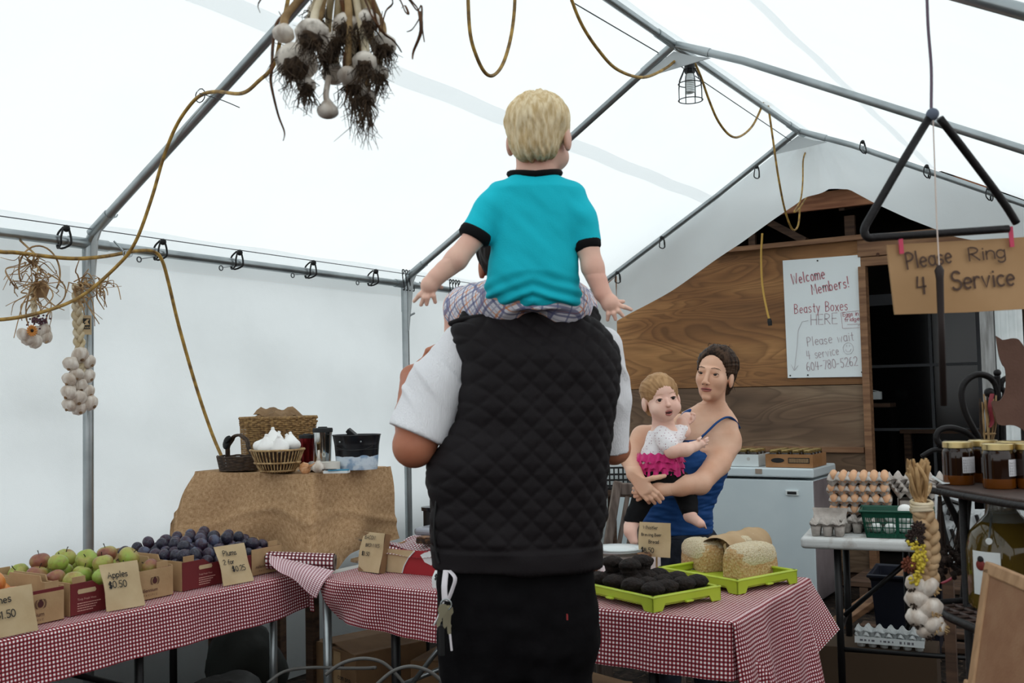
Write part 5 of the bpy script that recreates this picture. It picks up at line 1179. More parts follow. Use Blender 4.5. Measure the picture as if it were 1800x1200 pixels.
# loaves
M_LOAF = mat('oat_loaf', '#b58a58', .85, col2='#cdb184', nscale=150, lo=.4, hi=.65, bump=.9, bscale=120); h = N(M_LOAF)
M_LTOP = mat('oat_topping', '#dccdae', .9, col2='#b99b6d', nscale=170, lo=.5, hi=.72, bump=1.0, bscale=150)
def loaf(label, c, rz, L_=.205, W_=.10, H_=.10):
    t = thing('bread_loaf', label, 'bread', c, rz)
    def sec(top): 
        def f(u, v):
            x = -L_/2+L_*u; a = PI*v; e_ = 1-abs(2*u-1)**8*.25
            k_ = abs(math.cos(a)); s_ = math.sin(a)
            yy = -math.copysign(min(1, k_**.55), -math.cos(a))*W_/2*e_*(1+.05*(s_ > .5)); zz = H_*(s_**.55)*e_
            nn = vnoise(np.array([[u*9, v*8, 1.0]]), 3)[0]*.004+vnoise(np.array([[u*25, v*25, 1.0]]), 5)[0]*.002
            return V(x+(.5-abs(u-.5) < .01)*0, yy*(1+nn*6), zz+nn)
        return f
    mb = MB().grid(sec(0), 30, 26)
    n_ = 27
    for e_ in (0, 30): pass
    vs = mb.verts(); W1 = 31
    capL = [j*W1 for j in range(n_)]; capR = [j*W1+30 for j in range(n_)]
    mb.f.append(tuple(capL)); mb.f.append(tuple(capR[::-1])); mb.f.append((0, 30, 26*W1+30, 26*W1))
    obj('crumb', mb, M_LOAF, t, auto=.9)
    obj('topping', MB().ell((0, 0, H_*.62), (L_*.50, W_*.53, H_*.455), 30, 16, None, lambda v: np.stack([np.sign(v[:, 0])*np.abs(v[:, 0])**.45, np.sign(v[:, 1])*np.abs(v[:, 1])**.5, v[:, 2]*(1+.06*vnoise(v*7, 3))], 1)*(1+.02*vnoise(v*22, 8))[:, None]), M_LTOP, t, smooth=True)
    return t
lp_ = oz(1312, 1012, TZ+.022)
loaf('seeded oat loaf standing unwrapped at the front of the green tray', lp_+V(.0, .045, 0), a2+.05)
l2p = lp_+V(-.10, .21, 0)
loaf('seeded oat loaf lying behind under the brown paper bag', l2p, a2+.25, .24, .11, .105)
loaf('seeded oat loaf half wrapped at the left of the bread tray', lp_+V(-.20, .11, 0), a2+1.2, .2, .10, .095)
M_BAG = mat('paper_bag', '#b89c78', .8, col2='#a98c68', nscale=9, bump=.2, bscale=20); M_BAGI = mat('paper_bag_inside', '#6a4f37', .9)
bg = thing('paper_bag', 'torn brown paper bag wrapped over the rear loaf', 'bag', l2p)
gA = Rz(a2+.22)
def bagf(u, v):
    a = -.15*PI+1.3*PI*v; x = -.155+.30*u; r_ = 1+.05*math.sin(u*17+v*9)+.03*math.sin(u*31-v*13)
    return l2p+gA@V(x-.02*math.sin(a), -.064*math.cos(a)*r_, .055+.062*math.sin(a)*r_+.004)
obj('bag_wrap', MB().grid(bagf, 26, 22), M_BAG, bg, world=True, smooth=True)
def bagl(u, v):
    p = lp_+V(-.105, .075, .0); return p+Rz(a2+.5)@V(-.06+.11*u+.02*v, -.035+.012*math.sin(u*12)+.02*v, .002+.095*v*(1-.35*u)+.005*math.sin(u*20+v*8))
obj('bag_flap', MB().grid(bagl, 16, 12), M_BAG, bg, world=True, smooth=True)
def bagm(u, v):
    p = lp_+V(-.155, .085, .0); return p+Rz(a2+.9)@V(-.045+.085*u, .0+.02*math.sin(u*9), .006+.088*v*(1-.2*abs(u-.4)))
obj('bag_mouth', MB().grid(bagm, 12, 10), M_BAGI, bg, world=True, smooth=True)
cp_ = oz(1150, 1003, TZ+.002)
card('price_card', 'kraft card reading Whistler Brewing Beer Bread, standing behind the muffins', V(cp_[0]-.005, 3.50, TZ+.05), (1, .05, 0), (0, .12, 1), .125, .125, [('Whistler', .16, .80, 1.0), ('Brewing Beer', .10, .60, .86), ('Bread', .34, .39, 1.0), ('$8.50', .10, .12, 1.35)], hgt=.0125, seed=41)

obj('holder', MB().tube([V(cp_[0], 3.505, TZ), V(cp_[0], 3.512, TZ+.12)], .004, 6), M_STRAW, bpy.data.objects['price_card.005'], world=True)
# ---------------------------------------------------------------- under the tables
def carton_closed(label, c, s_, rz, m=M_KDARK, text=None, flaps=True):
    t = thing('cardboard_box', label, 'box', c, rz); w, d_, h_ = s_
    obj('body', MB().box((0, 0, h_/2), s_), m, t, bevel=.003)
    if flaps:
        obj('flap', MB().box((-w*.26, 0, h_+.004), (w*.47, d_, .004), Ry(-.10)), m, t); obj('flap', MB().box((w*.26, 0, h_+.006), (w*.47, d_, .004), Ry(.16)), m, t)
        obj('tape_strip', MB().box((w*.1, -d_/2-.001, h_*.8), (.05, .002, h_*.35)), M_KRAFT, t)
    return t
c1 = carton_closed('brown cardboard box standing on the soil behind the chrome table leg', V(-2.80, 3.30, 0), (.34, .34, .40), -.30)
for k, tx in enumerate(('10 lb', 'pears', '1/1 size')): 
    o = V(.04, -.1715, .33-.045*k); mb = MB(); write(mb, ('port', 'com pro', '1 1 size')[k], o, (1, 0, 0), (0, 0, 1), .02, pen=.14, seed=k); obj('lettering', mb, M_INK, c1)
carton_closed('open cardboard box tilted on the floor under the middle table', V(-2.33, 3.38, 0), (.40, .32, .38), .2)
carton_closed('flat cardboard box under the middle table near the trousers', V(-1.90, 3.42, 0), (.36, .28, .30), .12)
carton_closed('cardboard carton far back under the table beside the chair', V(-1.56, 3.36, 0), (.22, .26, .22), .3)
def sack(label, c, r_, seed, name='dark_sack', m=None):
    tag(obj(name, MB().ell(c, r_, 28, 16, None, lambda v: v*(1+.16*vnoise(v*1.9, seed)+.06*vnoise(v*6, seed+1))[:, None]), m or mat('black_bag_'+str(seed), '#1b1816', .6, bump=.3, bscale=20), smooth=True), label, 'bag')
sack('bulging dark sack slumped on the floor under the fruit table', V(-3.18, 2.86, .14), (.22, .20, .17), 3)
sack('dark bag beside the box beneath the table corner', V(-3.40, 3.18, .20), (.15, .18, .24), 8, m=mat('dark_green_bag', '#1f211d', .7, bump=.2, bscale=20))
gcr = thing('storage_crate', 'dark green plastic crate on the floor under the fruit table', 'crate', V(-3.16, 2.06, 0))
M_DGRN = mat('dark_green_plastic', '#12302c', .5)
for s_, c in (((.46, .62, .01), (0, 0, .01)), ((.46, .012, .28), (0, -.31, .15)), ((.46, .012, .28), (0, .31, .15)), ((.012, .62, .28), (-.23, 0, .15)), ((.012, .62, .28), (.23, 0, .15))): obj('side_panel', MB().box(c, s_), M_DGRN, gcr)
for z in (.05, .10, .15, .20, .25): obj('rib', MB().box((.238, 0, z), (.01, .62, .012)), M_DGRN, gcr, bevel=.002)
obj('rim', MB().tube([(-.235, -.315, .293), (.24, -.315, .293), (.24, .315, .293), (-.235, .315, .293)], .012, 6, closed=True), M_DGRN, gcr)
M_GCORD = mat('grey_cable', '#5d5b58', .5)
def floor_cord(px, label, r_=.006):
    tag(obj('power_cable', MB().tube(spline([od(x, y, D) for x, y, D in px], 8), r_, 8), M_GCORD, smooth=True), label, 'cord')
floor_cord(((470, 1200, 3.6), (500, 1180, 3.65), (545, 1173, 3.7), (600, 1174, 3.62), (645, 1174, 3.55), (660, 1173, 3.5)), 'grey cable arching low between the boxes to a plug')
floor_cord(((572, 1186, 3.4), (600, 1166, 3.4), (635, 1157, 3.4), (668, 1162, 3.4), (690, 1178, 3.4), (712, 1203, 3.4)), 'grey cable making a wide arc below the middle table')
floor_cord(((660, 1205, 3.2), (690, 1180, 3.2), (722, 1171, 3.2), (755, 1180, 3.2), (780, 1200, 3.2)), 'grey cable arching beside the black table leg')
# ================================================================ people
def skin_mat(name, col, col2):
    m = mat(name, col, 0.5, spec=0.35, col2=col2, nscale=9, bump=0.03, bscale=220)
    m.node_tree.nodes['Principled BSDF'].inputs['Subsurface Weight'].default_value = 0.08
    m.node_tree.nodes['Principled BSDF'].inputs['Subsurface Radius'].default_value = (0.02, 0.008, 0.005)
    return m
M_SKIN_M = skin_mat('skin_tanned', '#b5765a', '#a5654c')
M_SKIN_B = skin_mat('skin_boy', '#e8bfab', '#dfa896')
M_SKIN_W = skin_mat('skin_woman', '#e2b79d', '#d6a488')
M_SKIN_K = skin_mat('skin_baby', '#f0cab8', '#e8b7a6')
M_EYEW = mat('eye_white', '#e9e4e0', 0.2); M_IRIS = mat('brown_iris', '#22150f', 0.15); M_BROW = mat('brow_hair', '#3a271c', 0.8); M_LIP = mat('lip', '#b06a62', 0.4); M_MOUTH = mat('mouth_inside', '#4a1f1c', 0.6)

def loft(S, rows, e=2.4, k=0.02, t=None, op='u', cap=True, grow=0.0, fw=None):
    """solid of superellipse sections seen from the camera: rows of (left px, right px, y px, depth, half thickness)"""
    fw = _F0 if fw is None else fw
    Z = []; Cr = []; Cf = []; A = []; B = []
    for (l, r, y, D, b) in rows:
        c = od((l+r)/2, y, D); Z.append(c[2]); Cr.append(c@_R0); Cf.append(c@_F0); A.append((r-l)/2*D/FPX+grow); B.append(b+grow)
    o = np.argsort(Z); Z = np.array(Z)[o]; Cr = np.array(Cr)[o]; Cf = np.array(Cf)[o]; A = np.array(A)[o]; B = np.array(B)[o]
    def fn(P):
        z = P[..., 2]; a = np.interp(z, Z, A); b = np.interp(z, Z, B)
        r = (P@_R0-np.interp(z, Z, Cr))/a; f = (P@_F0-np.interp(z, Z, Cf))/b
        q = (np.abs(r)**e+np.abs(f)**e)**(1/e)
        d = (q-1)*np.minimum(a, b)*(0.55+0.45*np.minimum(1, np.maximum(a, b)/np.minimum(a, b)*0.5))
        return np.maximum(d, np.maximum(z-Z[-1]-grow, Z[0]-grow-z))
    P0 = np.array([_R0*(cr+sa*a)+_F0*(cf+sb*b)+V(0, 0, z) for cr, cf, a, b, z in zip(Cr, Cf, A, B, Z) for sa in (-1, 1) for sb in (-1, 1)])
    return S.func(fn, P0.min(0)-0.005, P0.max(0)+0.005, k, t, op)
def bounds(*pts, m=0.1):
    p = np.array(pts); return p.min(0)-m, p.max(0)+m
def finger(S, pts, r0, r1, t, k=0.004):
    n = len(pts); S.chain(pts, [r0+(r1-r0)*i/(n-1) for i in range(n)], k, t)

def head(S, c, ax, s, baby=False, t='head', mouth=0.0):
    """ax columns: her left side, face direction, up"""
    A = np.asarray(ax); Q = lambda x, y, z: c+A@(V(x, y, z)*s)
    E = lambda x, y, z, rx, ry, rz, k=0.012, op='u': S.ell(Q(x, y, z), V(rx, ry, rz)*s, A, k*s, t, op)
    if baby:
        E(0, -.012, .035, .078, .092, .078); E(0, .022, -.028, .066, .064, .068); E(0, .05, -.072, .032, .026, .022, .02)
        for q in (-1, 1):
            E(q*.036, .052, -.042, .03, .028, .028, .02); E(q*.031, .096, .0, .019, .014, .012, .012, 's'); E(q*.078, -.008, -.012, .010, .02, .03, .008)
            E(q*.031, .068, .0, .0155, .0150, .0155, .004); E(q*.031, .092, -.0005, .0135, .02, .0088, .002, 's')
        S.cone(Q(0, .082, -.004), Q(0, .092, -.026), .007*s, .009*s, .008*s, t); E(0, .093, -.028, .011, .009, .008, .006)
        if mouth: E(0, .088, -.060, .017, .02, .011*mouth, .006, 's')
    else:
        E(0, -.015, .035, .073, .092, .084); E(0, .018, -.026, .059, .068, .078, .02); E(0, .034, -.076, .037, .046, .032, .022); E(0, .070, -.101, .017, .015, .013, .014)
        for q in (-1, 1):
            E(q*.035, .050, -.024, .023, .026, .026, .02); E(q*.031, .100, .0, .018, .015, .011, .012, 's'); E(q*.073, -.008, -.012, .009, .018, .031, .008); E(q*.0105, .096, -.042, .008, .009, .0065, .006)
            E(q*.031, .0715, .0, .0150, .0145, .0150, .004); E(q*.031, .095, -.0005, .0138, .02, .0066, .002, 's')
        S.cone(Q(-.03, .078, .017), Q(.03, .078, .017), .011*s, .011*s, .012*s, t)
        S.cone(Q(0, .084, .004), Q(0, .1055, -.038), .0075*s, .0095*s, .010*s, t)
    return Q
def face_parts(P, Q, A, s, root, iris, lid, brow, lips, zlip=-.066, ylip=.081, look=(0.0, 0.0), mouth_open=0.0, ye=.083):
    A = np.asarray(A)
    for q in (-1, 1):
        cen = Q(q*.031, ye-.012, 0)
        e = obj('eye', MB().ell(cen, V(.0125, .0125, .0125)*s, 16, 10, A), M_EYEW, root, world=True, smooth=True)
        g = nrm(A@V(look[0], 1, look[1]))
        obj('iris', MB().ell(cen+g*.0088*s, V(.0082, .0082, .0045)*s, 14, 8, align(g)), iris, e, world=True, smooth=True)
        m = MB(); m.tube([cen+A@(V(.0135*math.cos(a), .0150-.0065*abs(math.cos(a))**2, .0002+.0052*math.sin(a))*s) for a in np.linspace(0.05, PI-0.05, 9)], .0013*s, 5)
        obj('eyelashes', m, lid, root, world=True)
        m = MB(); m.tube([Q(q*x, y, z) for x, y, z in ((.014, .0905, .0222), (.028, .0920, .0255), (.042, .081, .0235), (.049, .071, .019))], [.0018*s, .0024*s, .0020*s, .0008*s], 6, flat=0.6)
        obj('eyebrow', m, brow, root, world=True, smooth=True)
    if not mouth_open:
        m = MB()
        m.tube([Q(x, ylip+.002-13*x*x, zlip+.0035-abs(x)*.05) for x in np.linspace(-.024, .024, 9)], [.002*s, .0045*s, .0055*s, .006*s, .005*s, .006*s, .0055*s, .0045*s, .002*s], 8, flat=0.7)
        m.tube([Q(x, ylip+.001-13*x*x, zlip-.0055+abs(x)*.08) for x in np.linspace(-.021, .021, 9)], [.002*s, .005*s, .0065*s, .007*s, .007*s, .007*s, .0065*s, .005*s, .002*s], 8, flat=0.7)
        obj('lips', m, lips, root, world=True, smooth=True)
        m = MB(); m.tube([Q(x, ylip+.0070-13*x*x, zlip-.001) for x in np.linspace(-.023, .023, 7)], .0011*s, 5); obj('mouth_line', m, M_MOUTH, root, world=True)

def hairy(seed, amp, fr, dirv=None, amp2=0.0):
    def post(vs, n):
        q = vs@np.diag([fr, fr, fr*0.28]) if dirv is None else (vs-np.outer(vs@dirv, dirv)*0.78)*fr
        return vs+n*(amp*np.maximum(-0.6, vnoise(q, seed))+amp2*vnoise(vs*fr*0.35, seed+3))[:, None]
    return post
def hair_mat(name, a, b, scale=(160, 160, 18)):
    return mat(name, a, 0.5, col2=b, nscale=1.0, ndet=3, stretch=scale, spec=0.08)

# ---------------------------------------------------------------- man with the boy on his shoulders, seen from behind
mp = od(905, 1000, 2.6); man_o = V(mp[0], mp[1], 0)
man = thing('person', 'person from behind in black quilted vest, white sleeves, keys on black trousers', 'person', man_o)
vest_rows = [(884, 1000, 549, 2.60, .075), (838, 1028, 557, 2.60, .085), (800, 1054, 574, 2.60, .10), (800, 1072, 597, 2.59, .115), (811, 1084, 625, 2.58, .125), (815, 1089, 650, 2.58, .13), (812, 1086, 690, 2.58, .135), (799, 1081, 732, 2.58, .138), (778, 1075, 775, 2.58, .14), (760, 1068, 815, 2.58, .14), (755, 1064, 860, 2.58, .14), (754, 1061, 905, 2.58, .142), (756, 1058, 945, 2.58, .145), (761, 1056, 975, 2.58, .147), (763, 1055, 990, 2.58, .147)]
S = Solid()
loft(S, [(l+16+(14 if y > 960 else 0), r-16-(14 if y > 960 else 0), y+8-(20 if y > 980 else 0), D, b-.016-(.01 if y > 960 else 0)) for l, r, y, D, b in vest_rows], 2.5)
mh = od(897, 463, 2.74); mA = np.stack([-_R0, _F0, _U0], 1)
S.cone(od(910, 560, 2.63), od(900, 500, 2.70), .062, .058, .03)
Qm = head(S, mh, mA, 1.05, t=None)
shL, elL, wrL = od(822, 616, 2.61), od(728, 784, 2.55), od(724, 662, 2.80)
shR, elR, wrR = od(1046, 618, 2.62), od(1078, 786, 2.68), od(1040, 668, 2.86)
S.chain([shL, elL], [.052, .052], .02); S.chain([elL, elL+(wrL-elL)*0.4, wrL], [.047, .047, .031], .02)
S.chain([shR, elR], [.046, .042], .02); S.chain([elR, elR+(wrR-elR)*0.4, wrR], [.042, .043, .030], .02)
hipc = od(908, 1020, 2.60)
def leg(q, S, r=(.098, .07, .058, .042), x=.078):
    h = man_o+_R0*(q*x)+V(0, 0, .86); kn = man_o+_R0*(q*x*1.12)+_F0*.03+V(0, 0, .48); an = man_o+_R0*(q*x*1.2)-_F0*.02+V(0, 0, .09)
    S.chain([h, h+(kn-h)*.5, kn, kn+(an-kn)*.4, an], [r[0], (r[0]+r[1])/2, r[1], r[2]+.004, r[3]], .02)
    S.chain([an-_F0*.03-V(0, 0, .045), an+_F0*.16-V(0, 0, .06)], [.042, .03], .02); return h, kn, an
for q in (-1, 1): leg(q, S)
loft(S, [(790, 1026, 985, 2.60, .10), (790, 1026, 1040, 2.60, .10), (796, 1024, 1100, 2.60, .10)], 2.4, .02)
# hands holding the boy's shins
def grip_hand(S, w, tgt, t, side, s=1.0):
    d = nrm(tgt-w); p = w+d*.055*s; S.cone(w, p, .026*s, .034*s, .015, t); S.cone(p, p+d*.04*s, .034*s, .032*s, .012, t)
    up = nrm(V(0, 0, 1)-d*d[2]); n = np.cross(d, up)*side
    for i in range(4):
        b = p+d*.055*s+up*(.030-.02*i)*s
        finger(S, [b-d*.02, b+d*.03*s+n*.006, b+d*.045*s+n*.03*s, b+d*.03*s+n*.05*s], .0095*s, .0075*s, t)
    finger(S, [p+up*.025*s, p+up*.05*s+d*.01+n*.02*s, p+up*.055*s+d*.035*s+n*.035*s], .011*s, .009*s, t)
grip_hand(S, wrL, od(772, 640, 2.86), 'hand', 1); grip_hand(S, wrR, od(1010, 640, 2.90), 'hand', -1)
lo, hi = bounds(od(690, 1000, 2.6), od(1110, 600, 2.6), mh, man_o, m=0.02); lo = np.minimum(lo, man_o-V(.32, .32, 0)); hi = np.maximum(hi, man_o+V(.32, .4, 0)); lo[2] = 0; hi[2] = mh[2]+.15
mb = S.mesh(lo-V(.1, .1, 0.004), hi+V(.1, .25, 0), .0085)
for w, t2 in ((wrL, od(772, 640, 2.86)), (wrR, od(1010, 640, 2.90))):
    a, b = bounds(w, t2, w+(t2-w)*1.6, m=.055); S.mesh(a, b, .003, ['hand'], mb)
body = obj('body', mb, M_SKIN_M, man, world=True, smooth=True)
face_parts(None, Qm, mA, 1.05, man, M_IRIS, M_BROW, M_BROW, M_LIP)
Hh = Solid(); Hh.ell(Qm(0, -.02, .035), V(.083, .103, .094)*1.05, mA, .01)
Hh.halfspace(Qm(0, .045, .035), mA@V(0, .9, -.45), .01); Hh.halfspace(Qm(0, -.03, -.05), mA@V(0, .25, -1), .01)
a, b = bounds(Qm(0, 0, 0), m=.17)
obj('hair', Hh.mesh(a, b, .006, post=hairy(2, .006, 60)), hair_mat('black_hair', '#15110f', '#221a17'), man, world=True, smooth=True)
# white ribbed shirt: sleeves showing past the vest
M_SHIRT = mat('white_ribbed_shirt', '#ecebee', 0.8, spec=0.2, bump=0.5, bscale=8, stretch=(60, 60, 3))
Ss = Solid()
loft(Ss, [(l+14, r-14, y+6, D, b-.02) for l, r, y, D, b in vest_rows[2:9]], 2.5)
ax = nrm(elL-shL)
Ss.chain([od(815, 610, 2.61), od(768, 682, 2.59), od(731, 768, 2.555)], [.060, .074, .077], .02)
Ss.chain([od(1056, 614, 2.61), od(1070, 700, 2.65), od(1071, 800, 2.68)], [.058, .058, .055], .02)
Ss.cut(od(731, 764, 2.555), nrm(od(735, 778, 2.55)-od(788, 650, 2.58)), od(715, 810, 2.55), .145)
Ss.cut(od(1074, 792, 2.68), nrm(od(1078, 800, 2.68)-od(1074, 700, 2.65)), od(1078, 850, 2.68), .10)
def ribs(vs, n):
    fold = .006*np.maximum(0, np.sin((vs[:, 2]*1.0+(vs@_R0)*1.4)*62))**3*np.exp(-((vs[:, 2]-1.44)/.07)**2)
    return vs+n*(fold+.004*vnoise(vs*14, 5))[:, None]
sb = Ss.mesh(*bounds(od(686, 800, 2.6), od(1110, 580, 2.6), m=.16), h=.0065, post=ribs)
obj('shirt', sb, M_SHIRT, man, world=True, smooth=True)
# right sleeve hem is hidden by its own end; quilted vest over it
M_VEST = mat('black_quilted_nylon', '#1a1618', 0.7, spec=0.18, bump=0.12, bscale=300)
Sv = Solid(); loft(Sv, vest_rows, 2.6)
Sv.cone(od(832, 560, 2.62), od(1034, 556, 2.64), .030, .030, .02)
def quilt(vs, n):
    u = vs@_R0+0.6*(vs@_F0); z = vs[:, 2]; p = .056
    a = np.abs(np.sin(PI*(u+z*1.02)/p)); b = np.abs(np.sin(PI*(u-z*1.02)/p))
    puff = .006*np.minimum(a, b)**0.6
    hem = od(905, 968, 2.45)[2]; yoke = od(905, 580, 2.45)[2]
    fade = np.clip((z-hem)/.012, 0, 1)
    band = .006*(1-fade)*np.clip((hem-.004-z)/.004+1, 0, 1)
    wr = .010*vnoise(np.stack([u*6+z*5, vs@_F0*3, z*9], 1), 8)+.006*vnoise(np.stack([u*16, vs@_F0*3, z*22], 1), 9)
    return vs+n*(puff*fade+band+wr)[:, None]
vest = obj('quilted_vest', Sv.mesh(*bounds(od(750, 992, 2.58), od(1095, 550, 2.58), m=.17), h=.0048, post=quilt), M_VEST, man, world=True, smooth=True)
zp = MB(); zp.tube(spline([od(x, y, D) for x, y, D in ((768, 870, 2.505), (763, 930, 2.50), (767, 975, 2.495), (772, 990, 2.49))], 5), .0035, 6)
obj('zip', zp, M_DSTEEL, man, world=True)
obj('collar', MB().tube(spline([od(790, 570, 2.60), od(812, 562, 2.575), od(850, 556, 2.55), od(890, 550, 2.54)], 5), [.004]+[.011]*14+[.006], 8, flat=0.7), M_VEST, man, world=True, smooth=True)
# trousers
M_TROU = mat('black_trousers', '#0d0c0e', 0.85, spec=0.12, col2='#121113', nscale=20, bump=0.1, bscale=120)
St = Solid()
loft(St, [(766, 1044, 968, 2.59, .128), (769, 1046, 1020, 2.59, .130), (770, 1050, 1080, 2.59, .132), (773, 1050, 1130, 2.60, .128), (780, 1042, 1180, 2.60, .10)], 2.6, .03)
for q in (-1, 1): leg(q, St, (.108, .088, .080, .072), .082)
St.halfspace((0, 0, .045), (0, 0, -1), .004)
def tw(vs, n):
    return vs+n*(.008*vnoise(np.stack([vs[:, 0]*8, vs[:, 1]*8, vs[:, 2]*13], 1), 3)+.004*vnoise(vs*30, 6))[:, None]
obj('trousers', St.mesh(man_o+V(-.36, -.36, 0), man_o+V(.36, .36, 1.05), .0085, post=tw), M_TROU, man, world=True, smooth=True)
m = MB(); m.tube([od(940, 999, 2.45), od(980, 997, 2.455), od(1020, 994, 2.475), od(1042, 990, 2.53)], .012, 8, flat=0.4); obj('shirt_tail', m, mat('pale_hem', '#c9a59b', 0.8), man, world=True)
m = MB(); m.box(od(997, 1084, 2.452), (.004, .012, .016), align(_F0)); obj('pocket_tab', m, mat('red_tab', '#8e2a2a', 0.7), man, world=True)
for q in (-1, 1):
    Sb = Solid(); an = man_o+_R0*(q*.094)-_F0*.02+V(0, 0, .09)
    Sb.chain([an-_F0*.03-V(0, 0, .045), an+_F0*.09-V(0, 0, .045), an+_F0*.18-V(0, 0, .06)], [.052, .048, .036], .02); Sb.cone(an-_F0*.0, an-V(0, 0, .04), .055, .055, .02); Sb.halfspace((0, 0, .0), (0, 0, -1), .003)
    obj('boot', Sb.mesh(*bounds(an, an+_F0*.2-V(0, 0, .1), m=.08), h=.007), mat('dark_leather', '#2a2019', 0.5), man, world=True, smooth=True)
# keys on a strap at the hip: held by the man, a thing of its own
kp = od(786, 1002, 2.46)
ky = thing('key_ring', 'bunch of keys on white straps hanging from black trousers', 'keys', kp)
M_STRAP = mat('white_strap', '#dcd6da', 0.7); M_BRASS = mat('key_metal', '#cfc7a8', 0.3, 0.8)
obj('strap', MB().tube(spline([od(784, 1002, 2.462), od(781, 1030, 2.447), od(782, 1055, 2.445)], 5), .0075, 8, flat=0.35), M_STRAP, ky, world=True)
obj('strap', MB().tube(spline([od(790, 1003, 2.46), od(800, 1016, 2.447), od(795, 1036, 2.445), od(787, 1056, 2.445)], 5), .0065, 8, flat=0.35), M_STRAP, ky, world=True)
obj('strap', MB().tube(spline([od(780, 1058, 2.447), od(772, 1080, 2.447), od(763, 1098, 2.455)], 4), .0055, 8, flat=0.4), M_STRAP, ky, world=True)
m = MB(); m.tube([od(784, 1062, 2.44)+_R0*.013*math.cos(a)+V(0, 0, .013*math.sin(a)) for a in np.linspace(0, 2*PI, 15)[:-1]], .0018, 6, closed=True); obj('ring', m, M_STEEL, ky, world=True)
for i, (x, y, x2, y2) in enumerate(((788, 1072, 790, 1112), (783, 1074, 782, 1100), (779, 1070, 770, 1098))):
    a, b = od(x, y, 2.443-.003*i), od(x2, y2, 2.443-.003*i); d = nrm(b-a); w = np.cross(d, _F0); L = np.linalg.norm(b-a)
    m = MB(); m.prism([(-.004, .012), (-.011, .006), (-.012, -.006), (-.006, -.014), (-.0045, -L), (.0, -L-.006), (.0045, -L), (.004, -L*.8), (.006, -L*.7), (.004, -L*.6), (.006, -.014), (.012, -.006), (.011, .006), (.004, .012)], .0022, a, w, -d)
    obj('key', m, M_BRASS, ky, world=True)
obj('fob', MB().tube([od(791, 1114, 2.443), od(794, 1143, 2.445)], .003, 6), M_STRAP, ky, world=True)
obj('fob', MB().tube([od(777, 1098, 2.447), od(777, 1150, 2.45)], [.008, .010], 6), M_BLACK, ky, world=True)

# ---------------------------------------------------------------- boy on the shoulders
bo = od(935, 540, 2.56)
boy = thing('person', 'small blond child from behind in turquoise shirt riding on shoulders', 'person', bo)
S = Solid(); bh = od(948, 244, 2.51)
fb = nrm(_F0*math.cos(.28)+_R0*math.sin(.28)+V(0, 0, -.03)); sb_ = nrm(np.cross(fb, (0, 0, 1))); bA = np.stack([-sb_, fb, np.cross(sb_, fb)], 1)
Qb = head(S, bh, bA, .93, baby=True, t='head')
S.cone(od(940, 322, 2.51), od(943, 275, 2.51), .043, .045, .015)
S.cone(od(940, 322, 2.51), od(943, 275, 2.51), .043, .045, .015, 'head')
torso = [(905, 976, 304, 2.505, .045), (884, 1000, 316, 2.505, .052), (868, 1016, 332, 2.50, .060), (866, 1018, 380, 2.50, .066), (864, 1015, 430, 2.50, .070), (862, 1017, 455, 2.50, .072), (857, 1017, 482, 2.50, .075), (850, 1020, 505, 2.51, .078), (852, 1022, 520, 2.515, .08), (868, 1020, 533, 2.52, .08), (895, 1010, 541, 2.525, .07)]
loft(S, [(l+10, r-10, y, D, b-.011) for l, r, y, D, b in torso], 2.3)
aL = [od(872, 350, 2.50), od(838, 412, 2.47), od(802, 456, 2.45), od(767, 487, 2.44)]
aR = [od(1009, 360, 2.50), od(1032, 430, 2.48), od(1042, 470, 2.47), od(1058, 514, 2.46)]
for A_ in (aL, aR):
    S.chain(A_, [.029, .027, .0262, .0185], .012); S.chain(A_[-2:], [.0265, .0185], .008, 'hand')
def spread_hand(S, w, palm, tips, thumb, D, r=.0056):
    S.cone(w, palm, .017, .019, .010, 'hand'); d = nrm(palm-w); S.ell(palm+d*.006, (.021, .018, .021), None, .010, 'hand')
    for tx, ty, dd in tips:
        tip = od(tx, ty, D+dd); b = palm+(tip-palm)*.3; mid = palm+(tip-palm)*.68-_F0*.006
        finger(S, [b, mid, tip], r*1.15, r*.8, 'hand', .003)
    tip = od(*thumb[:2], D+thumb[2]); finger(S, [palm-d*.005, palm+(tip-palm)*.6, tip], r*1.2, r*.9, 'hand', .003)
spread_hand(S, aL[-1], od(757, 499, 2.44), ((728, 529, .0), (740, 536, -.004), (750, 535, -.006), (765, 531, -.004)), (776, 505, .03), 2.44)
spread_hand(S, aR[-1], od(1071, 531, 2.455), ((1110, 544, -.01), (1095, 555, -.012), (1082, 561, -.01), (1068, 562, -.004)), (1096, 530, .03), 2.455)
kn = [(od(812, 540, 2.74), od(800, 665, 2.80)), (od(1012, 545, 2.76), od(1010, 665, 2.84))]
for q, (k_, an) in zip((895, 985), kn):
    S.chain([od(q, 530, 2.54), k_, an], [.055, .046, .034], .02); S.chain([an, an+_F0*.05-V(0, 0, .05)], [.03, .02], .01)
lo, hi = bounds(*aL, *aR, *[p for k_ in kn for p in k_], bh, m=.09)
mb = S.mesh(lo, hi, .0055)
S.mesh(*bounds(bh, od(942, 315, 2.51), m=.11), h=.0036, tags=['head'], mb=mb)
for w, c in ((aL[-1], od(752, 512, 2.44)), (aR[-1], od(1082, 540, 2.455))): S.mesh(*bounds(w, c, m=.046), h=.0022, tags=['hand'], mb=mb)
obj('body', mb, M_SKIN_B, boy, world=True, smooth=True)
face_parts(None, Qb, bA, .93, boy, M_IRIS, M_BROW, M_BROW, M_LIP, zlip=-.056, ylip=.078)
Hh = Solid(); Hh.ell(Qb(0, -.016, .036), V(.085, .099, .085)*.93, bA, .01); Hh.ell(Qb(0, -.05, -.03), V(.06, .05, .05)*.93, bA, .03)
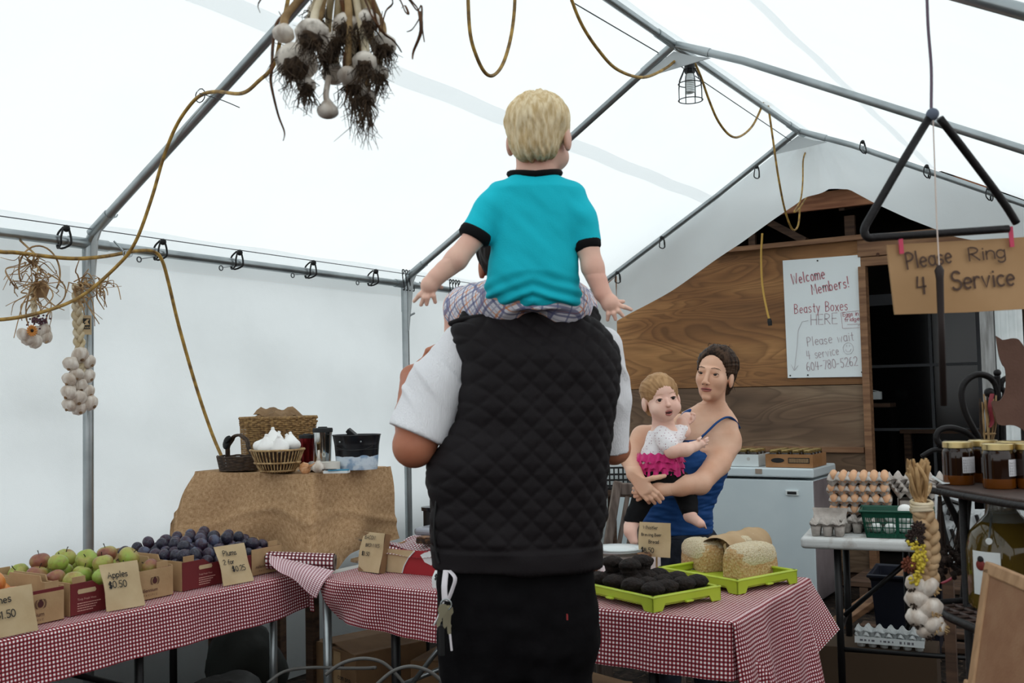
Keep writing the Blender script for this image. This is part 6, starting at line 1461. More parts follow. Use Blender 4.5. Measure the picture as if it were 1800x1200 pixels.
Hh.halfspace(Qb(0, .06, .03), bA@V(0, .8, -.5), .008); Hh.halfspace(Qb(0, -.03, -.072), bA@V(0, .1, -1), .012)
for q in (-1, 1): Hh.ell(Qb(q*.085, .02, -.04), V(.022, .045, .045)*.93, bA, .01, None, 's')
def blond(vs, n):
    q = bA.T@(vs-bh).T; az = np.arctan2(q[0], -q[1]); el = q[2]
    st = np.sin(az*26+3*vnoise(np.stack([az*3, el*30, az*0], 1), 4)+el*60*np.sign(np.sin(az*3)))
    return vs+n*(.0022*st+.0035*vnoise(np.stack([az*9, el*26, az*0+1], 1), 7)+.003*vnoise(vs*22, 2))[:, None]
obj('hair', Hh.mesh(*bounds(bh, m=.13), h=.0032, post=blond), hair_mat('blond_hair', '#ecd8b4', '#cbae80', (110, 110, 30)), boy, world=True, smooth=True)
for k in range(26):
    pass
# turquoise shirt with black neck and cuff bands
M_TURQ = mat('turquoise_jersey', '#1bc3d6', 0.8, spec=0.2, bump=0.15, bscale=400, col2='#18b8cb', nscale=5)
M_TRIM = mat('black_rib', '#0e0e10', 0.85, spec=0.2)
S = Solid()
cuL, cuR = od(836, 413, 2.472), od(1031, 430, 2.482)
S.chain([od(880, 346, 2.505), od(862, 372, 2.495), od(832, 420, 2.47)], [.040, .042, .037], .018); S.chain([od(1004, 348, 2.505), od(1019, 382, 2.495), od(1033, 440, 2.48)], [.043, .040, .031], .018)
S.cut(cuL, cuL-od(862, 368, 2.49), od(812, 455, 2.47), .075); S.cut(cuR, cuR-od(1020, 375, 2.49), od(1040, 480, 2.48), .09)
loft(S, torso, 2.3, .015)
def shirt(vs, n):
    u = vs@_R0; z = vs[:, 2]; f = vs@_F0
    w = .0055*vnoise(np.stack([(u*.8+z*.75)*16, f*6, (z-u*.9)*5], 1), 11)+.0035*vnoise(np.stack([(u+z)*34, f*8, (z-u)*9], 1), 12)
    low = np.clip((1.70-z)/.08, 0, 1); w += .0045*low*np.sin((z*1.0+np.abs(u-bo@_R0)*.35)*210+3*vnoise(vs*9, 4))
    return vs+n*w[:, None]
obj('shirt', S.mesh(*bounds(cuL, cuR, od(940, 300, 2.5), od(940, 545, 2.5), m=.1), h=.0042, post=shirt), M_TURQ, boy, world=True, smooth=True)
def band(a, b, r0, r1, name): 
    d = nrm(b-a); L = np.linalg.norm(b-a)
    obj(name, MB().lathe([(r0*.8, 0), (r0+.003, 0), (r0+.005, L*.3), (r1+.005, L*.8), (r1+.001, L), (r1*.8, L)], 24, a, align(d), wob=lambda t, z: 1+.03*math.sin(3*t+1)), M_TRIM, boy, world=True, smooth=True)
band(od(840, 406, 2.474), od(831, 422, 2.470), .036, .035, 'sleeve_cuff'); band(od(1030, 424, 2.483), od(1034, 440, 2.480), .031, .029, 'sleeve_cuff')
cp = [od(940, 312, 2.507)+_R0*.061*math.cos(a)+_F0*.050*math.sin(a)+V(0, 0, .004+.006*math.sin(a)-.006*abs(math.cos(a))*-1) for a in np.linspace(0, 2*PI, 29)[:-1]]
obj('neckband', MB().tube(cp, .0085, 8, closed=True), M_TRIM, boy, world=True, smooth=True)
# plaid shorts
mpl = mat('plaid_cotton', '#dfdce2', 0.8); h = N(mpl); tc = h.new('ShaderNodeTexCoord'); sp = h.new('ShaderNodeSeparateXYZ'); mpp = h.new('ShaderNodeMapping'); mpp.inputs['Rotation'].default_value = (0.4, 0.3, 0.7); h.ln(tc.outputs['Object'], mpp.inputs[0]); h.ln(mpp.outputs[0], sp.inputs[0])
c = None; base = rgb('#dedbe3')
for ch, off, w, colr in ((0, 0, .10, '#d9823a'), (2, .1, .10, '#d9823a'), (0, .35, .16, '#565a86'), (2, .5, .16, '#565a86'), (0, .7, .08, '#a9a7bb'), (2, .8, .08, '#a9a7bb'), (1, .4, .12, '#6a6d95')):
    f = h.math('LESS_THAN', h.math('FRACT', h.math('ADD', h.math('MULTIPLY', sp.outputs[ch], 26.0), off)), w)
    c = h.mix(h.math('MULTIPLY', f, .75), c if c is not None else base, rgb(colr))
h.ln(c, h.b.inputs['Base Color'])
S = Solid(); loft(S, [(864, 1008, 515, 2.535, .070), (868, 1010, 530, 2.54, .078), (885, 1012, 547, 2.535, .08)], 2.2, .02)
for q, (k_, an) in zip((892, 985), kn): S.chain([od(q, 528, 2.55), k_+(od(q, 528, 2.55)-k_)*.12], [.066, .062], .02)
obj('shorts', S.mesh(*bounds(od(800, 540, 2.7), od(1020, 540, 2.75), od(940, 520, 2.5), m=.09), h=.006, post=tw), mpl, boy, world=True, smooth=True)

# ---------------------------------------------------------------- woman holding the baby
wo = od(1200, 930, 4.34); wo = V(wo[0], wo[1], 0)
wom = thing('person', 'person in blue tank top and jeans cradling a baby behind the table', 'person', wo)
wh = od(1256, 660, 4.33)
f = nrm(-_F0*math.cos(.52)-_R0*math.sin(.52)+V(0, 0, .10)); u0 = V(0, 0, 1)+_R0*.17+(-_F0)*-.02; sd = nrm(np.cross(f, u0)); wA = np.stack([-sd, f, np.cross(sd, f)], 1)
wA = np.stack([nrm(np.cross(f, nrm(u0-f*(f@u0)))), f, nrm(u0-f*(f@u0))], 1)
S = Solid(); WS = 1.0
Qw = head(S, wh, wA, WS, t='head'); head(S, wh, wA, WS, t='bodyhead')
nb = od(1254, 742, 4.37)
for t in ('head', None): S.cone(Qw(0, -.022, -.05), nb, .037, .048, .022, t)
wt = [(1230, 1276, 711, 4.37, .045), (1213, 1286, 723, 4.37, .055), (1199, 1296, 739, 4.36, .07), (1192, 1298, 760, 4.35, .085), (1180, 1298, 790, 4.34, .095), (1165, 1290, 810, 4.33, .10), (1152, 1278, 830, 4.33, .098), (1142, 1266, 858, 4.33, .092), (1136, 1254, 885, 4.33, .092), (1132, 1250, 910, 4.34, .098), (1130, 1249, 935, 4.34, .104), (1126, 1250, 965, 4.34, .108), (1124, 1250, 1000, 4.34, .105)]
loft(S, wt[:5], 2.3); loft(S, [(l+4, r-4, y, D, b-.009) for l, r, y, D, b in wt[4:]], 2.3)
S.cone(od(1236, 724, 4.37), od(1194, 748, 4.33), .040, .046, .02)
RA = [od(1281, 775, 4.33), od(1262, 815, 4.24), od(1230, 850, 4.13), od(1196, 853, 4.07), od(1157, 860, 4.03)]     # arm at the right of the picture
LA = [od(1203, 757, 4.34), od(1130, 768, 4.22), od(1107, 803, 4.13), od(1115, 832, 4.04)]
S.chain(RA, [.052, .048, .042, .040, .027], .02); S.chain(LA, [.048, .045, .040, .029], .02)
S.chain(LA[-2:], [.040, .029], .01, 'hand'); S.chain(RA[-2:], [.040, .027], .01, 'hand')
# hand over the forearm
pc = od(1127, 851, 4.00); S.cone(LA[-1], pc, .028, .030, .012, 'hand'); S.ell(od(1133, 857, 3.995), (.034, .022, .030), None, .012, 'hand')
for kx, ky, mx, my, tx, ty, d in ((1144, 856, 1156, 866, 1165, 876, 0), (1141, 863, 1152, 872, 1160, 882, 0), (1136, 867, 1145, 876, 1151, 884, .004), (1130, 869, 1137, 877, 1141, 883, .008)):
    finger(S, [od(kx-4, ky-3, 3.995), od(mx, my, 3.985+d), od(tx, ty, 4.0+d)], .0098, .0075, 'hand')
finger(S, [od(1130, 845, 3.99), od(1148, 840, 3.975), od(1160, 838, 3.985), od(1169, 836, 4.0)], .0115, .008, 'hand')
# the other hand tucked below it
p2 = od(1134, 866, 4.045); S.cone(RA[-1], p2, .026, .028, .012, 'hand')
for tx, ty, d in ((1114, 858, -.01), (1113, 865, -.012), (1116, 872, -.01), (1121, 878, -.004)):
    tip = od(tx, ty, 4.035+d); finger(S, [p2+(tip-p2)*.3, p2+(tip-p2)*.7-_F0*.012, tip], .0095, .0078, 'hand')
def wleg(q, S, r, x=.075):
    h_ = wo+_R0*(q*x)+V(0, 0, .74); kn_ = wo+_R0*(q*x*1.05)-_F0*.02+V(0, 0, .43); an = wo+_R0*(q*x*1.1)+V(0, 0, .08)
    S.chain([h_, kn_, kn_+(an-kn_)*.35, an], r, .02); S.chain([an+_F0*.02-V(0, 0, .04), an-_F0*.13-V(0, 0, .055)], [.036, .026], .02)
for q in (-1, 1): wleg(q, S, [.078, .055, .05, .036])
lo, hi = bounds(wo, wh, *RA, *LA, m=.14); lo[2] = 0
mb = S.mesh(lo, hi, .0075, ['bodyhead'] if False else None)
S.mesh(*bounds(wh, od(1258, 730, 4.37), m=.135), h=.0023, tags=['head'], mb=mb)
S.mesh(*bounds(LA[-1], od(1160, 878, 4.0), od(1114, 862, 4.04), RA[-1], m=.032), h=.0028, tags=['hand'], mb=mb)
obj('body', mb, M_SKIN_W, wom, world=True, smooth=True)
face_parts(None, Qw, wA, WS, wom, M_IRIS, M_BROW, M_BROW, M_LIP, look=(0.1, 0.02))
obj('nostrils', MB().ell(Qw(.009, .104, -.0475), (.004, .003, .002), 8, 6).ell(Qw(-.009, .104, -.0475), (.004, .003, .002), 8, 6), M_MOUTH, wom, world=True)
M_WHAIR = hair_mat('brown_hair', '#1d1410', '#4d3a2d', (70, 70, 12))
Hh = Solid(); Hh.ell(Qw(0, -.024, .040), V(.081, .098, .089), wA, .01); Hh.ell(Qw(0, -.03, .05), V(.083, .10, .086), wA, .02); Hh.ell(Qw(.01, -.115, .0), V(.058, .048, .058), wA, .035); Hh.ell(Qw(0, -.065, -.03), V(.06, .05, .06), wA, .03)
Hh.ell(Qw(0, .085, -.012), V(.074, .085, .093), wA, .012, None, 's'); Hh.halfspace(Qw(0, .066, .05), wA@V(0, 1, -.25), .01)
for q in (-1, 1): Hh.ell(Qw(q*.085, .012, -.03), V(.02, .034, .05), wA, .012, None, 's')
def comb(vs, n):
    q = wA.T@(vs-wh).T; an_ = np.arctan2(q[2]-.0, np.abs(q[0])+.02)
    return vs+n*(.0028*vnoise(np.stack([an_*15, q[1]*12, q[0]*3], 1), 3)+.0012*vnoise(np.stack([an_*34, q[1]*16, q[0]*0], 1), 5))[:, None]
obj('hair', Hh.mesh(*bounds(wh, m=.17), h=.0032, post=comb), M_WHAIR, wom, world=True, smooth=True)
rs = np.random.RandomState(12); m = MB()
for k in range(46):
    a = Qw(rs.uniform(-.05, .06), -.10+rs.uniform(-.02, .03), rs.uniform(-.045, .05)); d = wA@V(rs.uniform(-.4, .9), -1, rs.uniform(-.9, .25)); L = rs.uniform(.02, .06)
    m.tube([a, a+d*L*.5+V(0, 0, .004), a+d*L+V(0, 0, -.012*rs.rand())], [.0013, .001, .0004], 4)
for k in range(10):
    a = Qw(rs.uniform(-.03, .05), -.06, -.06+rs.uniform(-.02, .02)); m.tube([a, a+V(0, 0, -.03)+_R0*.008, a+V(0, 0, -.06)+_R0*rs.uniform(-.01, .02)], [.002, .0016, .0006], 4)
for k in range(12):
    a = Qw(rs.uniform(-.05, .05), rs.uniform(-.06, .03), .124); m.tube([a, a+wA@V(0, -.01, .012), a+wA@V(rs.uniform(-.01, .01), -.03, .012)], [.0014, .001, .0005], 4)
obj('loose_strands', m, M_WHAIR, wom, world=True)
# tank top with ruched sides and straps
M_TANK = mat('blue_jersey', '#1c4a86', 0.7, spec=0.25, col2='#173f75', nscale=12, bump=0.1, bscale=300)
S = Solid(); loft(S, [(1196, 1224, 772, 4.335, .094), (1182, 1238, 788, 4.335, .10), (1168, 1286, 812, 4.33, .107)]+[(l-2, r+2, y, D, b+.007) for l, r, y, D, b in wt[6:11]], 2.3, .01)
S.halfspace(od(1240, 768, 4.24), nrm(V(0, 0, 1)-_R0*.55-_F0*.1), .006) if False else None
def ruche(vs, n):
    u = vs@_R0; z = vs[:, 2]; c_ = np.interp(z, [.8, 1.2], [wo@_R0-.015, wo@_R0+.03])
    k_ = np.clip(.35+np.abs(u-c_)/.11, .3, 1.1)
    return vs+n*(.0048*k_*vnoise(np.stack([u*13, u*0, z*78+u*14], 1), 2)+.0024*k_*vnoise(np.stack([u*25, u*0, z*140-u*20], 1), 5)+.002*vnoise(vs*22, 6))[:, None]
obj('tank_top', S.mesh(*bounds(od(1125, 940, 4.33), od(1300, 770, 4.33), m=.13), h=.0046, post=ruche), M_TANK, wom, world=True, smooth=True)
def ribbon(pts, w, m, name, root, th=.3): obj(name, MB().tube(spline(pts, 6), w, 8, flat=th), m, root, world=True, smooth=True)
ribbon([od(1299, 752, 4.36), od(1290, 738, 4.315), od(1278, 733, 4.29), od(1262, 741, 4.265), od(1245, 757, 4.25), od(1226, 776, 4.245), od(1212, 800, 4.24)], .0085, M_TANK, 'strap', wom, .5)
ribbon([od(1220, 721, 4.36), od(1210, 723, 4.33), od(1201, 731, 4.29), od(1195, 748, 4.26), od(1196, 790, 4.24)], .012, M_TANK, 'strap', wom, .75)
m = MB(); m.tube(spline([od(1198, 790, 4.243), od(1206, 799, 4.238), od(1220, 790, 4.240), od(1232, 772, 4.243)], 5), .005, 6); obj('neckline', m, M_TANK, wom, world=True, smooth=True)
# jeans and shoes
M_JEAN = mat('dark_denim', '#23262e', 0.85, spec=0.2, col2='#2f343e', nscale=30, bump=0.1, bscale=200)
S = Solid(); loft(S, [(l-1, r+1, y, D, b+.003) for l, r, y, D, b in wt[10:]]+[(1124, 1251, 1025, 4.34, .10)], 2.4, .03)
for q in (-1, 1): wleg(q, S, [.084, .064, .060, .050])
S.halfspace((0, 0, .05), (0, 0, -1), .004)
obj('jeans', S.mesh(wo-V(.25, .25, 0), wo+V(.25, .25, .84), .0075, post=tw), M_JEAN, wom, world=True, smooth=True)
m = MB(); m.tube([od(1249-20*k*0, 938+9*k, 4.255+.0*k) for k in range(3)], .003, 5)
obj('waistband', MB().tube([od(x, y, D) for x, y, D in ((1132, 944, 4.32), (1150, 945, 4.255), (1190, 946, 4.232), (1230, 945, 4.255), (1249, 943, 4.32))], .010, 8, flat=.35), M_JEAN, wom, world=True, smooth=True)
for q in (-1, 1):
    Sb = Solid(); an = wo+_R0*(q*.0825)+V(0, 0, .08)
    Sb.chain([an+_F0*.03-V(0, 0, .04), an-_F0*.14-V(0, 0, .05)], [.044, .034], .02); Sb.halfspace((0, 0, 0), (0, 0, -1), .003)
    obj('shoe', Sb.mesh(*bounds(an, an-_F0*.15-V(0, 0, .08), m=.07), h=.007), M_BLACK, wom, world=True, smooth=True)
m = MB(); q = od(1114, 862, 4.0); m.tube([q+V(.0, .004*math.cos(a), .004*math.sin(a)) for a in np.linspace(0, 2*PI, 9)[:-1]], .0012, 5, closed=True); obj('finger_ring', m, M_STEEL, wom, world=True)

# ---------------------------------------------------------------- baby
ko = od(1160, 830, 4.08)
kid = thing('person', 'baby in white dotted shirt and pink ruffle skirt held on an arm', 'person', ko)
kh = od(1162, 702, 4.07)
f = nrm(-_F0*math.cos(.16)+_R0*math.sin(.16)+V(0, 0, .03)); u0 = V(0, 0, 1)-_R0*.14; u0 = nrm(u0-f*(f@u0)); kA = np.stack([nrm(np.cross(f, u0)), f, u0], 1)
S = Solid(); KS = .90
Qk = head(S, kh, kA, KS, baby=True, t='head', mouth=1.0)
for t in ('head', None): S.cone(Qk(0, -.01, -.05), od(1166, 755, 4.09), .035, .04, .02, t)
kt = [(1150, 1184, 747, 4.09, .04), (1142, 1195, 757, 4.09, .048), (1136, 1200, 770, 4.09, .055), (1130, 1197, 790, 4.09, .06), (1124, 1196, 812, 4.085, .064), (1124, 1196, 832, 4.08, .066), (1132, 1192, 846, 4.08, .06)]
loft(S, [(l+3, r-3, y, D, b-.005) for l, r, y, D, b in kt], 2.2)
kR = [od(1166, 766, 4.04), od(1181, 792, 4.0), od(1205, 790, 4.0), od(1222, 784, 4.03)]
kL = [od(1192, 762, 4.1), od(1202, 758, 4.11), od(1200, 742, 4.12), od(1207, 734, 4.13)]
S.chain(kR, [.030, .0285, .026, .019], .012); S.chain(kL, [.027, .025, .023, .02], .01)
S.chain(kR[-2:], [.026, .019], .008, 'hand'); S.chain(kL[-2:], [.023, .02], .008, 'hand')
pp = od(1230, 780, 4.035); S.cone(kR[-1], pp, .017, .017, .008, 'hand'); S.ell(pp, (.018, .015, .016), None, .008, 'hand')
for tx, ty in ((1244, 769, ), (1245, 774), (1243, 780), (1238, 785)): finger(S, [pp+(od(tx, ty, 4.05)-pp)*.3, pp+(od(tx, ty, 4.03)-pp)*.7, od(tx, ty, 4.06)], .0062, .005, 'hand', .003)
finger(S, [pp, od(1228, 772, 4.02), od(1232, 768, 4.03)], .0065, .005, 'hand', .003)
p3 = od(1212, 733, 4.135); S.cone(kL[-1], p3, .019, .019, .008, 'hand')
for i, (tx, ty) in enumerate(((1222, 729), (1223, 732), (1222, 736), (1219, 739))): finger(S, [p3+_R0*.006, od(tx-2, ty, 4.115), od(tx-6, ty+4, 4.11)], .0065, .0055, 'hand', .003)
finger(S, [p3, od(1216, 727, 4.12), od(1221, 728, 4.11)], .0065, .0055, 'hand', .003)
lL = [od(1142, 838, 4.11), od(1134, 868, 4.08), od(1109, 924, 4.06)]; lR = [od(1180, 838, 4.09), od(1204, 860, 4.145), od(1213, 898, 4.09)]
for A_ in (lL, lR): S.chain(A_, [.05, .042, .027], .015)
S.chain([od(1108, 926, 4.05), od(1108, 934, 4.04), od(1114, 951, 4.02)], [.024, .024, .017], .012); S.chain([od(1212, 900, 4.09), od(1213, 907, 4.08), od(1231, 920, 4.0)], [.024, .024, .018], .012)
for k in range(5): S.cone(od(1232+1.8*k-2, 917+1.9*k, 4.0+.003*k), od(1238+1.2*k-1, 920+2.3*k, 3.992+.003*k), .0075-.0007*k, .0065-.0007*k, .003); S.cone(od(1111+1.6*k, 948+.8*k, 4.02), od(1111+1.9*k, 953+.8*k, 4.017), .0065, .0055, .003)
lo, hi = bounds(kh, *kR, *kL, *lL, *lR, m=.1)
mb = S.mesh(lo, hi, .0045)
S.mesh(*bounds(kh, od(1166, 748, 4.08), m=.1), h=.0021, tags=['head'], mb=mb)
S.mesh(*bounds(kR[-1], od(1240, 778, 4.04), m=.03), h=.0021, tags=['hand'], mb=mb); S.mesh(*bounds(kL[-1], p3, m=.035), h=.0021, tags=['hand'], mb=mb)
obj('body', mb, M_SKIN_K, kid, world=True, smooth=True)
face_parts(None, Qk, kA, KS, kid, M_IRIS, M_BROW, mat('pale_brow', '#d3ab90', 0.8), M_LIP, zlip=-.058, ylip=.078, mouth_open=1.0, ye=.080)
obj('mouth', MB().ell(Qk(0, .076, -.060), V(.015, .006, .0085)*KS, 12, 8, kA), M_MOUTH, kid, world=True, smooth=True)
m = MB()
m.tube([Qk(x, .086-abs(x)*.5, -.052-abs(x)*.15) for x in np.linspace(-.019, .019, 7)], [.0015, .003, .0035, .0032, .0035, .003, .0015], 6); m.tube([Qk(x, .084-abs(x)*.5, -.070+abs(x)*.35) for x in np.linspace(-.017, .017, 7)], [.0015, .003, .004, .004, .004, .003, .0015], 6)
obj('lips', m, M_LIP, kid, world=True, smooth=True)
Hh = Solid(); Hh.ell(Qk(0, -.016, .037), V(.084, .098, .083)*KS, kA, .01); Hh.ell(Qk(0, -.04, -.025), V(.072, .05, .055)*KS, kA, .02)
Hh.ell(Qk(0, .09, -.040), V(.064, .085, .092)*KS, kA, .012, None, 's')
for q in (-1, 1): Hh.ell(Qk(q*.09, .0, -.02), V(.022, .03, .04)*KS, kA, .012, None, 's')
Hh.cone(Qk(-.066, -.01, -.03), Qk(-.088, -.03, -.075), .014*KS, .004, .01)
def babyhair(vs, n):
    q = kA.T@(vs-kh).T; az = np.arctan2(q[0], q[2]+.02)
    return vs+n*(.0022*vnoise(np.stack([az*13, q[1]*14, q[0]*0], 1), 3)+.001*vnoise(np.stack([az*30, q[1]*20, q[0]*0], 1), 5))[:, None]
obj('hair', Hh.mesh(*bounds(kh, m=.13), h=.003, post=babyhair), hair_mat('light_brown_hair', '#b8926a', '#9a7652', (45, 45, 10)), kid, world=True, smooth=True)
M_DOT = mat('dotted_cotton', '#ece8ea', 0.85); h = N(M_DOT); tc = h.new('ShaderNodeTexCoord'); vo = h.new('ShaderNodeTexVoronoi', i_Scale=95.0, i_Randomness=0.25); h.ln(tc.outputs['Object'], vo.inputs['Vector'])
h.ln(h.mix(h.math('LESS_THAN', vo.outputs['Distance'], 0.22), rgb('#efebed'), rgb('#b58d97')), h.b.inputs['Base Color'])
S = Solid(); loft(S, [(l-1, r+1, y, D, b+.003) for l, r, y, D, b in kt[1:5]]+[(1128, 1193, 803, 4.085, .063)], 2.2, .012)
S.chain([od(1164, 764, 4.045), od(1176, 782, 4.01)], [.036, .036], .012); S.chain([od(1190, 760, 4.1), od(1200, 758, 4.11)], [.032, .030], .01)
ce = od(1176, 781, 4.01)
def ktw(vs, n): return vs+n*(.004*vnoise(vs*26, 3)+.002*vnoise(vs*60, 9))[:, None]
obj('shirt', S.mesh(*bounds(od(1120, 835, 4.08), od(1205, 750, 4.08), m=.075), h=.0038, post=ktw), M_DOT, kid, world=True, smooth=True)
# ruffle skirt
M_PINK = mat('pink_tulle', '#d8237c', 0.7, col2='#b81766', nscale=40, sheen=0.3)
m = MB(); c0, c1 = od(1160, 806, 4.085), od(1158, 832, 4.08)
for layer in range(3):
    def rf(u, v, layer=layer):
        a = 2*PI*u; r1 = .0815+.002*layer+(.007+.002*layer)*v+.006*v*math.sin(a*13+2*layer+2*math.sin(a*3))+.004*v*math.sin(a*29+3*layer+v*4); r2 = r1*.83
        z = c0[2]-(.062-.014*layer)*v+.004*v*math.sin(a*9+layer*2)+.004*math.sin(a*17+layer*3)
        return c0*V(1, 1, 0)+_R0*r1*math.cos(a)+_F0*r2*math.sin(a)+V(0, 0, z+.012*layer)
    m.grid(rf, 130, 8)
obj('ruffle_skirt', m, M_PINK, kid, world=True, smooth=True)
S = Solid(); M_LEG = mat('black_leggings', '#0f0f11', 0.8, spec=0.2)
for A_ in (lL, lR): S.chain(A_, [.055, .047, .033], .015); S.halfspace(A_[2]+nrm(A_[2]-A_[1])*.004, A_[2]-A_[1]+(_R0*.0), .003) if False else None
loft(S, [(1126, 1196, 826, 4.08, .07), (1130, 1194, 848, 4.08, .064)], 2.2, .02)
S.halfspace(od(1160, 921, 4.05), nrm(V(0, 0, -1)-_R0*.1), .003)
lb = S.mesh(*bounds(*lL, *lR, m=.08), h=.0045, post=ktw)
obj('leggings', lb, M_LEG, kid, world=True, smooth=True)
# ================================================================ hanging garlic
M_ROOTB = mat('root_beard', '#2e2117', .95, col2='#4a3826', nscale=60)
rs = np.random.RandomState(21)
def roots(c, ax, r, n=26, L=.04, spread=.7, seed=0, name='roots', par=None):
    q = np.random.RandomState(seed); mb = MB(); ax = nrm(ax)
    for k in range(n):
        s0 = nrm(ax+q.normal(size=3)*spread); a = c+s0*r*.78
        d = nrm(s0*.6+ax*.6+V(0, 0, -.7)+q.normal(size=3)*.35); l = L*q.uniform(.4, 1.3)
        mb.tube([a, a+d*l*.4+q.normal(size=3)*.003, a+d*l*.75+q.normal(size=3)*.005+V(0, 0, -.004), a+d*l+q.normal(size=3)*.008+V(0, 0, -.008)], [.0011, .0009, .0007, .0003], 4)
    o = obj(name, mb, M_ROOTB, par, world=True); o['kind'] = 'stuff'; return o
def put_bulb(par, c, r, up, m, name='garlic_bulb', seed=0, stalk=.0):
    A = align(up, (1, .3, .2)); mb = bulb_mesh(r, stalk=stalk); vv = mb.verts()@A.T+c
    return obj(name, MB().add(vv, mb.f), m, par, world=True, smooth=True)
top_ = od(604, -60, 1.9)
gbn = thing('garlic_bunch', 'big bunch of freshly dug garlic with dirty roots hanging at the top', 'garlic bunch', top_)
blist = [(498, 60, 15, -.25, 0), (549, 62, 24, .0, 1), (521, 110, 29, -.1, 1), (539, 151, 13, .5, 1), (607, 42, 17, .05, 1), (645, 38, 18, .1, 1), (674, 80, 18, .3, 1), (575, 96, 14, .1, 1), (586, 131, 16, -.1, 0), (611, 133, 14, .2, 0), (641, 110, 17, .1, 1), (622, 148, 16, .0, 1), (643, 172, 15, .1, 1), (666, 130, 14, .3, 1), (557, 20, 13, -.1, 1), (590, 70, 13, 0, 1), (630, 75, 14, .1, 1)]
for k, (x, y, rp, tl, rt) in enumerate(blist):
    D = 1.9+rs.uniform(-.05, .05)-(.03 if rp > 20 else 0); c = od(x, y, D); r = rp*D/1800*1.22
    upd = nrm(V(0, 0, 1)+_R0*(-tl*.4)+_F0*(.45+rs.uniform(-.2, .3)))
    b_ = put_bulb(gbn, c, r, upd, M_GARLD if rt else M_GARL)
    if rt:
        rd = nrm(-upd-_F0*.35); obj('root_mass', MB().ell(c+rd*r*.62, (r*.62, r*.62, r*.5), 14, 9, align(rd), lambda v: v*(1+.35*vnoise(v*3.1, k))[:, None]), M_ROOTB, gbn, world=True); roots(c, -upd-_F0*.25, r, 60, .024+.5*r, .6, k, par=gbn)
    g_ = od(604+(x-604)*.35, -60, 1.9); st = [c+upd*r*.8, c+upd*r*1.6+V(0, 0, .01), c+(g_-c)*.55+rs.normal(size=3)*.004, g_]
    obj('stalk', MB().tube(spline(st, 5), [.0078]*6+[.0068]*9+[.005], 8), M_STALKW if k % 3 else M_STRAW, gbn, world=True, smooth=True)
c = od(576, 194, 1.88); put_bulb(gbn, c+V(0, 0, -.002), .019, V(0, 0, 1), M_GARL)
obj('stalk', MB().tube(spline([c+V(0, 0, .012), od(573, 165, 1.88), od(578, 135, 1.9)], 4), .0055, 8), M_GARL, gbn, world=True, smooth=True)
roots(od(643, 185, 1.87), V(0, 0, -1), .012, 40, .05, .8, 91, par=gbn); roots(od(622, 165, 1.87), V(-.2, 0, -1), .01, 26, .05, .8, 92, par=gbn)
for pts in ([(507, 18), (488, 38), (480, 75), (478, 118), (476, 142), (481, 170), (490, 205), (500, 232), (498, 247)], [(520, 0), (500, 30), (490, 20)], [(600, 0), (612, 60), (604, 110), (610, 150), (606, 180)], [(690, 0), (678, 20), (672, 50), (680, 62)], [(700, -5), (712, 20), (718, 24), (712, 10), (706, 14)], [(715, -5), (733, 18), (741, 10), (742, 45), (746, 74)], [(722, 0), (738, 25), (726, 50), (715, 56)], [(738, 20), (740, 55), (727, 90), (725, 104)], [(655, 0), (662, 40), (676, 60), (690, 70), (700, 82), (706, 92)], [(640, -5), (655, 30), (668, 45), (672, 20)], [(458, 0), (457, 22)], [(605, 178), (612, 210), (616, 238)], [(634, 200), (637, 225), (635, 242)]):
    if pts[0][1] < 10 and (pts[0][0] > 670 or pts[0][0] < 470): pts = [(606+(pts[0][0]-606)*.1, -62), (606+(pts[0][0]-606)*.6, -48)]+pts
    P_ = spline([od(x, y, 1.88+.04*rs.rand()*(y > -40)) for x, y in pts], 5); n_ = len(P_)
    thin = len(pts) <= 2 or pts[0][1] > 100
    obj('dry_leaf', MB().tube(P_, [(.0012 if thin else .0045)*(1-.75*i/n_) for i in range(n_)], 6, flat=.35), M_ROOTB if thin else mat('dry_leaf', '#6b4426', .8, col2='#3a2415', nscale=30) if 'dry_leaf' not in bpy.data.materials else bpy.data.materials['dry_leaf'], gbn, world=True, smooth=True)
obj('twine', MB().tube([top_, top_+V(0, 0, .45), V(top_[0], top_[1], roof_z(top_[0])-.02)], .003, 5), M_STRAW, gbn, world=True)
obj('twine', MB().tube([top_+V(.018*math.cos(a), .018*math.sin(a), .0) for a in np.linspace(0, 2*PI, 13)[:-1]], .005, 6, closed=True), M_STRAW, gbn, world=True)

def plait(par, pts, r, m, n=3, turns=9, name='plait'):
    P_ = spline(pts, 14); T_ = len(P_)
    for s_ in range(n):
        Q_ = []
        for i, p in enumerate(P_):
            ph = turns*2*PI*i/T_/2+s_*2*PI/n; t = nrm(P_[min(i+1, T_-1)]-P_[max(0, i-1)]); sx = nrm(np.cross(t, _F0)); Q_.append(p+sx*r*.75*math.sin(ph)+_F0*r*.45*math.sin(2*ph))
        obj(name, MB().tube(Q_, r*.62, 7, flat=.8), m, par, world=True, smooth=True)
M_DLEAF0 = mat('root_stub', '#8a6c4e', .9, col2='#5b4430', nscale=60)
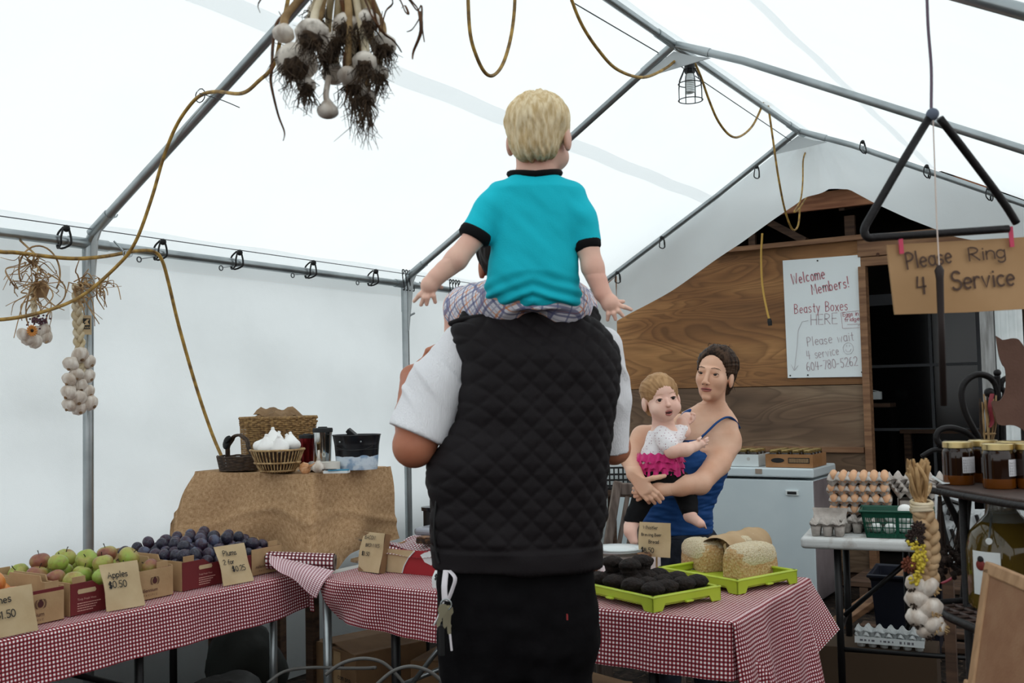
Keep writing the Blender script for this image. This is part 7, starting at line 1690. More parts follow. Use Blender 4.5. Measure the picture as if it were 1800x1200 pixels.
# braid on the left post
gb1 = thing('garlic_braid', 'plaited garlic braid with a paper tag tied to the near left post', 'garlic braid', ox(138, 480, -3.58))
XB = -3.585
plait(gb1, [ox(137, 500, XB), ox(136, 540, XB), ox(138, 580, XB), ox(141, 620, XB), ox(141, 660, XB)], .018, M_STALKW, turns=7)
for k, (x, y, rp) in enumerate(((141, 624, 13), (124, 640, 12), (157, 636, 11), (134, 658, 11), (156, 661, 11), (121, 667, 11), (140, 678, 12), (120, 690, 12), (155, 688, 11), (137, 700, 13), (121, 712, 11), (160, 708, 12), (139, 717, 12))):
    c = ox(x, y, XB+.02+.015*(k % 2)); d = nrm(V(.5, -.1, 0)+_R0*(x-139)*.03+V(0, 0, -.35)); r = rp*4.1/1800*1.08
    put_bulb(gb1, c, r, -d, M_GARL)
    obj('roots', MB().lathe([(r*.20, 0), (r*.24, r*.08), (r*.15, r*.2), (r*.08, r*.26)], 9, c+nrm(d+V(0, 0, -.5))*r*.70, align(d+V(0, 0, -.5))), M_DLEAF0, gb1, world=True)
q = np.random.RandomState(5)
def frizz(par, c0, n, L, spread, m, seed, bias=(0, 0, 0), name='dry_leaves', r=.0042):
    q = np.random.RandomState(seed); mb = MB()
    for k in range(n):
        d = nrm(q.normal(size=3)*spread+np.array(bias)); a = c0+q.normal(size=3)*.012; l = L*q.uniform(.4, 1.2)
        P_ = spline([a, a+d*l*.5+q.normal(size=3)*l*.12, a+d*l*.8+q.normal(size=3)*l*.12+V(0, 0, -.15*l), a+d*l+q.normal(size=3)*l*.2+V(0, 0, -.35*l)], 6)
        mb.tube(P_, [r*(1-.6*i/len(P_)) for i in range(len(P_))], 5, flat=.5)
    o = obj(name, mb, m, par, world=True, smooth=True); o['kind'] = 'stuff'; return o
M_DLEAF = mat('withered_leaf', '#b8966a', .85, col2='#7a5a3a', nscale=30)
frizz(gb1, ox(140, 500, XB+.02), 26, .11, .5, M_DLEAF, 7, bias=tuple(_R0*.6)); frizz(gb1, ox(172, 503, XB+.02), 16, .08, .8, M_DLEAF, 9, bias=tuple(_R0*.3+V(0, 0, -.2)))
obj('twine', MB().tube([ox(138, 530, XB)+V(.02*math.cos(a), .02*math.sin(a), 0) for a in np.linspace(0, 2*PI, 13)[:-1]], .005, 6, closed=True), M_STRAW, gb1, world=True)
obj('twine', MB().tube([ox(137, 500, XB), V(PX+.022, 2.6, RAILZ-.17)], .004, 6), M_STRAW, gb1, world=True)
to = ox(152, 578, XB+.02); te = nrm(V(.55, 1, 0)); tm = MB().prism([(-.018, -.024), (.019, -.026), (.018, .05), (-.017, .052)], .0015, to+V(0, 0, .003), te, (0.02, 0, 1))
obj('tag', tm, M_SIGN, gb1, world=True)
tn_ = np.cross(te, (0, 0, 1)); mb = MB(); mb.prism([(-.013, -.001), (.013, -.001), (.013, .042), (-.013, .042)], .0008, to+tn_*.0012, te, (0, 0, 1)); obj('tag_print', mb, M_INK, gb1, world=True)
mb = MB(); mb.prism([(-.009, .026), (.002, .038), (.011, .039), (.004, .028), (.011, .016), (-.004, .015), (-.011, .014), (-.002, .024)], .0008, to+tn_*.0018, te, (0, 0, 1)); obj('tag_print', mb, M_SIGN, gb1, world=True)
printed('lettering', 'FARM', to-te*.0115+V(0, 0, .002)+tn_*.0017, te, (0, 0, 1), .0075, M_SIGN, gb1)
# small bunch beside it
XG = -3.60
gb2 = thing('garlic_bunch', 'small garlic bunch with an orange flower on curling straw beside the post', 'garlic bunch', ox(62, 470, XG))
for k, (x, y, rp) in enumerate(((40, 588, 11), (50, 595, 12), (78, 580, 12), (82, 592, 11), (62, 600, 12), (66, 583, 10))):
    c = ox(x, y, XG+.02); d = nrm(V(.6, 0, -.2)+_R0*(x-62)*.03); r = rp*4/1800; put_bulb(gb2, c, r, -d, M_GARL)
fm = MB(); fc = ox(55, 581, XG+.055)
for k in range(14):
    a = 2*PI*k/14; u_ = V(.25, math.cos(a), math.sin(a)); fm.ell(fc+nrm(u_)*.013, (.0025, .0045, .011), 6, 5, align(u_, (1, 0, 0)))
obj('flower', fm, mat('orange_petal', '#c8823a', .7), gb2, world=True, smooth=True); obj('flower_centre', MB().ell(fc+V(.006, 0, 0), (.004, .006, .006), 10, 6), M_ROOT, gb2, world=True, smooth=True)
pm = MB()
for k in range(60): pm.ell(ox(68, 563, XG+.03)+q.normal(size=3)*V(.008, .020, .011), (.004,)*3, 6, 5)
tag(obj('dried_blossom', pm, mat('dusky_purple', '#5a3b44', .8), gb2, world=True, smooth=True), kind='stuff')
plait(gb2, [ox(60, 500, XG+.01), ox(59, 530, XG+.01), ox(62, 565, XG+.02)], .010, M_STALKW, turns=5)
frizz(gb2, ox(62, 500, XG+.02), 34, .13, .6, M_DLEAF, 17, bias=(0, 0, -.25)); frizz(gb2, ox(55, 462, XG+.02), 22, .10, .9, M_DLEAF, 18, bias=(0, -.3, -.2))
obj('dry_leaf', MB().prism([(-.03, -.03), (.02, -.035), (.035, 0), (.02, .035), (-.01, .03)], .002, ox(70, 508, XG+.03), (.3, 1, .1), (0, 0, 1)), mat('brown_tag', '#8a6a4a', .8), gb2, world=True)
obj('straw_hoop', MB().tube([ox(70, 478, XG+.02)+V(0, .085*math.cos(a), .10*math.sin(a)) for a in np.linspace(-.6, 3.6, 24)], .0035, 5), M_DLEAF, gb2, world=True, smooth=True)
obj('straw_hoop', MB().tube(spline([ox(84, 480, XG+.02), ox(112, 500, XG+.02), ox(112, 525, XG+.02), ox(82, 555, XG+.02), ox(90, 590, XG+.03), ox(80, 602, XG+.03)], 5), .003, 5), M_DLEAF, gb2, world=True, smooth=True)
obj('twine', MB().tube([ox(58, 470, XG+.02), ox(60, 445, -3.57), V(PX, ox(60, 445, -3.57)[1], RAILZ-.02)], .004, 6), M_STRAW, gb2, world=True)

# ================================================================ chair, freezer and its goods
M_OLDW = mat('grey_driftwood', '#85766c', .8, col2='#5e5048', nscale=4, stretch=(14, 14, 1.5), bump=.2)
ch0 = V(-2.03, 4.22, 0)
chr_ = thing('wooden_chair', 'weathered grey wooden chair with slatted back beside the woman in blue'.replace('woman', 'person'), 'chair', ch0)
D_ = 4.62
def cb(n, a, b, w_, d_): return obj(n, MB().bar(a, b, w_, d_, up=tuple(_F0)), M_OLDW, chr_, world=True, bevel=.006)
cb('back_post', od(1086, 846, D_+.06), od(1064, 985, D_-.02), .038, .05)
cb('back_post', od(1206, 850, D_+.06), od(1190, 985, D_-.02), .038, .05)
cb('top_rail', od(1088, 859, D_+.05), od(1206, 861, D_+.05), .055, .03)
for k in range(6):
    x0 = 1103+16*k; cb('slat', od(x0, 872, D_+.045), od(x0-20+1.5*k, 985, D_-.02), .021, .018)
sb0, sb1 = od(1064, 985, D_-.02), od(1190, 985, D_-.02)
wz = sb0[2]-.12
cb('bottom_rail', sb0, sb1, .05, .03)
seat_c = (sb0+sb1)/2+_F0*.22; seat_c[2] = .46
obj('seat', MB().box((0, 0, 0), (.40, .42, .03), np.stack([_R0, _F0, _U0], 1)), M_OLDW, chr_, bevel=.008).location = Vector(seat_c-ch0)
for a, b in ((sb0, 0), (sb1, 0)): cb('leg', a, V(a[0], a[1], 0), .042, .042)
for a in (sb0, sb1): cb('leg', V(a[0], a[1], .45)+_F0*.42, V(a[0], a[1], 0)+_F0*.42, .042, .042)
# stool and black crate behind the chair
s0 = od(1082, 856, 5.55)
st_ = thing('stool', 'dark stool behind the slatted chair holding a black crate', 'stool', V(s0[0]+.06, s0[1], 0))
obj('seat', MB().box((0, 0, s0[2]-.02), (.36, .30, .03)), M_DLUM, st_)
for x in (-.14, .14):
    for y in (-.11, .11): obj('leg', MB().box((x, y, (s0[2]-.03)/2), (.035, .035, s0[2]-.03)), M_DLUM, st_)
cr_ = thing('crate', 'black perforated plastic crate standing behind the chair back', 'crate', V(s0[0]+.0, s0[1]-.02, s0[2]-.003), rz=.5)
obj('tray', MB().box((0, 0, .006), (.20, .16, .01)), M_BLACK, cr_)
for k in range(9): obj('slat', MB().box((-.096+.024*k, -.08, .06), (.008, .006, .11)), M_BLACK, cr_)
for z in (.02, .05, .08, .115): obj('bar', MB().box((0, -.081, z), (.20, .006, .010)), M_BLACK, cr_)
for x in (-.1, .1): obj('side_panel', MB().box((x, 0, .06), (.006, .16, .12)), M_BLACK, cr_)
obj('back_panel', MB().box((0, .08, .06), (.2, .006, .12)), M_WHITE, cr_)
pt0 = V(s0[0]+.16, s0[1]+.03, s0[2]-.003)
kt_ = thing('black_pot', 'round black pot beside the black crate behind the chair', 'pot', pt0)
obj('body', MB().lathe([(.0, 0), (.075, 0), (.085, .02), (.085, .10), (.07, .125), (.0, .135)], 26), M_TIN, kt_, auto=.7); obj('knob', MB().lathe([(.012, .13), (.018, .15), (.0, .155)], 14), M_BLACK, kt_, smooth=True)

FZ = .88; fr = oz(1429, 823, FZ); fx1, fy0 = fr[0], fr[1]; fy1 = min(7.33, oz(1468, 813, FZ)[1]); fx0 = -3.36
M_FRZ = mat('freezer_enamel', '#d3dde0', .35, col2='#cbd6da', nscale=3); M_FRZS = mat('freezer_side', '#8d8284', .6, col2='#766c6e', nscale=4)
fz = thing('chest_freezer', 'white chest freezer against the plywood wall with cartons on its lid', 'freezer', ((fx0+fx1)/2, (fy0+fy1)/2, 0))
w_, d_ = fx1-fx0, fy1-fy0
obj('body', MB().box((0, 0, .41), (w_-.01, d_-.02, .78)), M_FRZ, fz, bevel=.008)
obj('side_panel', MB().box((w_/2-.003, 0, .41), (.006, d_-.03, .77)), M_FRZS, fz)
obj('lid', MB().box((0, 0, FZ-.033), (w_+.006, d_+.006, .062)), M_FRZ, fz, bevel=.012, bseg=3)
obj('plinth', MB().box((0, .02, .012), (w_-.06, d_-.08, .024)), M_BLACK, fz)
ln = oy(1392, 866, fy0)
obj('lock_plate', MB().box((0, 0, 0), (.085, .012, .035)), M_WHITE, fz, bevel=.003).location = Vector(ln-np.array(fz.location)+V(0, .004, 0))
obj('lock_slot', MB().box((0, 0, 0), (.06, .014, .018)), M_BLACK, fz, bevel=.002).location = Vector(ln-np.array(fz.location)+V(0, .001, 0))
lb_ = oy(1334, 828, fy0); obj('badge', MB().box((0, 0, 0), (.045, .008, .032)), mat('badge', '#9b8a7c', .5), fz).location = Vector(lb_-np.array(fz.location)+V(0, -.004, .0))
M_JARG = mat('dark_jar', '#2b1d14', .12, spec=.6); M_LID = mat('gold_lid', '#b8a06a', .3, .8)
def jar_carton(label, c, nx, ny, h_, m, grp, lidlabel, sx=.068):
    w2, d2 = nx*sx+.012, ny*sx+.012; t = thing('jar_carton', label, 'box', c)
    for n_, cc, s_ in (('base', (0, 0, .003), (w2, d2, .005)), ('front_panel', (0, -d2/2, h_/2), (w2, .004, h_)), ('back_panel', (0, d2/2, h_/2), (w2, .004, h_)), ('side_panel', (-w2/2, 0, h_/2), (.004, d2, h_)), ('side_panel', (w2/2, 0, h_/2), (.004, d2, h_))): obj(n_, MB().box(cc, s_), m, t)
    return t, w2, d2
J0 = None; rn = ['front', 'second', 'third', 'rear']; cn = ['leftmost', 'second', 'third', 'rightmost']
def fill_jars(c, nx, ny, sx, which, grp):
    global J0
    for j in range(ny):
        for i in range(nx):
            p = c+V(-(nx-1)*sx/2+i*sx, -(ny-1)*sx/2+j*sx, .006); lb = f'small lidded jar in {which}, {rn[min(j,3)]} row, {cn[i] if nx == 4 else ["leftmost", "middle", "rightmost"][i]}'
            if J0 is None:
                J0 = thing('preserve_jar', lb, 'jar', p, group=grp); obj('glass', MB().lathe([(.0, 0), (.029, 0), (.031, .004), (.031, .082), (.026, .09), (.0, .09)], 16, cap=False), M_JARG, J0, auto=.6); obj('lid', MB().lathe([(.028, .088), (.030, .091), (.030, .104), (.027, .107), (0, .107)], 16, cap=False), M_LID, J0, auto=.6)
            else: dup(J0, p, label=lb, group=grp)
bl_, br_ = oz(1348, 821, FZ), oz(1434, 822, FZ)
c1_ = V(fx1-.165, fy0+.19, FZ+.001)
jc, w2, d2 = jar_carton('brown card carton of lidded jars on the freezer corner', c1_, 4, 4, .085, mat('jar_card', '#a3764f', .8, col2='#94683f', nscale=10), '', '', .075)
obj('oval_print', MB().prism([(.045*math.cos(a), .016*math.sin(a)) for a in np.linspace(0, 2*PI, 19)[:-1]], .001, c1_+V(-.075, -d2/2-.003, .045), (1, 0, 0), (0, 0, 1)), M_INK, jc, world=True)
obj('barcode_print', MB().prism([(-.07, -.018), (.07, -.018), (.07, .018), (-.07, .018)], .001, c1_+V(.065, -d2/2-.003, .045), (1, 0, 0), (0, 0, 1)), M_INK, jc, world=True)
mb = MB()
for k in range(16): mb.box(c1_+V(.004+.0081*k, -d2/2-.0042, .045), (.0042, .0008, .026))
tag(obj('barcode_bars', mb, M_KRAFT, jc, world=True), kind='stuff')
fill_jars(c1_, 4, 4, .075, 'the brown carton', 'jars in the brown carton on the freezer')
c2_ = V(fx1-.165-.37, fy0+.17, FZ+.001)
jc2, w2, d2 = jar_carton('white printed carton of jars on the freezer beside the brown one', c2_, 4, 3, .08, M_WHITE, '', '', .075)
printed('lettering', 'FARM', c2_+V(-.02, -d2/2-.003, .022), (1, 0, 0), (0, 0, 1), .02, mat('dim_print', '#6a7a70', .7), jc2) if False else None
mb = MB(); mb.prism([(.012*math.cos(a), .012*math.sin(a)) for a in np.linspace(0, 2*PI, 14)[:-1]], .001, c2_+V(.09, -d2/2-.003, .05), (1, 0, 0), (0, 0, 1)); obj('mark', mb, M_GREYP, jc2, world=True)
fill_jars(c2_, 4, 3, .075, 'the white carton', 'jars in the white carton on the freezer')

# ---------------------------------------------------------------- whiteboard on the plywood
ws = thing('whiteboard_sign', 'white handwritten members board nailed to the plywood by the doorway', 'sign', oy(1447, 560, YS-.01))
cns = [oy(x, y, YS-.012) for x, y in ((1385, 664), (1521, 661), (1512, 447), (1376, 458))]
mb = MB(); o_ = cns[0]; exx = nrm(cns[1]-cns[0]); 
mb.prism([((p-o_)@exx, p[2]-o_[2]) for p in cns], .008, o_, exx, (0, 0, 1)); obj('board', mb, mat('board_white', '#dfe5e6', .35), ws, world=True)
def wtext(lines, ink, pen):
    k = MB()
    for i, (tx, x, y, x2, y2, hpx) in enumerate(lines):
        a, b = oy(x, y, YS-.0175), oy(x2, y2, YS-.0175); hh = hpx*7.3/1800; L_ = np.linalg.norm(b-a); w0 = twidth(tx, hh, .16); write(k, tx, a, b-a, (0, 0, 1), hh, pen=pen, jit=.03, gap=.16, seed=i+3, wide=max(.55, (L_/w0-.2)/.8 if w0 else 1))
    obj('lettering', k, ink, ws, world=True)
wtext([('Welcome', 1393, 500, 1452, 489, 19), ('Members!', 1428, 517, 1494, 504, 18)], mat('red_ink', '#b5757d', .7), .10)
wtext([('Beasty Boxes', 1397, 551, 1488, 545, 17)], M_INKR, .07)
wtext([('HERE', 1426, 571, 1475, 569, 19), ('Please wait', 1420, 608, 1500, 598, 16), ('4 service', 1419, 632, 1474, 623, 15)], M_INKP, .07)
wtext([('604-780-5262', 1419, 652, 1508, 642, 15)], M_INKP, .09)
wtext([('Eggs in', 1482, 556, 1510, 554, 7), ('fridge', 1485, 565, 1512, 563, 7)], M_INKR, .14)
k = MB()
def wl_(pts, r=.0022): k.tube([oy(x, y, YS-.018) for x, y in pts], r, 4, flat=.3)
wl_([(1478, 549), (1516, 545), (1517, 575), (1481, 577), (1478, 549)]); wl_([(1489, 570), (1514, 569), (1508, 572)])
obj('drawn_box', k, M_INKR, ws, world=True)
k = MB(); wl_([(1421, 563), (1410, 565), (1403, 580), (1401, 610), (1396, 650)]); wl_([(1391, 641), (1396, 651), (1403, 642)]); wl_([(1491+9*math.cos(a), 612+10*math.sin(a)) for a in np.linspace(0, 2*PI, 20)]); wl_([(1488, 606), (1488, 609)]); wl_([(1493, 606), (1493, 609)]); wl_([(1486, 614), (1489, 618), (1494, 617), (1496, 613)])
obj('drawn_arrow', k, M_INKP, ws, world=True)
for x, y in ((1437, 458), (1389, 660), (1515, 654), (1420, 659)): obj('nail', MB().ell(oy(x, y, YS-.018), (.006, .004, .006), 8, 6), M_DSTEEL, ws, world=True)

# ================================================================ egg table
TA = math.atan2(4.638-4.545, -.926+1.363)*.8; tE = V(math.cos(TA), math.sin(TA), 0); tN = V(-math.sin(TA), math.cos(TA), 0)
t0 = oz(1406, 943, TZ); EW, ED = 1.22, .62
ec = t0+tE*EW/2+tN*ED/2
et = thing('egg_table', 'scuffed white plastic folding table with black legs holding eggs', 'table', V(ec[0], ec[1], 0), rz=TA)
M_SCUF = mat('scuffed_white_plastic', '#d7d8d6', .55, col2='#a89f97', nscale=16, lo=.52, hi=.75, bump=.1)
obj('tabletop', MB().box((0, 0, TZ-.027), (EW, ED, .052)), M_SCUF, et, bevel=.018, bseg=4)
for lx, ly in ((-EW/2+.15, -ED/2+.08), (-EW/2+.15, ED/2-.10), (-EW/2+.42, ED/2-.05), (EW/2-.15, -ED/2+.08), (EW/2-.15, ED/2-.1)): obj('leg', MB().tube([(lx, ly, 0), (lx, ly, TZ-.05)], .016, 10), M_DSTEEL, et, smooth=True)
for a, b in (((-EW/2+.15, -ED/2+.08, .32), (-EW/2+.15, ED/2-.10, .32)), ((-EW/2+.15, -ED/2+.08, .24), (EW/2-.15, -ED/2+.08, .24)), ((-EW/2+.15, 0, .34), (-EW/2+.5, 0, .66)), ((-EW/2+.42, -.02, .3), (-EW/2+.58, .0, .69))): obj('brace', MB().tube([a, b], .011, 8), M_DSTEEL, et, smooth=True)
M_PULP = mat('grey_pulp', '#bdb5ae', .95, col2='#a89f98', nscale=30, bump=.3, bscale=90); M_PULPW = mat('pale_pulp', '#d6d2cc', .95, col2='#c4beb6', nscale=30, bump=.3, bscale=90)
M_EGG = mat('brown_egg', '#d9ab85', .45, col2='#c58f68', nscale=7); 
PIT = .046
def egg_flat_mesh(nx, ny, pit=PIT, deep=.030):
    def f(u, v):
        x = (u-.5)*nx*pit; y = (v-.5)*ny*pit
        cxx = math.cos(2*PI*u*nx); cyy = math.cos(2*PI*v*ny)       # posts at cell corners
        z = .012+deep*(.5*(cxx+1)*.5*(cyy+1))**.8-.014*(.5*(1-cxx)*.5*(1-cyy))+.004*(cxx+cyy)
        if u < .001 or u > .999 or v < .001 or v > .999: z = .018+.010*(.5*(cxx+1)*.5*(cyy+1))
        return V(x, y, z)
    mb = MB().grid(f, nx*8, ny*8); vs = mb.verts()
    mb.grid(lambda u, v: f(u, v)-V(0, 0, .004), nx*8, ny*8, flip=True)
    return mb
def egg_shape(v): return np.stack([v[:, 0]*(1-.12*v[:, 2]), v[:, 1]*(1-.12*v[:, 2]), v[:, 2]*1.27], 1)
stack_c = oz(1517, 919, TZ); 
stack_c = t0+tE*.235+tN*.36; stack_c[2] = TZ
fl0 = None; EG = None; lv = ['lowest', 'second lowest', 'middle', 'second highest', 'topmost']
flat_me = egg_flat_mesh(6, 5)
for L_ in range(5):
    p = stack_c+V(rs.uniform(-.006, .006), rs.uniform(-.006, .006), .016+.048*L_); a = TA+rs.uniform(-.04, .04)+(.08 if L_ == 4 else 0)
    lb = f'grey pulp egg tray, {lv[L_]} of the tall egg stack'
    if fl0 is None: fl0 = tag(obj('egg_tray', flat_me, M_PULP, smooth=True), lb, 'egg tray', 'egg trays in the tall stack'); fl0.location = p; fl0.rotation_euler = (0, 0, a); fl = fl0
    else: fl = dup(fl0, p, a, lb)
    cells = [(i, 0) for i in range(6)]+[(5, j) for j in range(1, 5)]+[(0, 1)] if L_ < 4 else [(i, j) for i in range(6) for j in range(5) if not (i < 2 and j < 3 and i+j < 3 and i == 0)]
    if L_ == 0: cells = []
    R_ = Rz(a)
    for (i, j) in cells:
        q_ = p+R_@V((i-2.5)*PIT, (j-2)*PIT, .030)
        lb = f'brown egg in the {lv[L_]} tray, {["front", "second", "third", "fourth", "rear"][j]} row, {["first", "second", "third", "fourth", "fifth", "sixth"][i]} from the left'
        if EG is None: EG = tag(obj('egg', MB().ell((0, 0, 0), (.0215, .0215, .0215), 14, 10, None, egg_shape), M_EGG, smooth=True), lb, 'egg', 'brown eggs in the tall tray stack'); EG.location = q_
        else: dup(EG, q_, rs.uniform(0, 6), lb)
# emptied trays nested at the right
sc2 = t0+tE*.50+tN*.46; sc2[2] = TZ
sup = thing('egg_crate', 'closed carton holding up the nested empty trays on the egg table', 'carton', sc2, rz=TA+.1)
obj('body', MB().box((0, 0, .065), (.20, .16, .128)), M_PULP, sup, bevel=.006)
for k in range(4): obj('groove', MB().box((0, -.082, .02+.028*k), (.2, .006, .010)), M_PULPW, sup)
for L_ in range(4): dup(fl0, sc2+V(-.01*L_+.02, 0, .152+.018*L_), TA+.06-.03*L_, f'empty pulp tray, {["lowest", "second", "third", "top"][L_]} of the nested pile right of the eggs', 'nested empty egg trays')
# open egg cartons at the front left
def egg_carton(label, c, rz, nx=3, open_=True, m=M_PULP):
    t = thing('egg_carton', label, 'egg carton', c, rz); w_, d_ = nx*.05+.01, .105
    mb = egg_flat_mesh(nx, 2, .05, .028); obj('cells', mb, m, t, smooth=True).location = (0, 0, .032)
    for i in range(nx):
        for j in range(2): obj('cup', MB().lathe([(.013, .0005), (.017, .0005), (.023, .040), (.020, .042)], 12, ((i-(nx-1)/2)*.05, (j-.5)*.05, 0), cap=True), m, t, smooth=True)
    if open_:
        lid = [(-w_/2, 0), (w_/2, 0), (w_/2-.012, .045), (-w_/2+.012, .045)]
        A = Rx(.62)
        for n_, pl, o in (('lid', None, None),):
            L = MB(); L.grid(lambda u, v: V((u-.5)*w_*(1-.1*math.sin(PI*v)), d_/2+.004, .045)+A@V(0, .10*v, -.036*math.sin(PI*v)**.5*(math.sin(PI*u)**.35)), 18, 10); L.grid(lambda u, v: V((u-.5)*w_*(1-.1*math.sin(PI*v)), d_/2+.006, .046)+A@V(0, .10*v, -.036*math.sin(PI*v)**.5*(math.sin(PI*u)**.35)+.003), 18, 10, flip=True); obj('lid', L, m, t, smooth=True)
    return t
egg_carton('open grey egg carton at the left end of the white table', t0+tE*.115+tN*.07+V(0, 0, .001), TA, 3)
egg_carton('open grey egg carton tucked against the green basket', t0+tE*.235+tN*.20+V(0, 0, .001), TA-.12, 3)
# green basket with white eggs
gc_ = oz(1556, 939, TZ); gc_ = t0+tE*.405+tN*.125; gc_[2] = TZ+.001
gk = thing('egg_basket', 'dark green slotted plastic basket holding a few white eggs', 'basket', gc_, rz=TA+.03)
M_GRN = mat('bottle_green_plastic', '#0e4a38', .4); bw, bd, bh = .30, .20, .115
obj('floor_plate', MB().box((0, 0, .006), (bw*.86, bd*.86, .006)), M_GRN, gk)
def wallx(u0, u1, z0, z1, side, n):
    k0, k1 = .86+.14*z0/bh, .86+.14*z1/bh
    if side in (0, 1):
        sy = -1 if side == 0 else 1; P4 = [V(u0*bw*k0, sy*bd/2*k0, z0), V(u1*bw*k0, sy*bd/2*k0, z0), V(u1*bw*k1, sy*bd/2*k1, z1), V(u0*bw*k1, sy*bd/2*k1, z1)]; nn = V(0, sy, 0)
    else:
        sx = -1 if side == 2 else 1; P4 = [V(sx*bw/2*k0, u0*bd*k0, z0), V(sx*bw/2*k0, u1*bd*k0, z0), V(sx*bw/2*k1, u1*bd*k1, z1), V(sx*bw/2*k1, u0*bd*k1, z1)]; nn = V(sx, 0, 0)
    Q4 = [p-nn*.005 for p in P4]; return obj(n, MB().add(P4+Q4, [(0, 1, 2, 3), (7, 6, 5, 4), (0, 4, 5, 1), (1, 5, 6, 2), (2, 6, 7, 3), (3, 7, 4, 0)]), M_GRN, gk)
for s_ in range(4):
    for z0, z1 in ((0, .018), (.042, .046), (.064, .068), (.088, .115)): wallx(-.5, .5, z0, z1, s_, 'band')
    for k in range(17 if s_ < 2 else 11):
        n_ = 17 if s_ < 2 else 11; u = -.5+k/(n_-1); w_ = .012 if k not in (0, n_-1, n_//2) else (.05 if s_ < 2 else .05)
        wallx(max(-.5, u-w_/2), min(.5, u+w_/2), .0, .1, s_, 'slat')
obj('rim', MB().tube([(-bw/2-.004, -bd/2-.004, bh), (bw/2+.004, -bd/2-.004, bh), (bw/2+.004, bd/2+.004, bh), (-bw/2-.004, bd/2+.004, bh)], .006, 6, closed=True), M_GRN, gk)
M_WEGG = mat('white_egg', '#f0efec', .45); WE = None
for k, (x, y, z) in enumerate(((-.09, .0, .034), (-.03, -.03, .034), (.03, .02, .034), (.09, -.02, .034), (.0, .05, .034), (.02, -.01, .078), (-.03, .02, .078), (.07, .03, .078), (.03, .03, .112))):
    lb = f'white egg in the green basket, {["bottom layer far left", "bottom layer left front", "bottom layer right rear", "bottom layer far right", "bottom layer rear", "upper layer middle front", "upper layer left", "upper layer right", "crowning the heap"][k]}'
    p = gc_+Rz(TA)@V(x, y, z)
    if WE is None: WE = tag(obj('egg', MB().ell((0, 0, 0), (.0235,)*3, 14, 10, None, egg_shape), M_WEGG, smooth=True), lb, 'egg', 'white eggs in the green basket'); WE.matrix_basis = Matrix.Translation(Vector(p)) @ Matrix(Rx(1.4).tolist()).to_4x4()
    else: dup(WE, p, label=lb, rot=Rz(k)@Rx(1.3))
# below the egg table
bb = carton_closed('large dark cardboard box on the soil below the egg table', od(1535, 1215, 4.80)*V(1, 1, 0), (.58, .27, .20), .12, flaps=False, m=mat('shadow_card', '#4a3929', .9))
eb = od(1582, 1172, 3.70); bz_ = .202
cx_ = np.array(bb.location)+V(.10, -.06, bz_)
ecn = egg_carton('closed white egg carton lying on the cardboard box', cx_, .10, 6, open_=False, m=M_WHITE)
obj('lid_dimples', egg_flat_mesh(6, 2, .05, .026), M_WHITE, ecn, smooth=True).location = (0, 0, .052)
obj('band', MB().box((0, -.052, .035), (.30, .006, .03)), M_WHITE, ecn)
mb = MB()
for k in range(14):
    if k not in (4, 9): mb.box((-.12+.017*k, -.0556, .035), (.013-.004*(k % 3), .001, .008+.003*(k > 9)))
tag(obj('print_marks', mb, mat('faint_print', '#6b6a70', .8), ecn), kind='stuff')
bn_ = od(1600, 1075, 5.35); 
bin_ = thing('storage_bin', 'dark navy plastic bin on the ground behind the egg table legs', 'bin', V(bn_[0], bn_[1], 0), rz=.1)
M_NAVY = mat('navy_plastic', '#0d1222', .5)
obj('body', MB().lathe([(.0, 0), (.20, 0), (.24, .40), (.25, .41), (.25, .43), (.235, .43), (.19, .02), (0, .02)], 4, M=Rz(PI/4)), M_NAVY, bin_, bevel=.02)
obj('rim', MB().tube([V(.255*math.cos(a), .255*math.sin(a), .425) for a in np.linspace(PI/4, PI/4+1.5*PI, 4)], .010, 6, closed=True), M_NAVY, bin_)
# wooden step and loose boards before the shed door
stp = thing('wooden_step', 'dark plank step in front of the shed doorway', 'step', (-1.1, 6.9, 0))
for k in range(3): obj('plank', MB().box((0, -.22+.17*k, .17), (1.2, .155, .035)), M_DLUM, stp, bevel=.004)
for x in (-.5, .5): obj('stringer', MB().box((x, -.05, .075), (.05, .5, .15)), M_DLUM, stp)
for k, (a, b, lb) in enumerate((((-1.75, 5.6, .03), (-.75, 5.85, .03), 'dark plank lying on the soil behind the egg table'), ((-1.6, 5.35, .06), (-1.15, 5.7, .42), 'pale board leaning under the egg table'), ((-1.5, 6.1, .03), (-.5, 6.15, .03), 'second dark plank lying nearer the shed step'))):
    tag(obj('board', MB().bar(a, b, .14, .03, up=(0, 0, 1)), M_LUM if k == 1 else M_DLUM, bevel=.004), lb, 'board')

# ================================================================ iron rack at the right with jars
M_IRON = mat('black_wrought_iron', '#161314', .55, .4, bump=.2, bscale=90); M_RUST = mat('rust_brown_sheet', '#5d4034', .75, col2='#523629', nscale=14, bump=.1, bscale=150); M_RUSTS = mat('brown_shelf', '#43302a', .6, col2='#36261f', nscale=30, bump=.2, bscale=200)
SZ = 1.165
rk = thing('iron_rack', 'black wrought iron rack with scrolls carrying honey jars', 'rack', V(-.25, 2.50, 0))
sA, sB = oz(1636, 851, SZ), oz(1815, 879, SZ); se = nrm(sB-sA); sn = V(-se[1], se[0], 0); 
if sn@_F0 < 0: sn = -sn
sheet_p = [(0, 0), (.10, -.012), (.30, -.02), (.62, -.01), (.62, .30), (.0, .30)]
obj('shelf', MB().prism([(x, y+.012) for x, y in sheet_p], .010, sA+V(0, 0, -.005), se, sn), M_RUSTS, rk, world=True, bevel=.003)
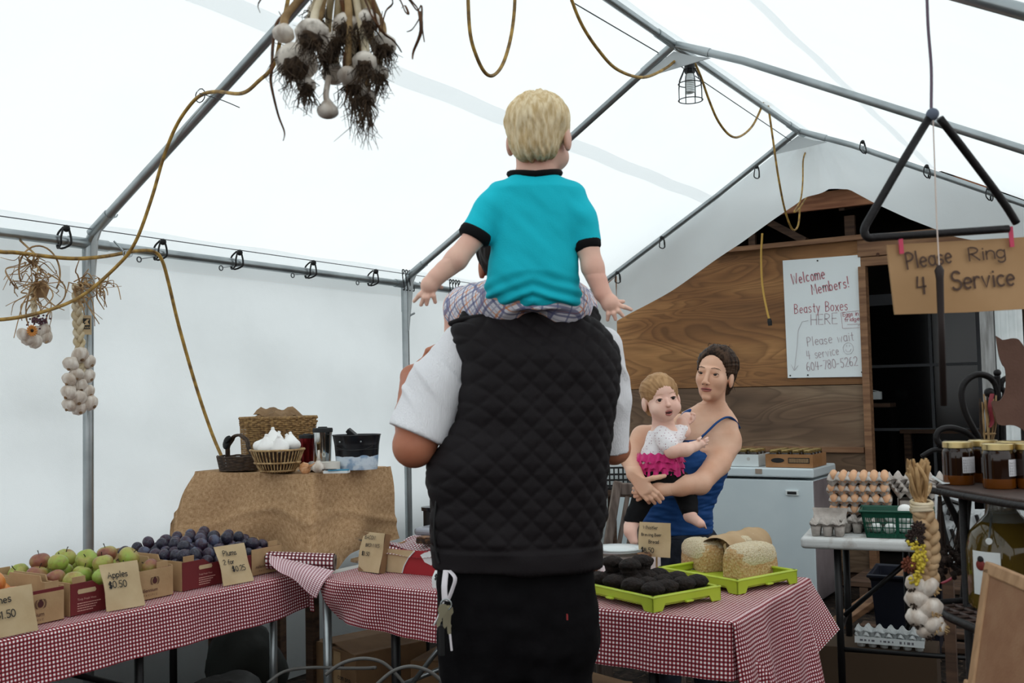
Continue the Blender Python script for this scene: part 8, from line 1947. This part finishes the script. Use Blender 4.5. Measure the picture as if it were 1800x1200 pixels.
obj('shelf_edge', MB().tube(spline([sA+V(0, 0, -.014), sA+se*.1-sn*.002+V(0, 0, -.014), sA+se*.3-sn*.01+V(0, 0, -.014), sA+se*.62+V(0, 0, -.014)], 6), .008, 8), M_IRON, rk, world=True, smooth=True)
for x, y in ((.10, .02), (.07, .27), (.55, .02), (.55, .27)):
    p = sA+se*x+sn*y; obj('post', MB().tube([V(p[0], p[1], 0), V(p[0], p[1], SZ-.01)], .010, 8), M_IRON, rk, world=True, smooth=True)
for z in (.25, .62, .90):
    obj('shelf_bar', MB().tube([V(*(sA+se*.1+sn*.02)[:2], z), V(*(sA+se*.55+sn*.02)[:2], z)], .007, 6), M_IRON, rk, world=True); obj('shelf_bar', MB().tube([V(*(sA+se*.07+sn*.27)[:2], z), V(*(sA+se*.55+sn*.27)[:2], z)], .007, 6), M_IRON, rk, world=True)
DR = 2.62
def scroll(px, r=.009, D=DR): obj('scroll', MB().tube(spline([od(x, y, D) for x, y in px], 8), r, 8), M_IRON, rk, world=True, smooth=True)
scroll([(1733, 790), (1715, 760), (1697, 725), (1690, 692), (1696, 672), (1714, 659), (1734, 660), (1748, 672), (1753, 690), (1747, 702), (1738, 700)], .0085)
scroll([(1745, 792), (1720, 778), (1698, 760), (1672, 752), (1652, 756), (1646, 770), (1654, 782), (1662, 782)], .008)
scroll([(1662, 792), (1640, 791), (1620, 802)], .006)
scroll([(1753, 660), (1754, 690), (1757, 720)], .008); scroll([(1775, 662), (1763, 668), (1760, 680), (1766, 690), (1764, 705)], .007)
scroll([(1757, 720), (1750, 740), (1752, 790)], .008); scroll([(1762, 745), (1763, 800)], .009)
for x, y, r_ in ((1753, 655, .0095), (1739, 690, .013), (1662, 780, .010)): obj('ball_finial', MB().ell(od(x, y, DR), (r_,)*3, 12, 8), M_IRON, rk, world=True, smooth=True)
scroll([(1660, 856), (1662, 870), (1680, 910), (1700, 960), (1712, 1010), (1730, 1060)], .008, 2.5); scroll([(1703, 870), (1698, 930), (1697, 1000), (1690, 1090)], .008, 2.45)
# lattice lower shelf
LZ = .90; la = oz(1652, 1062, LZ)
lat = MB(); o_ = oz(1650, 1060, LZ)
obj('shelf_rim', MB().tube(spline([o_, o_+se*.05-sn*.03, o_+se*.18-sn*.06, o_+se*.5-sn*.05, o_+se*.5+sn*.22, o_+sn*.2+se*.04], 6, True), .009, 6, closed=True), M_IRON, rk, world=True, smooth=True)
mb = MB()
for k in range(13): mb.tube([o_+se*(.03+.037*k)-sn*.045, o_+se*(.03+.037*k)+sn*.20], .0035, 4)
for k in range(8): mb.tube([o_+se*.02+sn*(-.045+.034*k), o_+se*.5+sn*(-.045+.034*k)], .0035, 4)
tag(obj('cane_weave', mb, M_RUSTS, rk, world=True), kind='stuff')
# flat animal cut-out of rusted sheet, standing on the rack
cat = thing('metal_silhouette', 'rust brown sheet metal animal silhouette with pointed ear above the jars', 'ornament', od(1790, 780, 2.5))
cpx = [(1753, 590), (1764, 597), (1772, 596), (1782, 594), (1792, 596), (1800, 606), (1812, 625), (1830, 640), (1850, 700), (1850, 790), (1830, 785), (1806, 765), (1792, 752), (1778, 747), (1754, 746), (1748, 728), (1743, 706), (1757, 704), (1766, 690), (1769, 670), (1768, 648), (1763, 640), (1758, 625), (1755, 606)]
o_ = od(1790, 700, 2.5); CEX, CEY = CR, CU
mb = MB(); mb.prism([((p-o_)@_R0, (p-o_)@V(0, 0, 1)) for p in [od(x, y, 2.5) for x, y in [cpx[0]]+[tuple(q_) for q_ in spline([V(*c_) for c_ in cpx[1:]+cpx[:1]], 4)][:-1]]][::-1], .004, o_, _R0, (0, 0, 1)); obj('sheet', mb, M_RUST, cat, world=True)
for x in (1800, 1840): a = od(x, 780, 2.51); obj('support_rod', MB().tube([a+V(0, 0, .06), V(a[0], a[1], SZ)], .006, 6), M_IRON, cat, world=True)
# honey jars
M_HON = mat('dark_honey', '#220f05', .1, spec=.5, col2='#1a0c05', nscale=6); M_HONA = mat('amber_base', '#5a300a', .15); M_GOLD = mat('gold_lid2', '#c7b27e', .28, .9); M_LAB = mat('silver_label', '#c9c8cc', .5)
HJ = None
def honey(label, c, s=1.0):
    global HJ
    if HJ is None:
        HJ = thing('honey_jar', label, 'jar', c, group='honey jars on the rack shelf')
        obj('glass', MB().lathe([(.0, .022), (.0345, .022), (.035, .06), (.0352, .074), (.034, .080), (.031, .084), (.031, .088)], 28, cap=False), M_HON, HJ, auto=.7)
        obj('honey_base', MB().lathe([(.0, 0), (.033, 0), (.0347, .003), (.0346, .022)], 28, cap=False), M_HONA, HJ, auto=.7)
        obj('lid', MB().lathe([(.0325, .085), (.0335, .086), (.0335, .098), (.031, .100), (0, .1005)], 28, cap=False), M_GOLD, HJ, auto=.7)
        lab = MB(); az = math.atan2(-_F0[1], -_F0[0])
        lab.grid(lambda u, v: V(.0357*math.cos(az-.15+1.2*u), .0357*math.sin(az-.15+1.2*u), .028+.037*v), 12, 2); obj('label', lab, M_LAB, HJ)
        lt_ = MB()
        for k in range(9):
            u = .06+.1*k; a_ = az-.15+1.2*u; q_ = np.random.RandomState(k); 
            for z0 in np.arange(.031, .060, .006):
                z1 = z0+q_.uniform(.003, .0055); e_ = .010 if k > 1 else .022
                P4 = [V(.0360*math.cos(a_), .0360*math.sin(a_), z0), V(.0360*math.cos(a_+e_*1.6), .0360*math.sin(a_+e_*1.6), z0), V(.0360*math.cos(a_+e_*1.6), .0360*math.sin(a_+e_*1.6), z1), V(.0360*math.cos(a_), .0360*math.sin(a_), z1)]; lt_.add(P4, [(0, 1, 2, 3)])
        tag(obj('label_print', lt_, M_INK, HJ), kind='stuff')
        return HJ
    return dup(HJ, c, rz=random.uniform(-.4, .4), label=label)
for x, y, lb in ((1686, 851, 'honey jar standing alone at the left of the rack shelf'), (1757, 858, 'front honey jar of the cluster on the rack shelf'), (1731, 847, 'honey jar half hidden behind the front jar of the cluster'), (1781, 851, 'honey jar at the right of the cluster before the metal silhouette'), (1816, 858, 'honey jar at the far right end of the rack shelf')):
    honey(lb, oz(x, y, SZ)+V(0, 0, .001))
# bundle of twigs, small tags on the shelf
tw_ = thing('twig_bundle', 'upright bundle of thin twigs tied with a red ribbon behind the jars', 'twigs', od(1738, 800, 2.56))
q = np.random.RandomState(6)
for k in range(16):
    a = od(1735+q.uniform(-5, 8), 800, 2.56); b = od(1735+q.uniform(-14, 16), 690+q.uniform(0, 18), 2.56+q.uniform(-.03, .03)); obj('twig', MB().tube([a, (a+b)/2+q.normal(size=3)*.004, b], [.003, .0026, .002], 5), M_ROOT if k % 2 else M_STRAW, tw_, world=True)
obj('tie', MB().tube([od(1738, 762, 2.56)+V(.014*math.cos(a), .014*math.sin(a), 0) for a in np.linspace(0, 2*PI, 11)[:-1]], .003, 5, closed=True), M_STRAW, tw_, world=True)
obj('ribbon', MB().tube(spline([od(1744, 692, 2.545), od(1740, 715, 2.54), od(1744, 740, 2.54), od(1738, 750, 2.54)], 4), .007, 6, flat=.3), mat('red_ribbon', '#7c1f2c', .6), tw_, world=True)
mb = MB(); p = oz(1655, 852, SZ); mb.bar(p+V(0, 0, .004), p+V(.03, .01, .006), .02, .002); mb.bar(p+V(-.02, 0, .02), p+V(.005, .0, .004), .012, .003); tag(obj('shelf_label', mb, M_WHITE), 'tiny folded white label at the left shelf edge', 'label')
# things behind the rack: white painted panel with scrollwork, dried flowers
wp = thing('painted_panel', 'white painted panel with black scroll strokes behind the iron rack', 'panel', od(1700, 960, 3.0))
A_ = np.stack([_R0, V(0, 0, 1), -_F0], 1)
for (x0, y0, x1, y1) in ((1648, 868, 1712, 990), (1700, 895, 1742, 1010)):
    a, b = od(x0, y1, 3.0), od(x1, y0, 3.0); c = (a+b)/2; obj('panel', MB().box(c, (abs((b-a)@_R0), abs(b[2]-a[2]), .012), A_), mat('chipped_white', '#cfd4d6', .7, col2='#8d9194', nscale=60, lo=.55, hi=.7) if 'chipped_white' not in bpy.data.materials else bpy.data.materials['chipped_white'], wp, world=True)
k = MB()
for pts in (((1655, 885), (1668, 880), (1690, 886), (1698, 884)), ((1666, 905), (1670, 893), (1676, 900), (1672, 915)), ((1684, 905), (1690, 896), (1696, 905), (1692, 925), (1688, 918)), ((1655, 900), (1660, 930), (1668, 960)), ((1672, 930), (1680, 955), (1686, 985)), ((1716, 905), (1722, 930), (1716, 960))):
    k.tube(spline([od(x, y, 2.985) for x, y in pts], 5), .006, 5)
obj('scroll_stroke', k, M_INK, wp, world=True); wp['category'] = 'panel'
lp0 = od(1700, 1010, 3.0); obj('stand_leg', MB().bar(od(1665, 985, 3.0), V(*od(1665, 985, 3.0)[:2], 0), .03, .02), M_DLUM, wp, world=True); obj('stand_leg', MB().bar(od(1725, 1005, 3.0), V(*od(1725, 1005, 3.0)[:2], 0), .03, .02), M_DLUM, wp, world=True)
M_DRY = mat('dried_flower', '#3b2d26', .95, col2='#241b17', nscale=40); M_DRYL = mat('dried_grass', '#8a6f50', .9, col2='#5a4632', nscale=40)
def dried(label, x, ytop, ybot, D, spread, m, seed, heads=True):
    q = np.random.RandomState(seed); t = thing('dried_flower_bunch', label, 'dried flowers', od(x, ytop, D)); mb = MB(); hd = MB()
    for k in range(34):
        a = od(x+q.uniform(-3, 3), ytop, D); b = od(x+q.normal()*spread, ybot-q.uniform(0, (ybot-ytop)*.35), D+q.normal()*.03); m_ = (a+b)/2+(a*V(1, 1, 0)+b*V(0, 0, 1)-(a+b)/2)*.3; mb.tube(spline([a, m_*V(1, 1, 0)+V(0, 0, (a+b)[2]/2), b], 4), .0013, 4)
        if heads:
            for j in range(3): hd.ell(b+q.normal(size=3)*.010, (.004+.004*q.rand(),)*3, 6, 4)
    tag(obj('stems', mb, m, t, world=True), kind='stuff')
    if heads: tag(obj('flower_heads', hd, m, t, world=True), kind='stuff')
    obj('twine', MB().tube([od(x, ytop, D), V(od(x, ytop, D)[0], od(x, ytop, D)[1], SZ-.01)], .003, 5), M_STRAW, t, world=True)
dried('dark dried flower bunch hanging upside down under the shelf end', 1652, 872, 1010, 2.45, 12, M_DRY, 1); dried('dark dried flower bunch hanging beside the white scroll panel', 1690, 872, 1000, 2.5, 16, M_DRY, 2); dried('fluffy pale dried grass bunch hanging beneath the shelf middle', 1737, 880, 950, 2.45, 10, M_DRYL, 3, False)
tag(obj('red_ribbon', MB().tube(spline([od(1655, 1025, 2.55), od(1670, 1018, 2.55), od(1688, 1003, 2.55)], 4), .008, 6, flat=.3), mat('crimson_ribbon', '#8c1f33', .6), smooth=True), 'red ribbon strip behind the rack leg', 'ribbon')
# large glass jug
jg = od(1768, 1010, 2.28); JB = V(jg[0], jg[1], .90+.012)
jug = thing('glass_jug', 'large glass jug of golden oil with a white fruit label', 'jug', V(JB[0], JB[1], LZ+.004))
M_OIL = mat('golden_cider', '#5c4a1c', .06, spec=.6, trans=.35); M_GLS = mat('clear_glass', '#c9ccc4', .05, spec=.6, trans=.85)
obj('glass', MB().lathe([(.0, .0), (.075, .0), (.080, .008), (.080, .13), (.072, .165), (.050, .190)], 36, cap=False), M_OIL, jug, auto=.8)
obj('neck', MB().lathe([(.050, .190), (.036, .205), (.031, .22), (.031, .238)], 30, cap=False), M_GLS, jug, auto=.8)
obj('lid', MB().lathe([(.034, .236), (.036, .238), (.036, .25), (.033, .253), (0, .253)], 30, cap=False), M_BLACK, jug, auto=.7)
obj('lid_band', MB().lathe([(.0335, .228), (.0355, .230), (.0355, .236), (.0335, .238)], 30, cap=False), M_GOLD, jug, auto=.7)
az = math.atan2(-_F0[1], -_F0[0])
obj('label', MB().grid(lambda u, v: V(.0812*math.cos(az-1.35+.8*u), .0812*math.sin(az-1.35+.8*u), .035+.095*v), 12, 2), M_WHITE, jug)
for zz, rr_, m_ in ((.112, .008, M_INK), (.100, .012, mat('label_red', '#7a2a24', .6))): obj('label_picture', MB().ell(V(.082*math.cos(az-1.08), .082*math.sin(az-1.08), zz), (.003, rr_, rr_), 12, 8, Rz(az-1.08)), m_, jug, smooth=True)
obj('swing_tag', MB().lathe([(.0, 0), (.007, 0), (.007, .002), (0, .002)], 14, od(1738, 951, 2.19)-V(JB[0], JB[1], LZ+.004), align(-_F0)), M_WHITE, jug)
obj('wire', MB().tube([od(1738, 950, 2.2)-V(JB[0], JB[1], LZ+.004), V(-.02, -.02, .21)], .002, 5), M_STEEL, jug)
# framed board leaning in front
fb0 = thing('framed_board', 'brown hardboard in a pale wooden frame leaning at the right foreground', 'board', od(1760, 1180, 1.95))
fo = od(1700, 1200, 1.93); fx_ = nrm(od(1800, 1030, 1.80)-od(1742, 1005, 1.93)); fup = nrm(od(1742, 1000, 1.95)-od(1716, 1190, 1.90)); fn_ = nrm(np.cross(fx_, fup)); tl_ = od(1742, 1000, 1.95); ln_ = np.linalg.norm(od(1742, 1000, 1.95)-od(1716, 1190, 1.90))
M_FRM = mat('pale_frame_wood', '#a98460', .6, col2='#94704e', nscale=5, stretch=(12, 12, 2)); M_HB = mat('hardboard', '#8a6549', .75, col2='#80593e', nscale=20, bump=.1, bscale=200)
def fbar(n, a, b, w_): return obj(n, MB().bar(a, b, w_, .02, up=tuple(fn_)), M_FRM, fb0, world=True, bevel=.003)
HL = 1.02; WLf = .42
fbar('stile', tl_, tl_-fup*HL, .024); fbar('stile', tl_+fx_*WLf, tl_+fx_*WLf-fup*HL, .024); fbar('top_rail', tl_-fx_*.011, tl_+fx_*(WLf+.011), .024); fbar('bottom_rail', tl_-fup*.225-fx_*.03+fup*0, tl_-fup*.225+fx_*.0, .02)
obj('board', MB().box(tl_+fx_*WLf/2-fup*HL/2+fn_*.004, (WLf-.02, HL-.02, .005), np.stack([fx_, fup, fn_], 1)), M_HB, fb0, world=True)
sg = -1 if fn_@_F0 > 0 else 1
st_o = tl_+fx_*.098-fup*.150+fn_*sg*.009; obj('sticker', MB().box(st_o, (.018, .045, .002), np.stack([nrm(fx_+fup*.5), nrm(fup-fx_*.5), fn_], 1)), M_WHITE, fb0, world=True)
for k in range(2): obj('sticker_mark', MB().box(st_o+nrm(fup-fx_*.5)*(.008-.014*k)+fn_*sg*.002, (.009, .009, .001), np.stack([nrm(fx_+fup*.5), nrm(fup-fx_*.5), fn_], 1)), mat('sticker_blue', '#7f8ba0', .6) if k == 0 else bpy.data.materials['sticker_blue'], fb0, world=True)
obj('hook', MB().tube(spline([tl_-fup*.05-fx_*.0+fn_*sg*.012, tl_-fup*.045+fn_*sg*.022, tl_-fup*.065+fn_*sg*.022], 4), .003, 6), M_STEEL, fb0, world=True)
carton_closed('tall dark cardboard box on the ground beneath the iron rack', V(-.47, 2.95, 0), (.30, .30, .42), .5, m=mat('dim_card', '#5a4836', .9))

# garlic braid with dried flowers hung from the rack end
gb3 = thing('garlic_braid', 'thick garlic braid with yellow dried flowers hanging at the rack end', 'garlic braid', od(1618, 860, 2.18))
DB = 2.18
mb = MB(); q = np.random.RandomState(31)
for k in range(40):
    a = od(1618+q.uniform(-7, 9), 884, DB+q.uniform(-.01, .01)); b = od(1612+q.uniform(-22, 24), 812+q.uniform(-8, 22), DB+q.uniform(-.025, .025)); c = (a+b)/2+_R0*(b-a)@_R0*.35*0+q.normal(size=3)*.006
    mb.tube(spline([a, c, b], 4), [.0042]*8+[.0028], 6, flat=.5)
tag(obj('straw_top', mb, mat('straw', '#b9976a', .75, col2='#8a683f', nscale=30), gb3, world=True, smooth=True), kind='stuff')
for k in range(4): obj('binding', MB().tube([od(1620, 883+4.5*k, DB)+_R0*.020*math.cos(a)+_F0*.020*math.sin(a)+V(0, 0, .003*math.sin(a+k)) for a in np.linspace(0, 2*PI, 15)[:-1]], .0046, 6, closed=True), M_STALKW, gb3, world=True, smooth=True)
plait(gb3, [od(1620, 892, DB), od(1630, 930, DB), od(1633, 970, DB), od(1628, 1000, DB), od(1634, 1025, DB)], .0185, mat('braid_straw', '#bd9f7a', .75, col2='#94734e', nscale=20), turns=6)
for k, (x, y, rp, ax_) in enumerate(((1610, 1028, 17, (-.9, -.5)), (1635, 1032, 16, (.7, -.6)), (1612, 1054, 19, (-.6, -.8)), (1637, 1070, 19, (.2, -.5)), (1614, 1086, 19, (-.6, -.8)), (1641, 1097, 17, (.5, -.7)), (1630, 1108, 16, (.1, -1)), (1654, 1104, 12, (.9, -.3)))):
    c = od(x, y, DB-.01*(k % 2)); d = nrm(_R0*ax_[0]+V(0, 0, ax_[1])-_F0*.7); r = rp*DB/1800*1.08; put_bulb(gb3, c, r, -d, M_GARL, stalk=.0)
    rt = MB(); qq = np.random.RandomState(k)
    for j in range(12): e_ = nrm(d+qq.normal(size=3)*.4); rt.tube([c+e_*r*.66, c+e_*r*.66+nrm(d+qq.normal(size=3)*.5)*.009], [.0022, .0012], 5)
    tag(obj('roots', rt, M_STRAW if k % 2 else M_ROOT, gb3, world=True), kind='stuff')
ym = MB()
for k in range(130):
    t_ = q.rand(); x = np.interp(t_, [0, .3, .6, 1], [1606, 1616, 1614, 1608])+q.normal()*6; y = 952+75*t_; ym.ell(od(x, y, DB-.025+q.normal()*.006), (.0028+.0014*q.rand(),)*3, 6, 4)
tag(obj('yellow_statice', ym, mat('yellow_blossom', '#c9b23a', .7), gb3, world=True, smooth=True), kind='stuff')
def strawflower(x, y, r_, m, D=DB-.02):
    fm = MB(); c = od(x, y, D)
    for L_ in range(3):
        for k in range(11):
            a = 2*PI*k/11+L_*.3; rr = r_*(1-.28*L_); u_ = _R0*math.cos(a)+V(0, 0, math.sin(a)); fm.ell(c+u_*rr*.62-_F0*.006*L_, (rr*.38, rr*.20, .0022), 6, 4, align(-_F0-u_*.3, u_))
    obj('strawflower', fm, m, gb3, world=True, smooth=True)
strawflower(1598, 992, .020, mat('rust_petal', '#7a3f28', .7, col2='#55281a', nscale=40)); strawflower(1608, 945, .024, mat('dark_petal', '#2a1a15', .8)); strawflower(1614, 928, .018, bpy.data.materials['dark_petal'])
obj('twine', MB().tube(spline([od(1620, 880, DB), od(1632, 865, 2.25), sA+V(0, 0, .0)], 4), .004, 6), M_STRAW, gb3, world=True)

# ================================================================ dinner bell triangle, card sign and striker
TD = 1.9
tri = thing('dinner_triangle', 'black iron dinner triangle hanging on a cord in the right foreground', 'triangle bell', od(1640, 195, TD))
A_, B_, C_ = od(1637, 202, TD), od(1519, 408, TD), od(1776, 402, TD+.05)
obj('rod', MB().tube(spline([od(1787, 392, TD+.05), od(1760, 350, TD+.04), od(1700, 270, TD+.02), od(1652, 208, TD)], 4), .0075, 10), M_IRON, tri, world=True, smooth=True)
obj('rod', MB().tube([od(1634, 206, TD)]+spline([od(1580, 295, TD), od(1532, 378, TD), od(1521, 398, TD), od(1520, 410, TD), od(1527, 418, TD), od(1545, 417, TD+.005), od(1640, 411, TD+.025), od(1772, 402, TD+.05)], 6), .0075, 10), M_IRON, tri, world=True, smooth=True)
obj('cord', MB().tube(spline([od(1640, 205, TD), od(1637, 190, TD), od(1637, 120, TD), od(1631, 40, TD), od(1628, -60, TD)], 5), .0028, 6), mat('mauve_twine', '#6a5a68', .8), tri, world=True)
pz = od(1628, -60, TD); obj('cord', MB().tube([pz, V(pz[0], pz[1], roof_z(pz[0])-.01)], .0028, 6), bpy.data.materials['mauve_twine'], tri, world=True)
obj('knot', MB().ell(od(1639, 201, TD-.003), (.012, .010, .012), 10, 8), mat('blue_twine', '#5a6272', .8), tri, world=True, smooth=True)
sgn = thing('card_sign', 'brown cardboard sign lettered Please Ring 4 Service hung below the triangle', 'sign', od(1690, 490, TD+.03))
spx = [(1560, 430), (1571, 553), (1700, 549), (1835, 541), (1835, 414)]
o_ = od(1690, 490, TD+.04); se_ = nrm(od(1800, 490, TD+.065)-od(1560, 490, TD+.01))
P2 = [od(x, y, TD+.01+(x-1560)*.00022) for x, y in spx]
mb = MB(); mb.prism([((p-o_)@se_, (p-o_)[2]) for p in P2], .004, o_, se_, (0, 0, 1)); obj('card', mb, mat('sign_card', '#a8855f', .85, col2='#9b7852', nscale=6), sgn, world=True)
k = MB()
for i, (tx, x, y, x2, y2, hp) in enumerate((('Please', 1593, 473, 1672, 461, 28), ('Ring', 1702, 459, 1773, 452, 24), ('4', 1609, 517, 1630, 515, 30), ('Service', 1672, 510, 1785, 500, 32))):
    a, b = od(x, y, TD+.01+(x-1560)*.00022), od(x2, y2, TD+.01+(x2-1560)*.00022); hh = hp*TD/1800; L_ = np.linalg.norm(b-a); w0 = twidth(tx, hh, .16)
    nz_ = np.cross(se_, (0, 0, 1)); write(k, tx, a+nz_*.0045*(1 if nz_@_F0 < 0 else -1), b-a, (0, 0, 1), hh, pen=.13, jit=.02, gap=.16, seed=i+50, wide=max(.6, L_/w0))
obj('lettering', k, mat('brown_marker', '#4a352a', .8), sgn, world=True)
M_TAPE = mat('pink_tape', '#c23a5a', .5)
for x, y0, y1 in ((1582, 410, 446), (1776, 398, 434)): obj('tape', MB().bar(od(x, y0, TD+.005+(x-1560)*.00022), od(x+3, y1, TD+.005+(x-1560)*.00022), .008, .003, up=tuple(_F0)), M_TAPE, sgn, world=True)
skr = thing('striker', 'dark iron bar striker hanging on a thread before the card sign', 'striker', od(1650, 460, TD-.03))
obj('bar', MB().tube([od(1651, 466, TD-.03), od(1651, 475, TD-.03), od(1652, 490, TD-.03), od(1654, 560, TD-.03), od(1659, 713, TD-.03)], [.004, .0085, .0068, .006, .006], 10), mat('dark_iron_bar', '#2b2220', .5, .5), skr, world=True, smooth=True)
obj('thread', MB().tube([od(1651, 468, TD-.03), od(1646, 380, TD-.02), od(1640, 206, TD-.005)], .0013, 5), mat('pale_thread', '#c9b8ae', .7), skr, world=True)
# dim things inside the shed
for k, (x, y, D, s_, m_, lb) in enumerate(((1718, 735, 8.0, (.16, .12, .16), M_GREYP, 'pale carton on the dark shelf inside the shed doorway'), (1540, 695, 7.9, (.08, .05, .06), M_WHITE, 'small white card box inside the door jamb'))):
    p = od(x, y, D); t = thing('shed_box', lb, 'box', V(p[0], p[1], p[2]-s_[2]/2)); obj('body', MB().box((0, 0, s_[2]/2), s_), m_, t, bevel=.004); obj('flap', MB().box((0, 0, s_[2]+.006), (s_[0]*.5, s_[1], .004), Ry(.2)), m_, t)
p = od(1718, 750, 8.0); shf = struct('shelf_1', MB().box((p[0]-.1, p[1], p[2]-.03), (.9, .3, .03)), M_DLUM)
for x in (-.5, .3): struct('shelf_leg', MB().box((p[0]+x, p[1], (p[2]-.04)/2), (.05, .25, p[2]-.04)), M_DLUM, shf)
p = od(1540, 705, 7.9); shf2 = struct('shelf_2', MB().box((p[0]-.05, p[1], p[2]-.03), (.35, .2, .03)), M_DLUM); struct('shelf_leg', MB().box((p[0]-.1, p[1], (p[2]-.04)/2), (.05, .18, p[2]-.04)), M_DLUM, shf2)
